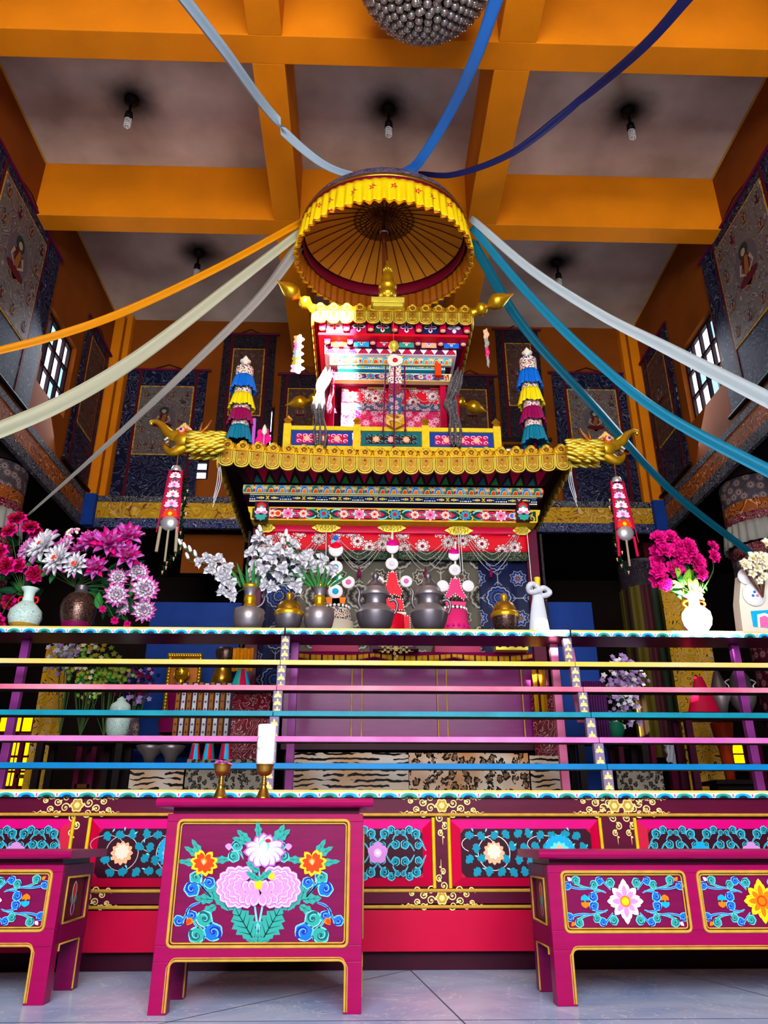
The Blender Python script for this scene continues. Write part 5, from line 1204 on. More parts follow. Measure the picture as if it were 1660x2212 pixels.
for dx, y1 in ((-24, 932), (24, 930), (-1, 966)):
    a, c = A_(854+dx*.85, 790, Yh-.02), A_(852+dx, y1, Yh-.02); b = MB(); b.tube([a, c], .008, M['plum_wood'], 6); b.ball(c, .014, M['plum_wood'], 8, (1, 1, 1.6)); b.build('cord', t)
# paper flower pendants hung from the front corners
def pendant(label, x, y0, y1, Y, cols, ws):
    a = A_(x, y0, Y); t = thing('paper_pendant', label, 'pendant', a); L = a.z-A_(x, y1, Y).z; b = MB(); b.tube([a, a+Vector((0, 0, .1))], .002, M['black_metal'], 4); b.build('thread', t)
    n = len(cols)
    for i, (m, w) in enumerate(zip(cols, ws)):
        zc = a.z-L*(i+.5)/n; b = MB(); k = 5
        pts = [(w*(1+.22*math.cos(k*q))*math.cos(q), L/n*.62*(1+.15*math.cos(k*q))*math.sin(q)) for q in [j*2*PI/30 for j in range(30)]]
        b.prism([(a.x+u, Y-.004*i, zc+v) for u, v in pts], (0, .003, 0), M[m]); b.ball((a.x, Y-.004*i-.004, zc), w*.25, M['butter_white'], 8, (1, .3, 1)); b.build('paper_flower', t)
pendant('string of pale cut-paper flowers hanging by the left upper roof corner', 646, 725, 806, 7.0, ['peach_paint', 'petal_pinktip', 'silk_bluegrey', 'petal_yellow', 'lilac_pale'], [.055, .05, .055, .06, .07])
pendant('narrow string of cut-paper flowers hanging by the right upper roof corner', 1050, 712, 792, 7.0, ['peach_paint', 'silk_grey', 'butter_pink', 'silk_grey'], [.03, .025, .022, .015])

# ---------------------------------------------------------------- parasol above the shrine
uc = Vector((A_(830, 504, 7.3).x, 7.3, 0)); RU = 1.0; zr = EYE+6.86
til = math.radians(4.6); Rm = Matrix.Translation((uc.x, 7.3, zr)) @ Matrix.Rotation(til, 4, 'X')
um = thing('ceremonial_parasol', 'huge silk parasol with yellow pleated valance hanging over the upper pavilion', 'parasol', (uc.x, 7.3, zr-.6))
def rm(b): b.M = Rm; return b
b = rm(MB()); b.lathe([(.03, .38), (.37, .26), (.7, .13), (RU*.985, 0)], (0, 0, 0), M['canopy_orange'], 56); b.build('canopy', um)
b = rm(MB()); NR = 34
for i in range(NR):
    a = 2*PI*i/NR; f = lambda r, z: (r*math.cos(a), r*math.sin(a), z)
    b.tube([f(.04, .36), f(.37, .245), f(.7, .115), f(RU*.975, -.01)], .0065, M['cane'], 5)
b.build('rib', um)
b = rm(MB())
for i in range(NR):
    for da in (-.0, ):
        a = 2*PI*i/NR; b.tube([(.04*math.cos(a), .04*math.sin(a), .06), (.37*math.cos(a), .37*math.sin(a), .235)], .004, M['cane_dark'], 4)
for r, q in ((.37, 1), (.30, 1), (.23, 1), (.16, 1)):
    for sh in (0, 1): b.tube([(r*math.cos(a)*(1+.035*math.cos(a*NR/2+sh*PI)), r*math.sin(a)*(1+.035*math.cos(a*NR/2+sh*PI)), .06+(r-.04)/.33*.172) for a in [2*PI*i/68 for i in range(68)]], .003, M['cane_dark'], 4, closed=True)
b.build('stretcher', um)
b = rm(MB()); zp = -1.05
b.tube([(0, 0, .36), (0, 0, zp)], .022, M['cane'], 12); b.lathe([(0, .1), (.035, .1), (.05, .06), (.045, .0), (.03, -.03), (.03, -.09), (.022, -.1)], (0, 0, 0), M['cane'], 16); b.lathe([(.036, .075), (.056, .07), (.056, .05), (.036, .045)], (0, 0, 0), M['silver'], 16); b.build('pole', um)
def dome(u, v):
    a = 2*PI*u; t = v*PI/2; r = RU*1.02*math.cos(t)**.8 if t < PI/2-.01 else .0; z = .02+.42*math.sin(t)
    return (r*math.cos(a), r*math.sin(a), z)
b = rm(MB()); b.grid(lambda u, v: dome(u, v), 48, 12, B['umbrella_brocade'], True, 3.2, .8, cu=False); b.build('brocade_dome', um)
def skirt(name, r0, r1, z0, z1, m, pleats, amp, n=360, nv=5, fine=0):
    b = rm(MB())
    def f(u, v):
        a = 2*PI*u; w = amp*(1-v*.85)*(math.sin(a*pleats)+.35*math.sin(a*pleats*.37+1)); r = r1+(r0-r1)*v+w
        return (r*math.cos(a), r*math.sin(a), z1+(z0-z1)*v+fine*math.sin(a*pleats)*(1-v))
    b.grid(f, n, nv, m, True, 2*PI*r0, abs(z0-z1)); return b.build(name, um, solid=.003)
skirt('gold_braid', RU*1.03, RU*1.035, .05, -.0, B['gold_relief'], 20, .002, 96, 1)
skirt('maroon_trim', RU*1.035, RU*1.04, .0, -.045, M['silk_maroon'], 20, .002, 96, 1)
def print_silk():
    g = G('silk_yellow_print'); v = g.map(g.uv(), (4.2, 4.2, 1), (.2, .35, 0)); vo = g.n('ShaderNodeTexVoronoi'); vo.voronoi_dimensions = '2D'; g.l(v, vo.inputs['Vector']); vo.inputs['Scale'].default_value = 1; vo.inputs['Randomness'].default_value = .4
    d = g.n('ShaderNodeVectorMath', operation='SUBTRACT'); g.l(v, d.inputs[0]); g.l(vo.outputs['Position'], d.inputs[1]); sp = g.n('ShaderNodeSeparateXYZ'); g.l(d.outputs[0], sp.inputs[0])
    an = g.m_('ARCTAN2', sp.outputs[1], sp.outputs[0]); pe = g.m_('ABSOLUTE', g.m_('COSINE', g.m_('MULTIPLY', an, 2.5))); r = g.m_('DIVIDE', vo.outputs['Distance'], g.m_('MULTIPLY_ADD', pe, .9, .1))
    c = g.ramp(r, [(0, '#f2cc08'), (.05, '#c01420'), (.16, '#f2cc08'), (.2, '#1c8c44'), (.22, '#f2cc08')]); return g.done(c, .45)
skirt('yellow_valance', RU*1.04, RU*1.07, -.04, -.37, print_silk(), 62, .028, 500, 6)
D('silk_shaded', '#a85808', .55)
skirt('valance_shade', RU*1.03, RU*1.055, -.045, -.37, M['silk_shaded'], 62, .024, 500, 3)  # inner skirt in darker orange stands in for the valance's shaded far side
skirt('orange_hem', RU*1.068, RU*1.075, -.365, -.395, M['silk_orange'], 62, .030, 500, 1)
skirt('maroon_lining', RU*1.0, RU*1.0, .0, -.16, M['silk_maroon'], 30, .004, 120, 2)
b = rm(MB()); b.lathe([(0, -.95), (.02, -.5), (.022, -.56), (.035, -.6), (.045, -.64), (.035, -.68), (.055, -.70)], (0, 0, 0), M['gold'], 16) if 0 else None
fz = A_(838, 655, 7.12)
t = thing('roof_finial', 'gilt vase-shaped finial with beaded rings on top of the upper pavilion', 'finial', (fz.x, 7.12, fz.z))
c = Vector((fz.x, 7.12, fz.z)); h = A_(838, 565, 7.12).z-fz.z; s = h/.42
b = MB(); b.box(c.x-.19, c.x+.19, 7.02, 7.22, c.z-.06, c.z+.01, M['gold_pale']); b.box(c.x-.17, c.x+.17, 7.04, 7.2, c.z-.1, c.z-.06, M['gold_pale']); b.build('square_base', t, bevel=.003)
b = MB(); b.lathe([(r_q*s*.9, z_q*s) for r_q, z_q in [(.05, 0), (.055, .01), (.045, .03), (.075, .06), (.085, .085), (.06, .1), (.045, .105), (.078, .14), (.085, .165), (.06, .19), (.05, .2), (.058, .22), (.048, .27), (.035, .31), (.028, .32), (.04, .34), (.03, .36), (.02, .38), (.015, .40), (.006, .43), (0, .435)]], c, M['gold'], 28)
b.build('vase_body', t)
b = MB()
for i in range(12): a = 2*PI*i/12; b.ball(c+Vector((.078*math.cos(a), .078*math.sin(a), .06*s)), .022, M['gold_pale'], 8, (1, 1, 1.2))
for i in range(9): a = 2*PI*i/9; b.ball(c+Vector((.045*math.cos(a), .045*math.sin(a), .325*s)), .014, M['gold_pale'], 8)
b.build('beaded_ring', t)
for o in um.children:
    pass

# ---------------------------------------------------------------- long silk streamers
def ribbon(label, pts, w0, w1, m, sag=0, twist=0, wm=None):
    """pts: 3D points; the cloth is a folded band hanging along the curve"""
    P3 = catmull(pts, 10); n = len(P3)-1; b = MB(); V = Vector
    def f(u, v):
        i = min(n, int(round(v*n))); p = P3[i]; a = P3[max(0, i-1)]; c = P3[min(n, i+1)]; t = (c-a).normalized()
        w = w0+(w1-w0)*v; side = t.cross(V((0, 1, 0)) if abs(t.y) < .8 else V((1, 0, 0))).normalized()
        dep = t.cross(side); x = u-.5
        ang = twist*v; sd = side*math.cos(ang)+dep*math.sin(ang); dp = dep*math.cos(ang)-side*math.sin(ang)
        return p+sd*w*x+dp*w*(.22*math.cos(x*2.2*PI)+.05*math.sin(x*5*PI+v*5))
    b.grid(f, 10, n, m, True, w0, 3); return b.build('silk_streamer', label=label, cat='streamer', solid=.003)
tp = Vector((uc.x, 6.6, zr+.73))
def up3(pxs, Ys): return [A_(x, y, Y) for (x, y), Y in zip(pxs, Ys)]
ribbon('long grey-blue silk streamer rising from the parasol to the upper left', up3([(815, 368), (780, 378), (700, 352), (590, 255), (480, 110), (370, -30)], [6.75, 6.65, 6.35, 5.8, 4.9, 4.2]), .085, .16, M['silk_bluegrey'])
ribbon('broad bright blue silk streamer rising from the parasol beneath the chandelier', up3([(822, 366), (862, 374), (905, 345), (965, 250), (1025, 120), (1080, -40)], [6.75, 6.6, 6.3, 5.7, 4.9, 4.2]), .12, .235, M['silk_blue'])
ribbon('long navy silk streamer sweeping from the parasol to the upper right', up3([(905, 373), (985, 374), (1110, 325), (1250, 215), (1390, 95), (1500, -30)], [6.7, 6.5, 6.1, 5.6, 4.8, 4.2]), .07, .16, M['silk_navy'])
for lab, pts, Ys, w0, w1, m in (
    ('orange silk streamer, topmost of the three at the left of the parasol', [(646, 478), (480, 570), (280, 665), (120, 722), (-60, 768)], [7.3, 7.1, 6.9, 6.7, 6.5], .12, .10, 'silk_orange'),
    ('wide cream silk streamer, middle of the three at the left of the parasol', [(645, 500), (500, 612), (300, 765), (130, 866), (-60, 946)], [7.3, 7.1, 6.9, 6.7, 6.5], .14, .20, 'silk_cream'),
    ('thin grey silk streamer, lowest of the three, twisting down to the left column', [(644, 528), (560, 640), (400, 800), (230, 960), (60, 1112)], [7.3, 7.4, 7.6, 7.9, 8.3], .16, .03, 'silk_grey'),
    ('white silk streamer, topmost of the three at the right of the parasol', [(1020, 470), (1150, 580), (1300, 675), (1450, 750), (1720, 885)], [7.3, 7.1, 6.9, 6.7, 6.4], .10, .22, 'silk_white'),
    ('bright teal silk streamer, middle of the three at the right of the parasol', [(1022, 490), (1150, 640), (1300, 785), (1450, 900), (1720, 1042)], [7.3, 7.1, 6.9, 6.7, 6.5], .10, .16, 'silk_teal'),
    ('deep teal silk streamer, lowest of the three, running down to the right column', [(1022, 520), (1130, 700), (1290, 880), (1450, 1055), (1640, 1205)], [7.3, 7.35, 7.6, 8.0, 8.6], .13, .10, 'silk_deepteal')):
    ribbon(lab, up3(pts, Ys), w0, w1, M[m])
# ---------------------------------------------------------------- thangkas on the upper walls
B['thangka_ground'] = brocade('thangka_ground', 'cloud', ['#5c5450', '#8c7c70', '#3c2c30', '#6c3434'], 5, seed=11)
B['thangka_ground_dark'] = brocade('thangka_ground_dark', 'cloud', ['#4c342c', '#6c5448', '#5c1c20', '#2c2424'], 5, seed=12)
def thangka(label, fn, w, h, mount, ground, inner=(.2, .80, .30, .88), seed=0, wavy=True):
    """fn(u, v, d): metres right, up, off the wall"""
    N = Vector(fn(0, 0, 1))-Vector(fn(0, 0, 0)); t = thing('thangka', label, 'scroll painting', fn(w/2, 0, 0)); r = random.Random(seed)
    def slab(u0, u1, v0, v1, d0, d1, m, nm):
        b = MB(); vs = [Vector(fn(u, v, d)) for u in (u0, u1) for v in (v0, v1) for d in (d0, d1)]
        b.add(vs, [(0, 1, 3, 2), (4, 6, 7, 5), (0, 4, 5, 1), (2, 3, 7, 6), (0, 2, 6, 4), (1, 5, 7, 3)], m); 
        for i, f in enumerate(b.f): b.uv[i] = [((vs[a]-vs[0]).dot((Vector(fn(1, 0, 0))-Vector(fn(0, 0, 0)))), vs[a].z-vs[0].z) for a in f]
        return b.build(nm, t)
    slab(0, w, 0, h, .02, .04, B[mount], 'brocade_mount')
    a, c, e, f = inner[0]*w, inner[1]*w, inner[2]*h, inner[3]*h
    for nm, (u0, u1) in (('side_strip', (a-.07, a-.02)), ('side_strip', (c+.02, c+.07))): slab(u0, u1, .02, h-.02, .04, .048, M['crimson_dark'], nm)
    slab(a-.02, c+.02, e-.02, f+.02, .04, .05, B['gold_dragon'], 'inner_border'); slab(a, c, e, f, .05, .055, ground, 'painting')
    b = MB(); P = Paint(b, lambda u, v: fn((a+c)/2+u, (e+f)/2+v, .0556), N, .002); W2, H2 = (c-a)/2, (f-e)/2; s = min(W2*.62, H2*.6)
    def figure(x, z, s, m1, m2, hal):
        P.disc(x, z+s*.15, s*.72, M[hal], 1, 20, 1.1); P.disc(x, z+s*.62, s*.3, M['thangka_green'], 2, 16)
        P.disc(x, z-s*.42, s*.6, M[m1], 3, 16, .3); P.poly([(x-s*.3, z-s*.4), (x+s*.3, z-s*.4), (x+s*.2, z), (x+s*.3, z+s*.3), (x+s*.1, z+s*.42), (x-s*.1, z+s*.42), (x-s*.3, z+s*.3), (x-s*.2, z)], M[m1], 3.2)
        for q in (-1, 1): P.stroke([(x+q*s*.28, z+s*.26), (x+q*s*.42, z-s*.05), (x+q*s*.1, z-s*.28)], s*.14, s*.08, M['thangka_skin'], 3.6)
        P.poly([(x-s*.2, z-s*.25), (x+s*.1, z-s*.3), (x+s*.2, z+s*.34), (x-s*.0, z+s*.4)], M[m2], 4)
        P.disc(x, z+s*.58, s*.14, M['thangka_skin'], 5, 12); P.disc(x, z+s*.72, s*.08, M['black_metal'], 4.5, 8)
        for k in range(5): P.petal(x, z-s*.72, PI/2+(k-2)*.55, s*.34, s*.2, M[m2], 2.5)
    figure(0, 0, s, 'crimson_dark', 'thangka_ochre', 'thangka_halo')
    for k in range(8):
        x = (k % 4-1.5)/2*W2*1.1; z = H2*.78 if k < 4 else -H2*.8
        figure(x, z, s*.26, 'crimson_dark' if k % 2 else 'thangka_ochre', 'crimson_dark', 'thangka_halo')
    for sx in (-1, 1):
        for z in (-.3, .3): figure(sx*W2*.76, z*H2, s*.26, 'thangka_ochre', 'crimson_dark', 'thangka_halo')
    b.build('painted_figures', t)
    b = MB(); b.tube([fn(-.06, h, .05), fn(w+.06, h, .05)], .022, M['maroon_wood']); b.build('dowel', t); b = MB(); b.tube([fn(-.06, 0, .05), fn(w+.06, 0, .05)], .03, M['black_metal']); b.build('dowel', t)
    b = MB(); b.tube([fn(w*.3, h+.01, .05), fn(w*.5, h+.12, .03), fn(w*.7, h+.01, .05)], .008, M['black_metal'], 6); b.build('hanging_cord', t)
for k, c in (('thangka_green', '#23302c'), ('crimson_dark', '#4c0c18'), ('thangka_skin', '#9c8068'), ('thangka_ochre', '#7c4c20'), ('thangka_halo', '#54484c')): D(k, c, .6)
def back(x0, z0): return lambda u, v, d: (x0+u, YB-d, z0+v)
def leftw(y0, z0): return lambda u, v, d: (XL+d, y0+u, z0+v)
def rightw(y1, z0): return lambda u, v, d: (XR-d, y1-u, z0+v)
G1, G2 = B['thangka_ground'], B['thangka_ground_dark']
thangka('large navy mounted scroll painting at the left end of the far wall', back(-4.0, 5.62), 1.33, 2.42, 'navy_cloud', G1, (.2, .84, .34, .86), 1)
thangka('tall dark scroll painting on the far wall just behind the left victory banner', back(-2.45, 6.5), .9, 2.3, 'dark_floral', G2, (.22, .78, .3, .86), 2)
thangka('smaller dark scroll painting on the far wall just left of the upper pavilion', back(-1.42, 6.5), .7, 1.5, 'dark_floral', G2, (.2, .8, .2, .8), 3)
thangka('smaller dark scroll painting on the far wall just right of the upper pavilion', back(1.4, 6.55), .8, 1.48, 'dark_floral', G2, (.2, .8, .2, .8), 4)
thangka('tall dark scroll painting behind the right victory banner on the far wall', back(2.28, 6.8), .75, 2.2, 'dark_floral', G2, (.22, .78, .3, .86), 5)
thangka('large navy mounted scroll painting at the right end of the far wall', back(3.2, 5.62), 1.25, 2.5, 'navy_cloud', G1, (.2, .84, .36, .86), 6)
thangka('wide scroll painting on the left wall in front of the left window', leftw(6.4, 5.72), 2.1, 2.5, 'navy_cloud', G1, (.2, .78, .3, .92), 7)
thangka('narrow scroll painting on the left wall between the window and the far corner', leftw(9.78, 5.72), 1.0, 2.5, 'navy_cloud', G2, (.2, .8, .3, .9), 8)
thangka('scroll painting on the left wall nearest the photographer', leftw(4.0, 5.8), 2.0, 2.6, 'dark_floral', G2, (.2, .8, .3, .9), 9)
thangka('wide scroll painting on the right wall in front of the right window', rightw(8.3, 5.72), 2.1, 2.5, 'navy_cloud', G1, (.2, .78, .3, .92), 10)
thangka('narrow scroll painting on the right wall between the window and the far corner', rightw(10.75, 5.72), 1.05, 2.5, 'navy_cloud', G2, (.2, .8, .3, .9), 11)
thangka('scroll painting on the right wall nearest the photographer', rightw(5.95, 5.8), 2.0, 2.6, 'dark_floral', G2, (.2, .8, .3, .9), 12)

# ---------------------------------------------------------------- columns of the gallery
def column(label, x, y, r):
    t = thing('wrapped_column', label, 'column', (x, y, 0)); W_ = lambda py: at(830, py, y).z
    L = [(1.2, 3.6, B['maroon_floral'], 1, 'lower_wrap'), (3.6, 4.05, B['column_floral'], 1.02, 'floral_wrap'), (4.05, 4.2, B['maroon_scroll'], 1.03, 'maroon_band'), (4.48, 4.62, B['maroon_scroll'], 1.03, 'maroon_band'), (4.62, 4.78, B['orange_dragon'], 1.02, 'ochre_band'), (4.78, 5.12, B['column_floral'], 1.02, 'floral_wrap'), (0, 1.2, M['maroon_wall'], .98, 'base'), (5.12, 5.3, M['dark_hall'], 1.12, 'capital')]
    for z0, z1, m, k, nm in L:
        b = MB(); b.lathe([(r*k-.01, z0), (r*k, z0+.01), (r*k, z1-.01), (r*k-.01, z1)], (0, 0, 0), m, 40); b.build(nm, t, local=True)
    b = MB(); b.grid(lambda u, v: ((r*1.08+.012*math.sin(u*2*PI*26)+.04*(1-v))*math.cos(2*PI*u), (r*1.08+.012*math.sin(u*2*PI*26)+.04*(1-v))*math.sin(2*PI*u), 4.2+.29*v), 208, 3, M['silk_grey'], True); b.build('pleated_skirt', t, solid=.004, local=True)
column('round column wrapped in floral brocade with a grey pleated skirt behind the left flowers', -4.72, 8.9, .37)
column('round column wrapped in floral brocade with a grey pleated skirt at the right edge', 5.2, 9.1, .39)
k = 60
for x in (at(1428, 1300, 11.3).x,):
    b = MB(); b.box(x-.15, x+.15, 11.3, 11.6, 0, ZG-.16, M['maroon_wall']); struct(b, 'trim_%d' % k, bevel=.01); k += 1
b = MB(); b.box(at(395, 1200, 11.2).x, at(528, 1200, 11.2).x, 11.15, 11.2, 4.5, ZG-.16, M['ochre_wall']); struct(b, 'trim_%d' % k); k += 1
def cyl_banner(label, px_, Y, r, y0, y1, cols):
    c = A_(px_, y0, Y); zb = A_(px_, y1, Y).z; zb = max(zb, .9); t = thing('cylinder_banner', label, 'banner', (c.x, Y, zb)); H = c.z-zb
    b = MB(); b.tube([(0, 0, H), (0, 0, ZG-zb)], .01, M['black_metal'], 6); b.build('cord', t, local=True)
    b = MB(); b.lathe([(0, H), (r*.9, H-.02), (r, H-.08), (r, H-.4)], (0, 0, 0), B['dark_floral'], 28); b.build('brocade_cap', t, local=True)
    b = MB(); b.grid(lambda u, v: ((r*1.02+.012*math.sin(u*2*PI*14))*math.cos(2*PI*u), (r*1.02+.012*math.sin(u*2*PI*14))*math.sin(2*PI*u), (H-.4)*v), 112, 3, cols, True, 1.0, 1, cu=False); b.build('pleated_drum', t, local=True)
B['olive_stripes'] = brocade('olive_stripes', 'stripe', ['#4c4410', '#2c1c0c', '#54480c', '#3c1018', '#1c2c1c', '#4c4410'], 2.2)
cyl_banner('dim olive pleated cylinder banner hanging left of the dark red pillar at right', 1378, 9.6, .27, 1215, 1640, B['olive_stripes'])

# ---------------------------------------------------------------- carved dragon heads with hanging banners
def makara(label, C0, mir):
    t = thing('carved_dragon', label, 'carving', C0, 0, 'carved gilt dragon heads on the eave corners')
    S = lambda cx, cy, y=0: Vector((mir*(800-cx)/911, y, (1000-cy)/911))
    def loft(path, rad, m, b, n=14, fl=1.0, sub=4):
        P3 = catmull([S(*p) for p in path], sub); R = [v.x for v in catmull([(r/911, 0, 0) for r in rad], sub)]
        b.tube(P3, R, m, n, flat=fl); return P3, R
    g = M['gold']
    b = MB(); loft([(800, 975), (700, 985), (600, 985), (500, 965), (430, 945)], [85, 110, 115, 100, 70], g, b, 18, .85)
    loft([(470, 905), (390, 900), (320, 890), (270, 850), (230, 795), (190, 755), (150, 738), (118, 748), (122, 775)], [65, 62, 52, 42, 34, 27, 22, 19, 12], g, b, 12)
    loft([(470, 1000), (400, 1040), (350, 1060), (310, 1050), (280, 1015), (268, 990)], [60, 52, 42, 32, 20, 8], g, b, 12)
    for y in (-1, 1):
        b.ball(S(450, 950, y*.055), .085, g, 14, (1.2, .6, .95)); b.ball(S(345, 880, y*.03), .035, g, 10, (1.3, .8, 1))
        for k in range(5): b.tube([S(290-k*10+20, 900+10*k, y*.03), S(285-k*8+20, 930+6*k, y*.03)], [.009, .002], M['butter_cream'], 5)
    for k in range(9): p = S(330-14*k+0, 845-11*k*1.0, 0); b.ball(p, .017, M['gold_pale'], 8)
    b.build('head', t, local=True)
    b = MB(); b.tube([S(320, 985), S(270, 982), (S(230, 985)), S(205, 970)], [.02, .014, .01, .004], M['gold_dark'], 8); b.build('tongue', t, local=True)
    for y in (-1, 1):
        b = MB(); c = S(430, 868, y*.075); b.ball(c, .044, M['orange_red'], 12, (1, .6, 1)); b.ball(c+Vector((0, y*.016, 0)), .032, M['peach_paint'], 12, (1, .6, 1)); b.ball(c+Vector((mir*.003, y*.03, 0)), .016, M['blue_deep'], 10, (1, .6, 1)); b.build('eye', t, local=True)
        b = MB()
        for k, a in enumerate((2.6, 2.2, 1.75, 1.3, .9, .5)): R = Matrix.Rotation(-(a if mir < 0 else PI-a)+PI/2, 3, 'Y'); b.ball(S(445, 862, y*.06)+Vector((.055*math.cos(a)*(-1 if mir < 0 else 1)*-1*(-1), 0, .055*math.sin(a))), .042, M['gold_pale'] if k % 2 else M['peach_paint'], 8, (.35, .35, 1), R)
        b.build('brow_crest', t, local=True)
        b = MB(); P3 = catmull([S(550, 900, y*.05), S(610, 880, y*.07), S(665, 830, y*.09), S(698, 768, y*.1)], 5); b.tube(P3, [.034-.028*i/(len(P3)-1) for i in range(len(P3))], M['gold_dark'], 8)
        P3 = catmull([S(590, 885, y*.06), S(602, 850, y*.08), S(612, 785, y*.09)], 5); b.tube(P3, [.024-.019*i/(len(P3)-1) for i in range(len(P3))], M['gold_dark'], 8); b.build('horn', t, local=True)
        b = MB(); R = Matrix.Rotation(mir*.35, 3, 'Y'); b.ball(S(590, 895, y*.08), .06, g, 12, (1, .25, .38), R); b.build('ear', t, local=True)
        b = MB(); q = random.Random(3)
        for row in range(7):
            for k in range(6):
                cx = 520+row*44; cy = 880+k*38+(row % 2)*15
                if (cy-980)**2 > 122**2: continue
                yy = .105*math.sqrt(max(0, 1-((cy-980)/125)**2))+.008
                R = Matrix.Rotation(mir*(.12+.0025*(cy-980)), 3, 'Y') @ Matrix.Rotation(0, 3, 'Z'); b.ball(S(cx+12, cy, y*yy), .05, M['gold_pale' if (row+k) % 3 else 'gold'], 10, (1.2, .3, .36), R)
        b.build('mane', t, local=True)
    for k in range(7):
        pass
    return t
zc0 = A_(480, 966, 6.9); makara('gilt dragon head projecting from the left corner of the lower eave', (zc0.x+.0, 6.9, zc0.z), -1)
zc1 = A_(1229, 982, 6.9); makara('gilt dragon head projecting from the right corner of the lower eave', (zc1.x, 6.9, zc1.z), 1)
def chime(label, x0, y0, x1, y1, ye, lab2, Y=6.9):
    a, c = A_(x0, y0, Y), A_(x1, y1, Y); t = thing('lotus_banner', label, 'banner', c); w = .085; d = (a-c)
    b = MB(); b.prism([c+Vector((-w*1.05, 0, 0)), c+Vector((w*1.05, 0, 0)), a+Vector((w*.7, 0, 0)), a+Vector((-w*.7, 0, 0))], (0, .05, 0), M['crimson_paint']); n = 5
    for i in range(n):
        p = c+d*((i+.5)/n); Q = Paint(b, lambda u, v: p+Vector((u, 0, v)), (0, -1, 0), .001); ww = w*(1.0-.3*i/n)
        m = M['orange_red'] if i == 0 else M['lilac_pale' if i % 2 else 'white_paint']
        for q in range(7): Q.petal(0, -.02, PI*q/6, ww*.9, ww*.42, m, 2+q*.1)
        Q.petal(0, -.02, -PI/2, ww*.5, ww*.5, M['teal_dark'], 1.5); Q.disc(0, 0, ww*.24, M['pink_paint'] if i else M['yellow_paint'], 4, 10)
        for s in (-1, 1): Q.petal(s*ww*.3, -.05, -PI/2+s*.9, ww*.5, ww*.22, M['teal_paint'], 1.7)
    b.build('painted_strip', t)
    b = MB(); b.lathe([(0, .05), (.04, .04), (.055, 0), (.05, -.02)], a, M['silver'], 12); b.tube([a, a+Vector((0, 0, .22))], .006, M['gold_dark']); b.build('hook_cap', t)
    b = MB(); b.ball(c+Vector((0, .025, -.04)), .09, M['silver'], 12, (1, .6, .9)); b.build('silver_bell', t); e = A_(x1, ye, Y)
    for k in (-1, 0, 1):
        b = MB(); p = c+Vector((k*.08, .02, -.08)); b.tube([p, p+Vector((k*.012, 0, e.z-c.z+.1*abs(k)))], .016 if k else .011, M['cane_pale'] if x1 < 800 else M['crimson_paint' if k else 'cane_pale'], 8); b.build('tassel_rod', t)
    for s in (-1, 1): b = MB(); b.tube([a+Vector((s*w*.75, -.01, 0)), c+Vector((s*w*1.25, -.01, -.15))], .006, M['crimson_paint'], 5); b.build('side_cord', t)
D('cane_pale', '#a89880', .5)
chime('red lotus-painted strip banner hanging from the left dragon head', 381, 1016, 366, 1120, 1195, '')
chime('red lotus-painted strip banner hanging from the right dragon head', 1333, 1040, 1352, 1142, 1205, '')
def garland(label, pts, Y, seed):
    r = random.Random(seed); P3 = catmull([A_(x, y, Y) for x, y in pts], 10); t = thing('fairy_light_garland', label, 'garland', P3[-1]); b = MB(); b.tube(P3, .006, M['leaf_dark'], 5)
    for p in P3:
        for _ in range(5):
            d = Vector((r.uniform(-1, 1), r.uniform(-1, 1), r.uniform(-.6, .6))).normalized(); s = d.cross(Vector((0, 0, 1))).normalized()*.01
            b.add([p-s, p+s, p+d*.05+s*.4, p+d*.05-s*.4], [(0, 1, 2, 3)], M['leaf_dark'])
    b.build('tinsel', t)
    for i in range(2, len(P3), 4):
        b = MB(); p = P3[i]+Vector((r.uniform(-.04, .04), -.02, 0)); b.tube([p, p+Vector((0, 0, -.035))], [.011, .002], M['peach_paint'], 8); b.build('bulb', t)
garland('green garland with small peach bulbs trailing right of the left lotus banner', [(392, 1020), (400, 1060), (395, 1100), (391, 1150), (386, 1190), (362, 1215), (350, 1240)], 7.0, 1)
garland('green garland with small peach bulbs trailing left of the right lotus banner', [(1325, 1045), (1322, 1080), (1328, 1120), (1330, 1160), (1338, 1200), (1352, 1235)], 7.0, 2)
for lab, x, s in (('loose white strings dangling from the left corner of the lower eave', 471, -1), ('loose white strings dangling from the right corner of the lower eave', 1236, 1)):
    b = MB(); e = A_(x, 1022, 7.0)
    for k in range(3): b.tube(catmull([e+Vector((.008*k, 0, .1)), e+Vector((-.02*k*s, 0, -.1)), e+Vector((.02*s, 0, -.28-.05*k))], 4), .0045, M['white_cloth'], 5)
    b.build('white_string', label=lab, cat='string')
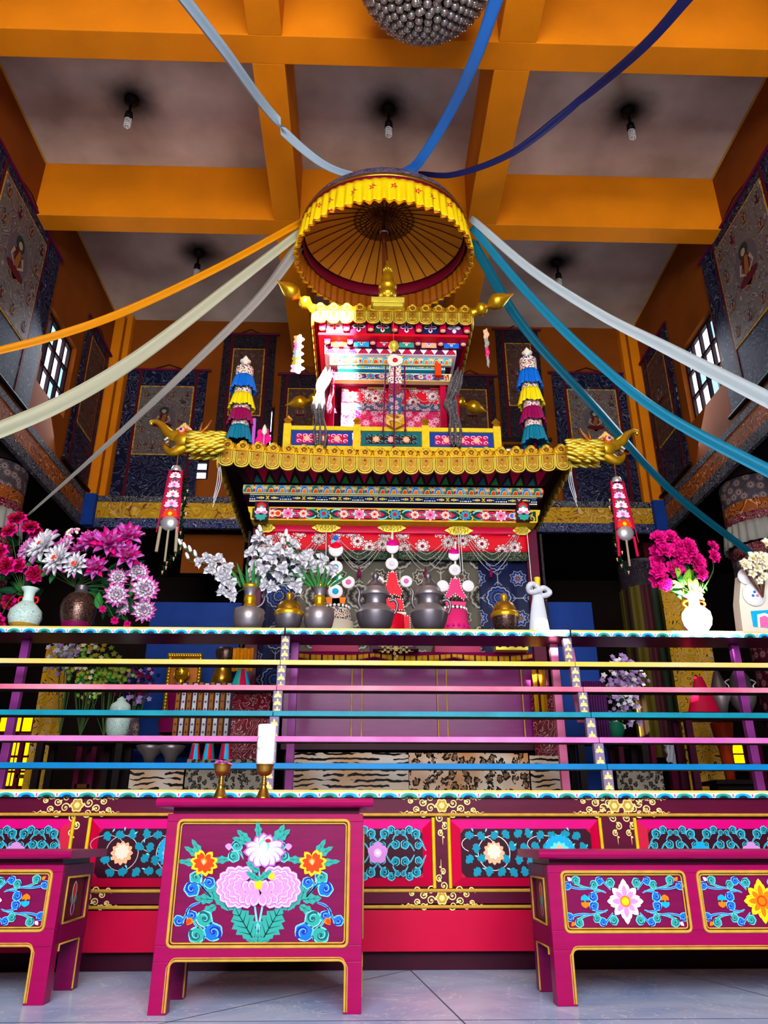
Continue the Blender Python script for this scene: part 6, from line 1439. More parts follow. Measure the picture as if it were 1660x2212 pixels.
# ---------------------------------------------------------------- tiered cloth victory banners on the lower roof
def victory(label, px_, tiers, ytop, ybot, Y, r, tilt):
    c = A_(px_, ybot, Y); Zz = lambda y: A_(px_, y, Y).z-c.z; t = thing('victory_banner', label, 'banner', c, 0, 'tiered victory banners on the lower roof'); t.rotation_euler = (0, tilt, 0)
    for k, (y0, y1, kind) in enumerate(tiers):
        z0, z1 = Zz(y1), Zz(y0); b = MB()
        if kind in B: b.lathe([(r*.86, z0-.04), (r*.9, z0), (r*.9, z1), (r*.8, z1+.01)] if k else [(r*.9, z0), (r*.9, z1-.03), (r*.6, z1), (.0, z1+.005)], (0, 0, 0), B[kind], 28); b.build('brocade_tier', t, local=True)
        else:
            def f(u, v): a = 2*PI*u; rr = r*(.93+.38*(1-v)**1.1)+.012*(1-v*.6)*math.sin(17*a); return (rr*math.cos(a), rr*math.sin(a), z0+(z1-z0)*v+.012*math.sin(5*a)*(1-v))
            b.grid(f, 136, 5, M[kind], True, cu=False); b.build('silk_skirt', t, solid=.003, local=True)
    b = MB(); z = Zz(tiers[0][0]); b.lathe([(.05, 0), (.03, .02), (.02, .04), (.055, .055), (.06, .07), (.035, .085), (.015, .095), (.028, .11), (.012, .13), (0, .15)], (0, 0, z), M['butter_cream'], 18); b.build('gilt_knob', t, local=True)
    b = MB(); b.tube([(0, 0, -.12), (0, 0, z)], .02, M['maroon_wood']); b.build('pole', t, local=True)
T1 = [(792, 817, 'white_brocade'), (816, 846, 'silk_royal'), (838, 856, 'white_brocade'), (855, 884, 'silk_lemon'), (874, 892, 'red_dots'), (889, 918, 'silk_magenta'), (909, 925, 'red_dots'), (924, 958, 'silk_petrol')]
victory('left victory banner of blue, yellow, magenta and teal skirts by the pavilion', 515, T1, 775, 966, 7.1, .105, 0)
T2 = [(774, 806, 'white_brocade'), (804, 838, 'silk_royal'), (826, 848, 'white_brocade'), (844, 876, 'silk_lemon'), (868, 888, 'red_dots'), (885, 916, 'silk_magenta'), (909, 927, 'red_dots'), (926, 960, 'silk_petrol')]
victory('right victory banner of blue, yellow, magenta and teal skirts by the pavilion', 1157, T2, 750, 966, 7.1, .105, -.0)
# pink cut-out lotus boards
c = A_(569, 945, 7.1); b = MB(); out = []
for i in range(48): a = 2*PI*i/48; out.append(c+Vector((.075*(1+.16*math.cos(5*a+.9))*math.cos(a), 0, .11*(1+.12*math.cos(5*a+.9))*math.sin(a))))
b.prism(out, (0, .01, 0), M['petal_fuchsia']); b.build('pink_cutout', label='pink scalloped cut-out board standing right of the left victory banner', cat='ornament')
c = A_(570, 952, 7.06); b = MB(); b.tube([c+Vector((0, 0, -.08)), c+Vector((0, 0, .08))], .012, M['pink_paint'], 8); b.lathe([(.012, .07), (.03, .10), (.022, .15), (.006, .19), (0, .2)], c, M['butter_cream'], 12); b.build('lotus_bud_stick', label='pink stick with a cream bud in front of the pink cut-out board', cat='ornament')
t0 = A_(550, 905, 7.12); t1 = A_(546, 968, 7.12); b = MB(); b.tube([t0, t1], .02, M['lilac_deep'], 8); b.build('pink_rod', label='thin mauve rod leaning beside the left victory banner', cat='rod')
# ---------------------------------------------------------------- flower and leaf templates
def petal3(b, az, el, l, w, m, curl=.3, cup=.25, r0=.0, tipm=None, ruff=0, nu=4, nv=5, tip=.75):
    ca, sa, ce, se = math.cos(az), math.sin(az), math.cos(el), math.sin(el)
    def f(u, v):
        s = (u-.5)*2; ww = w/2*(max(0.02, math.sin(PI*min(1, v**tip*.93+.07)))**.7 if tip < 1 else (.12+.88*v**.7)*math.sqrt(max(.03, 1-v**5))); t = r0+v*l; y = s*ww; z = cup*w*s*s+curl*l*v*v*-1+ruff*math.sin(s*5+v*6)*v
        x_, z_ = t*ce-z*se, t*se+z*ce
        return (x_*ca-y*sa, x_*sa+y*ca, z_)
    if tipm is None: b.grid(f, nu, nv, m)
    else:
        b.grid(lambda u, v: f(u, v*.72), nu, nv, m); b.grid(lambda u, v: f(u, .72+v*.28), nu, 2, tipm)
FL = {}
PARK = Vector((0, 0, -5))
def flower_mesh(kind):
    if kind in FL: return FL[kind]
    b = MB(); r = random.Random(5)
    if kind == 'dahlia':
        for n, el, l, w in ((11, .12, .11, .045), (11, .5, .10, .042), (9, .85, .08, .036), (6, 1.15, .05, .028)):
            for i in range(n): petal3(b, 2*PI*(i+r.random()*.4)/n+el, el, l, w, M['petal_white'], .12, .35, tipm=M['petal_pinktip'] if el < .3 and i % 3 == 0 else None)
        b.ball((0, 0, .03), .022, M['orange_red'], 10, (1, 1, .8))
    elif kind == 'pinkdahlia':
        for n, el, l, w in ((11, .1, .10, .042), (11, .45, .09, .04), (9, .85, .07, .034), (7, 1.2, .055, .028)):
            for i in range(n): petal3(b, 2*PI*(i+r.random()*.4)/n+el, el, l, w, M['petal_white'], .12, .35, tipm=M['petal_pinktip'])
    elif kind == 'lotus':
        for n, el, l, w in ((9, .2, .12, .05), (9, .6, .115, .048), (8, 1.0, .10, .042), (6, 1.3, .08, .034)):
            for i in range(n): petal3(b, 2*PI*(i+.5*r.random())/n+el*2, el, l, w, M['petal_orchid'] if i % 3 else M['petal_fuchsia'], .06, .4)
        b.ball((0, 0, .03), .015, M['petal_yellow'], 8)
    elif kind == 'peony':
        for n, el, l, w in ((7, .15, .07, .062), (7, .6, .062, .055), (5, 1.0, .05, .045), (4, 1.35, .035, .03)):
            for i in range(n): petal3(b, 2*PI*(i+.5*r.random())/n+el*2, el, l, w, M['petal_fuchsia'], .1, .2, ruff=.006, tip=1.3)
    elif kind == 'redpeony':
        for n, el, l, w in ((8, .1, .085, .07), (7, .55, .078, .062), (6, .95, .062, .05), (4, 1.35, .045, .035)):
            for i in range(n): petal3(b, 2*PI*(i+.5*r.random())/n+el*2, el, l, w, M['petal_crimson'] if el > .5 else M['petal_fuchsia'], .15, .2, ruff=.007, tip=1.3)
    elif kind == 'gladiolus':
        for n, el, l, w in ((3, .45, .075, .08), (3, .75, .07, .072)):
            for i in range(n): petal3(b, 2*PI*i/n+el*5, el, l, w, M['petal_white' if el < .6 else 'petal_grey'], .45, .3, ruff=.008, tip=1.2)
        b.tube([(0, 0, -.03), (0, 0, .03)], [.006, .012], M['petal_grey'], 6)
    elif kind == 'glad_bud': b.ball((0, 0, .03), .02, M['petal_white'], 8, (.8, .8, 1.9)); b.ball((0, 0, 0), .014, M['stem_green'], 8)
    elif kind == 'plumeria':
        for i in range(5): petal3(b, 2*PI*i/5, .45, .05, .048, M['petal_cream'], .2, .3, tip=1.2)
        b.ball((0, 0, .008), .010, M['petal_yellow'], 6)
    elif kind == 'cluster':
        for i in range(40):
            a, q = r.random()*6.28, r.random()**.5; c = Vector((.06*q*math.cos(a), .06*q*math.sin(a), .035*(1-q*q)))
            b.ball(c, .011, M['petal_cream' if i % 3 else 'petal_pinktip'], 6)
    elif kind in ('lilac', 'yellowbunch', 'limebunch', 'darkbunch', 'whitebunch'):
        ms = {'lilac': ('petal_violet', 'petal_violet', 'petal_white'), 'yellowbunch': ('petal_yellow', 'petal_cream', 'leaf_light'), 'limebunch': ('petal_lime', 'petal_lime', 'leaf_light'), 'darkbunch': ('navy', 'petal_violet', 'plum_wood'), 'whitebunch': ('petal_grey', 'petal_violet', 'petal_white')}[kind]
        for i in range(9):
            a, q = i*2.4, .016*i**.5*1.6; c = Vector((q*math.cos(a), q*math.sin(a), .03-q*.4))
            for j in range(5): bb = MB(); petal3(bb, 2*PI*j/5+i, .5, .02, .016, M[ms[(i) % 3]], .2, .3, nu=2, nv=3); b.add([v+c for v in bb.v], bb.f, bb.ms[0], True)
    FL[kind] = b; return b
LEAFM = {}
def leaf_mesh(kind):
    if kind in LEAFM: return LEAFM[kind]
    b = MB()
    if kind == 'blade': petal3(b, 0, 0, .26, .035, M['leaf_green'], .12, .2, nu=2, nv=8)
    elif kind == 'light': petal3(b, 0, 0, .10, .05, M['leaf_light'], .25, .25, nu=4, nv=6)
    elif kind == 'dark': petal3(b, 0, 0, .11, .055, M['leaf_dark'], .25, .25, nu=4, nv=6)
    else: petal3(b, 0, 0, .10, .05, M['leaf_green'], .25, .25, nu=4, nv=6)
    LEAFM[kind] = b; return b
MESHES = {}
def inst(parent, name, src, key, p, d, s=1.0, roll=0):
    """one petal-head or leaf as its own part (mesh data shared between copies)"""
    if key not in MESHES: o = src.build(name, parent, local=True); MESHES[key] = o
    else: o = MESHES[key].copy(); COL.objects.link(o); o.parent = parent
    o.name = name; q = Vector(d).normalized().to_track_quat('Z', 'Y') @ Matrix.Rotation(roll, 3, 'Z').to_quaternion()
    o.rotation_mode = 'QUATERNION'; o.rotation_quaternion = q; o.location = Vector(p)-world_loc(parent); o.scale = (s,)*3
    return o
def bouquet(name, label, cat, root, heads, leaves, seed=0, stemm='stem_green', group=None):
    """heads: (px, py, Y, kind, scale); root: vase mouth"""
    t = thing(name, label, cat, root, 0, group); r = random.Random(seed); sb = MB(); n = 0
    cen = sum((A_(h[0], h[1], h[2]) for h in heads), Vector())/len(heads)
    for x, y, Y, kind, s in heads:
        p = A_(x, y, Y); out = (p-cen); d = Vector((out.x*.9, -.6, out.z*.9+.05)) if kind not in ('glad_bud',) else Vector((out.x, -.1, .3+out.z))
        inst(t, 'flower', flower_mesh(kind), kind, p, d, s, r.random()*6)
        mid = (p+root)/2+Vector((out.x*.25, .02, .04)); sb.tube(catmull([root, mid, p-d.normalized()*.02], 4), .0035, M[stemm], 5, caps=False)
    sb.build('stems', t)
    for x, y, Y, kind, ang, s in leaves:
        p = A_(x, y, Y); d = Vector((math.cos(ang), -.35, math.sin(ang)))
        o = inst(t, 'leaf', leaf_mesh(kind), 'leaf_'+kind, p, d, s)
        X = d.normalized(); Zz = Vector((0, -1, .3)); Zz = (Zz-X*Zz.dot(X)).normalized(); Yy = Zz.cross(X); o.rotation_quaternion = Matrix((X, Yy, Zz)).transposed().to_quaternion()
    return t
def rleaves(n, x0, x1, y0, y1, Y, kinds, seed, s=1):
    r = random.Random(seed); return [(r.uniform(x0, x1), r.uniform(y0, y1), Y+r.uniform(-.08, .1), r.choice(kinds), r.uniform(0, 6.28), s*r.uniform(.7, 1.3)) for _ in range(n)]
def vase(name, label, cat, px_, Y, prof, parts, zbase, extra=None, group=None, n=32):
    """prof: (radius px, pixel y) from the bottom up; parts: list of (name, i0, i1, material)"""
    c = A_(px_, prof[0][1], Y); s = (Vector(c)-cam.location).dot(fw)/F; t = thing(name, label, cat, (c.x, Y, zbase), 0, group); q = [(r*s, A_(px_, y, Y).z-zbase) for r, y in prof]
    k = -q[0][1]; q = [(r, max(0, z+0)) for r, z in q]; q[0] = (q[0][0], 0)
    for nm, i0, i1, m in parts:
        b = MB(); b.lathe(q[i0:i1+1] if i0 else [(0, 0)]+q[:i1+1], (0, 0, 0), m, n); b.build(nm, t, local=True)
    if extra: extra(t, s, lambda dx, y: Vector(((dx)*s, 0, A_(px_, y, Y).z-zbase)))
    return t
YO = 6.2
# porcelain vase at the far left
def ears(m):
    def f(t, s, L):
        for sg in (-1, 1): b = MB(); b.tube(catmull([L(sg*11, 1292), L(sg*19, 1290), L(sg*21, 1300), L(sg*14, 1304), L(sg*17, 1311), L(sg*10, 1313)], 4), 2.2*s, m, 6); b.build('handle', t, local=True)
    return f
vase('porcelain_vase', 'green porcelain vase with painted flowers below the crimson peonies at far left', 'vase', 47, YO, [(20, 1369), (22, 1364), (30, 1350), (35, 1335), (33, 1320), (22, 1308), (13, 1300), (11, 1290), (12, 1280), (18, 1273), (19, 1271), (15, 1272)], [('foot', 0, 2, M['gilt_line']), ('body', 2, 6, B['porcelain_floral']), ('neck', 6, 11, M['porcelain'])], RT, ears(M['red_paint']))
vase('copper_vase', 'bulbous dark copper vase engraved all over beneath the white and pink bouquet', 'vase', 161, YO, [(27, 1369), (29, 1360), (32, 1348), (37, 1328), (38, 1312), (34, 1298), (24, 1286), (14, 1281), (13, 1272), (15, 1269), (14, 1266)], [('foot', 0, 2, M['plum_wood']), ('engraved_body', 2, 6, B['kettle_relief']), ('neck', 6, 10, M['bronze_dark'])], RT)
def two_handles(t, s, L):
    for sg in (1,): b = MB(); b.tube([L(sg*16, 1290)+Vector((16*s*math.cos(a), 0, 22*s*math.sin(a))) for a in [PI*i/10-PI/2 for i in range(11)]], 2.5*s, M['bronze_dark'], 8); b.build('handle', t, local=True)
pv = [(17, 1369), (22, 1364), (30, 1352), (33.5, 1335), (33, 1318), (28, 1316), (16, 1314), (13, 1308), (11, 1302), (14, 1298), (13, 1292), (11, 1288), (12, 1280), (18, 1272), (20, 1268), (19, 1265), (16, 1266)]
vase('pewter_vase', 'pewter flower vase with broad bowl base and side handle, left of the gold lidded bowl', 'vase', 535, YO, pv, [('bowl_base', 0, 6, M['pewter']), ('gilt_collar', 6, 11, M['gold']), ('neck', 11, 13, M['pewter']), ('gilt_rim', 13, 16, M['gold'])], RT, two_handles)
vase('pewter_vase', 'pewter flower vase with broad bowl base, right of the dark gold lidded bowl', 'vase', 688, YO, pv, [('bowl_base', 0, 6, M['pewter']), ('gilt_collar', 6, 11, M['gold']), ('neck', 11, 13, M['pewter']), ('gilt_rim', 13, 16, M['gold'])], RT)
bw = [(15, 1369), (18, 1363), (27, 1352), (30, 1338), (31, 1332), (33, 1327), (31, 1322), (28, 1320), (27, 1312), (21, 1302), (11, 1297), (6, 1294), (7, 1290), (9, 1286), (5, 1281), (0, 1278)]
vase('lidded_bowl', 'dark lidded bowl with chased gold lid between the two pewter vases', 'bowl', 622, YO, bw, [('bowl', 0, 4, M['bronze_dark']), ('gilt_rim', 4, 7, M['gold']), ('lid', 7, 11, B['gold_relief']), ('knob', 11, 15, M['gold'])], RT)
vase('lidded_bowl', 'gold lidded bowl standing alone between the right kettle and the white scarf', 'bowl', 1094, YO, [(r*.95, y+3) for r, y in bw], [('bowl', 0, 4, B['kettle_relief']), ('gilt_rim', 4, 7, M['gold']), ('lid', 7, 11, B['gold_relief']), ('knob', 11, 15, M['gold'])], RT)
def kettle_bits(hd):
    def f(t, s, L):
        b = MB(); P3 = catmull([L(hd*34, 1330), L(hd*44, 1322), L(hd*48, 1306), L(hd*42, 1296), L(hd*30, 1298)], 5); b.tube(P3, [s*3.2]*len(P3), M['bronze_dark'], 8); b.ball(L(hd*38, 1292), 4*s, M['bronze_dark'], 8); b.build('handle', t, local=True)
        b = MB(); P3 = catmull([L(-hd*30, 1318)+Vector((0, -.03, 0)), L(-hd*37, 1305)+Vector((0, -.05, 0)), L(-hd*35, 1285)+Vector((0, -.06, 0)), L(-hd*41, 1276)+Vector((0, -.07, 0))], 5); b.tube(P3, [s*(5-2.5*i/(len(P3)-1)) for i in range(len(P3))], M['bronze_dark'], 8); b.build('spout', t, local=True)
        b = MB()
        for k in range(8): a = 2*PI*k/8; b.tube([L(0, 1262)+Vector((19*s*math.cos(a), 19*s*math.sin(a), -.01)), L(0, 1254)+Vector((12*s*math.cos(a), 12*s*math.sin(a), 0))], s*2, M['pewter'], 6)
        b.build('lid_petals', t, local=True)
    return f
kp = [(22, 1369), (26, 1364), (36, 1350), (41, 1333), (42, 1327), (40, 1322), (30, 1312), (25, 1308), (24, 1294), (30, 1288), (31, 1283), (28, 1279), (26, 1272), (19, 1263), (9, 1256), (5, 1252), (8, 1246), (7, 1241), (3, 1235), (0, 1232)]
kparts = [('belly', 0, 4, M['bronze_dark']), ('shoulder', 4, 7, M['pewter']), ('neck', 7, 9, M['bronze_dark']), ('rim', 9, 12, M['pewter']), ('lid', 12, 15, M['bronze_dark']), ('knob', 15, 19, M['bronze_dark'])]
vase('metal_kettle', 'large dark pewter lidded kettle, left of the pair, before the red butter sculpture', 'kettle', 811, YO-.02, kp, kparts, RT, kettle_bits(1), 'pewter kettles on the rack')
vase('metal_kettle', 'large dark pewter lidded kettle, right of the pair, before the pink butter sculpture', 'kettle', 928, YO-.02, kp, kparts, RT, kettle_bits(1), 'pewter kettles on the rack')
vase('porcelain_vase', 'white porcelain vase with red ear handles holding magenta peonies in the sunlight', 'vase', 1511, 6.15, [(16, 1369), (20, 1364), (29, 1352), (32, 1338), (30, 1325), (21, 1315), (12, 1309), (11, 1300), (13, 1293), (21, 1289), (22, 1287), (18, 1288)], [('body', 0, 6, M['porcelain_white']), ('neck', 6, 11, B['porcelain_floral'])], RT, lambda t, s, L: [MB().tube(catmull([L(sg*12, 1298), L(sg*20, 1300), L(sg*24, 1306), L(sg*18, 1312), L(sg*22, 1318), L(sg*16, 1320)], 4), 2.6*s, M['orange_red'], 6).build('handle', t, local=True) for sg in (-1, 1)])
# white scarf knotted over a post
t = thing('white_scarf', 'white ceremonial scarf knotted over a post at the right of the gold bowl', 'scarf', A_(1164, 1369, YO))
t.location.z = RT
c = lambda x, y, dy=0: A_(x, y, YO+dy)-t.location
b = MB(); P3 = [c(1163, 1272), c(1163, 1300), c(1164, 1330), c(1166, 1366)]; P3[-1].z = 0
b.tube(catmull(P3, 5), [.035+.055*i/15 for i in range(16)], M['white_cloth'], 18, flat=.6); b.build('hanging_cloth', t, local=True)
b = MB()
for x, y, dx, rr in ((1152, 1272, -1, .045), (1176, 1280, 1, .042)):
    b.tube([c(x, y)+Vector((rr*math.cos(a)*1.0, .02*math.sin(2*a)-.02, rr*.8*math.sin(a))) for a in [2*PI*i/14 for i in range(14)]], .024, M['white_cloth'], 8, closed=True)
b.ball(c(1164, 1274, -.04), .03, M['white_cloth'], 10); b.build('knot', t, local=True)
b = MB(); b.tube([c(1162, 1270), c(1161, 1248)], [.022, .028], M['gilt_bright'], 8); b.build('post_tip', t, local=True)

# ---------------------------------------------------------------- flowers along the top of the rack
r_ = random.Random(3)
bouquet('artificial_bouquet', 'large bouquet of white and orchid pink artificial blooms in the engraved copper vase', 'flowers', A_(161, 1268, YO),
 [(98, 1182, 6.05, 'dahlia', 1.56), (127, 1210, 6.0, 'dahlia', 1.38), (165, 1221, 6.0, 'dahlia', 1.12), (62, 1188, 6.15, 'pinkdahlia', 1.17), (156, 1155, 6.2, 'cluster', 1.20), (188, 1158, 6.2, 'cluster', 0.84), (140, 1180, 6.1, 'pinkdahlia', 1.04),
  (197, 1172, 6.1, 'lotus', 1.06), (237, 1176, 6.0, 'lotus', 1.38), (277, 1160, 6.05, 'lotus', 1.19), (274, 1203, 6.05, 'lotus', 1.19), (208, 1228, 6.05, 'lotus', 1.00), (172, 1190, 6.2, 'lotus', 0.75), (298, 1238, 6.15, 'pinkdahlia', 1.04), (255, 1248, 6.15, 'pinkdahlia', 0.91),
  (312, 1272, 6.1, 'pinkdahlia', 1.30), (252, 1284, 6.1, 'pinkdahlia', 1.10), (310, 1318, 6.15, 'pinkdahlia', 1.10), (265, 1310, 6.2, 'pinkdahlia', 0.78), (248, 1340, 6.1, 'peony', 0.50), (275, 1348, 6.1, 'peony', 0.46), (222, 1316, 6.1, 'peony', 0.46)],
 rleaves(46, 150, 300, 1215, 1345, 6.25, ['dark', 'green', 'dark'], 1, 1.2)+rleaves(8, 60, 120, 1205, 1240, 6.15, ['green'], 2), 1)
bouquet('artificial_bouquet', 'bunch of deep crimson artificial peonies rising at the far left edge', 'flowers', A_(47, 1274, YO),
 [(38, 1123, 6.15, 'redpeony', 1.1), (22, 1148, 6.1, 'redpeony', .9), (66, 1140, 6.15, 'redpeony', .95), (78, 1152, 6.2, 'redpeony', .8), (-2, 1195, 6.1, 'redpeony', 1.1), (14, 1222, 6.05, 'redpeony', 1.0), (40, 1222, 6.1, 'redpeony', .8), (75, 1240, 6.1, 'redpeony', .95), (20, 1300, 6.3, 'redpeony', .9), (-4, 1340, 6.25, 'redpeony', .9)],
 rleaves(34, -10, 100, 1165, 1290, 6.3, ['dark', 'green', 'dark'], 3, 1.1), 2)
hd = []
for i, (x, y) in enumerate([(392, 1178), (402, 1186), (413, 1193), (408, 1208), (424, 1203)]): hd.append((x, y, 6.2, 'glad_bud', 1.0))
for x, y, s in ((432, 1215, .75), (447, 1205, .7), (460, 1215, .85), (473, 1210, .85), (455, 1232, .8), (478, 1240, .9), (492, 1228, .85), (485, 1252, 1.0), (498, 1262, .9), (480, 1276, .75), (500, 1286, .8)): hd.append((x, y, 6.12, 'gladiolus', s))
bouquet('artificial_gladioli', 'white gladiolus spray arching far left from the left pewter vase', 'flowers', A_(535, 1268, YO), hd, [(520+i*9, 1268, 6.15, 'blade', 2.1-i*.18, .75+.1*(i % 2)) for i in range(6)], 3)
hd = []
q = random.Random(11)
for x, y in ((545, 1195), (560, 1180), (575, 1195), (590, 1208), (555, 1222), (572, 1232), (600, 1190), (612, 1205), (590, 1225), (560, 1165), (625, 1198), (640, 1212), (612, 1228), (655, 1210), (670, 1222), (685, 1228), (650, 1235), (605, 1245), (560, 1250), (625, 1255), (575, 1262), (590, 1268), (695, 1210), (665, 1200), (700, 1240), (715, 1232), (633, 1180), (548, 1240), (640, 1265), (580, 1170)):
    hd.append((x, y, 6.1+q.uniform(-.08, .12), 'gladiolus', q.uniform(.8, 1.05)))
for x, y in ((565, 1150), (560, 1160), (618, 1160), (622, 1172), (610, 1178)): hd.append((x, y, 6.15, 'glad_bud', 1.1))
bouquet('artificial_gladioli', 'dense mass of white gladioli spreading over the gold lidded bowl', 'flowers', A_(688, 1268, YO), hd, [(672+i*6, 1268, 6.12, 'blade', 2.5-i*.28, .8) for i in range(8)], 4)
bouquet('artificial_bouquet', 'bright magenta peony bouquet in the sunlit white porcelain vase', 'flowers', A_(1511, 1288, 6.15),
 [(x, y, 6.15+q.uniform(-.08, .1), 'peony', s*1.35) for x, y, s in ((1424, 1162, .85), (1448, 1160, .8), (1460, 1172, .75), (1418, 1190, .7), (1437, 1188, .9), (1470, 1182, .8), (1488, 1178, .8), (1492, 1190, .8), (1420, 1210, .75), (1470, 1198, .85), (1460, 1228, 1.0), (1506, 1216, 1.0), (1422, 1232, .85), (1424, 1252, .95), (1516, 1240, .7), (1540, 1182, .7), (1542, 1202, .75), (1438, 1262, .7), (1480, 1205, .7))],
 rleaves(26, 1440, 1515, 1215, 1285, 6.2, ['light', 'green', 'light'], 5, 1.1)+rleaves(10, 1425, 1500, 1175, 1240, 6.25, ['green'], 6, .8), 5)

# ---------------------------------------------------------------- butter sculptures behind the kettles
YT = 7.35
def torma(label, px_, disks, arms, body, base, boxc, ybase=1405):
    """disks: (dx, y, r, outer, inner) ; body: outline polygon in px ; base tiers (y, halfwidth, material)"""
    zb = 2.36; c0 = A_(px_, ybase, YT); t = thing('butter_sculpture', label, 'offering', (c0.x, YT, zb)); s = (Vector(c0)-cam.location).dot(fw)/F
    for dx, y, r, mo, mi in disks:
        c = A_(px_+dx, y, YT-.02); b = MB(); R = Matrix.Rotation(PI/2, 4, 'X'); b.M = Matrix.Translation(c) @ R; b.lathe([(0, -.012), (r*s*.9, -.012), (r*s, 0), (r*s*.9, .012), (0, .016)], (0, 0, 0), M[mo], 28)
        if mi: b.lathe([(0, .014), (r*s*.42, .014), (r*s*.4, .02), (0, .022)], (0, 0, 0), M[mi], 20)
        b.build('butter_disc', t)
    for ax, ay, bx_, by_ in arms:
        b = MB(); b.tube([A_(px_+ax, ay, YT+.0), A_(px_+bx_, by_, YT+.0)], .012, M['butter_cream'], 6); b.build('arm', t)
    for m, pts, dots in body:
        b = MB(); b.prism([A_(px_+x, y, YT-.03) for x, y in pts], (0, .05, 0), M[m])
        if dots:
            n = len(pts)
            for i in range(n):
                a, c = Vector(pts[i]), Vector(pts[(i+1) % n]); L = max(1, int((c-a).length/5))
                for k in range(L): p = a+(c-a)*k/L; b.ball(A_(px_+p.x, p.y, YT-.034), .008, M['butter_white'], 6, (1, .5, 1))
        b.build('butter_relief', t, bevel=.004)
    for y0, y1, h0, h1, m, d in base:
        b = MB(); z0, z1 = A_(px_, y1, YT).z, A_(px_, y0, YT).z; b.lathe([(0, z0-zb), (h1*s, z0-zb), (h0*s, z1-zb), (0, z1-zb)], (c0.x, YT, zb), M[m] if m in M else B[m], 28)
        if d:
            hh = (h0+h1)/2*s
            for k in range(18): a = 2*PI*k/18; b.ball((c0.x+hh*math.cos(a), YT+hh*math.sin(a), (z0+z1)/2), .017, M[d], 8, (1, 1, 1))
        b.build('tier', t)
    b = MB(); b.box(c0.x-.22, c0.x+.22, YT-.2, YT+.14, zb-.0, A_(px_, 1398, YT).z, M[boxc]); b.build('plinth_box', t, bevel=.004)
    return t
D('box_rose', '#b02c5c', .4); D('box_plum', '#4c2440', .4)
torma('white and blue ringed butter sculpture standing left of the left kettle', 726, [(-1, 1226, 17, 'butter_white', 'sky_paint'), (0, 1250, 14, 'butter_white', 'sky_paint'), (-1, 1278, 17, 'butter_white', 'sky_paint'), (27, 1258, 15, 'butter_white', 'pink_paint'), (-15, 1262, 10, 'butter_white', None), (0, 1162, 6, 'blue_mid', None), (-6, 1170, 5, 'cyan_paint', None), (5, 1170, 5, 'pink_paint', None), (0, 1188, 17, 'butter_white', None), (0, 1184, 15, 'butter_red', None)],
      [(0, 1250, 27, 1258), (0, 1160, 0, 1290)], [('orange_paint', [(-22, 1290), (22, 1290), (17, 1312), (-17, 1312)], 0), ('teal_dark', [(-8, 1292), (8, 1292), (9, 1312), (-9, 1312)], 0), ('red_paint', [(-3, 1296), (3, 1296), (4, 1312), (-4, 1312)], 0)],
      [(1310, 1318, 26, 28, 'black_metal', 'butter_white'), (1318, 1345, 28, 36, 'white_brocade', None), (1345, 1395, 37, 40, 'butter_cream', None)], 'box_rose')
torma('scarlet butter sculpture with white discs standing behind the kettles', 848, [(0, 1183, 15, 'butter_white', None), (0, 1178, 14, 'butter_magenta', None), (-1, 1218, 15, 'butter_white', 'petal_white'), (30, 1256, 14, 'butter_white', 'petal_pinktip'), (-30, 1256, 13, 'butter_white', None)],
      [(-30, 1256, 30, 1256), (0, 1150, 0, 1290)], [('butter_red', [(-8, 1236), (8, 1236), (13, 1262), (22, 1276), (18, 1290), (4, 1284), (-4, 1284), (-16, 1290), (-20, 1276), (-13, 1262)], 1), ('butter_red', [(-18, 1292), (22, 1294), (26, 1318), (-22, 1318)], 1), ('butter_cream', [(-22, 1320), (30, 1322), (30, 1328), (-22, 1327)], 0), ('butter_red', [(-30, 1330), (38, 1330), (40, 1395), (-34, 1395)], 1)],
      [(1330, 1398, 26, 30, 'butter_red', None)], 'box_plum')
torma('pink butter sculpture with two round white discs right of the right kettle', 984, [(-3, 1200, 13, 'butter_white', None), (-3, 1196, 12, 'butter_magenta', None), (-1, 1231, 14, 'butter_white', 'petal_white'), (-27, 1266, 14, 'butter_white', None), (28, 1266, 14, 'butter_white', None)],
      [(-27, 1266, 28, 1266), (0, 1170, 0, 1290)], [('butter_pink', [(-9, 1250), (9, 1250), (13, 1270), (24, 1290), (18, 1296), (0, 1282), (-18, 1296), (-24, 1290), (-14, 1270)], 1), ('butter_pink', [(-22, 1298), (24, 1300), (20, 1316), (-18, 1316)], 0)],
      [(1314, 1322, 26, 28, 'black_metal', 'butter_white'), (1322, 1395, 29, 36, 'butter_pink', 'butter_magenta')], 'box_rose')
# white butter sculpture with plumeria at the right edge
YQ = 6.2; t = thing('butter_sculpture', 'tall white butter sculpture with round disc and blue panel at the right edge', 'offering', (A_(1636, 1355, YQ).x, YQ, RT))
b = MB(); b.prism([A_(x, y, YQ) for x, y in ((1606, 1366), (1600, 1318), (1598, 1300), (1602, 1240), (1625, 1230), (1660, 1240), (1680, 1300), (1685, 1366))], (0, .12, 0), M['butter_cream']); b.build('body', t, bevel=.01)
for x, y, r in ((1612, 1246, 19), (1630, 1285, 27)):
    b = MB(); b.M = Matrix.Translation(A_(x, y, YQ-.01)) @ Matrix.Rotation(PI/2, 4, 'X'); s = .0038; b.lathe([(0, -.01), (r*s*.95, -.01), (r*s, .0), (r*s*.95, .012), (0, .014)], (0, 0, 0), M['butter_white'], 32)
    if r > 20:
        for k, m in enumerate(('blue_mid', 'blue_mid', 'pink_paint')): a = -PI/2+(k-1)*2.1*(1 if k else 1)+0; b.ball((.022*math.cos(PI/2+k*2.1), .022*math.sin(PI/2+k*2.1), .014), .013, M[m], 8)
    b.build('butter_disc', t)
b = MB(); P = Paint(b, lambda x, y: A_(x, y, YQ-.001), (0, -1, 0), .002)
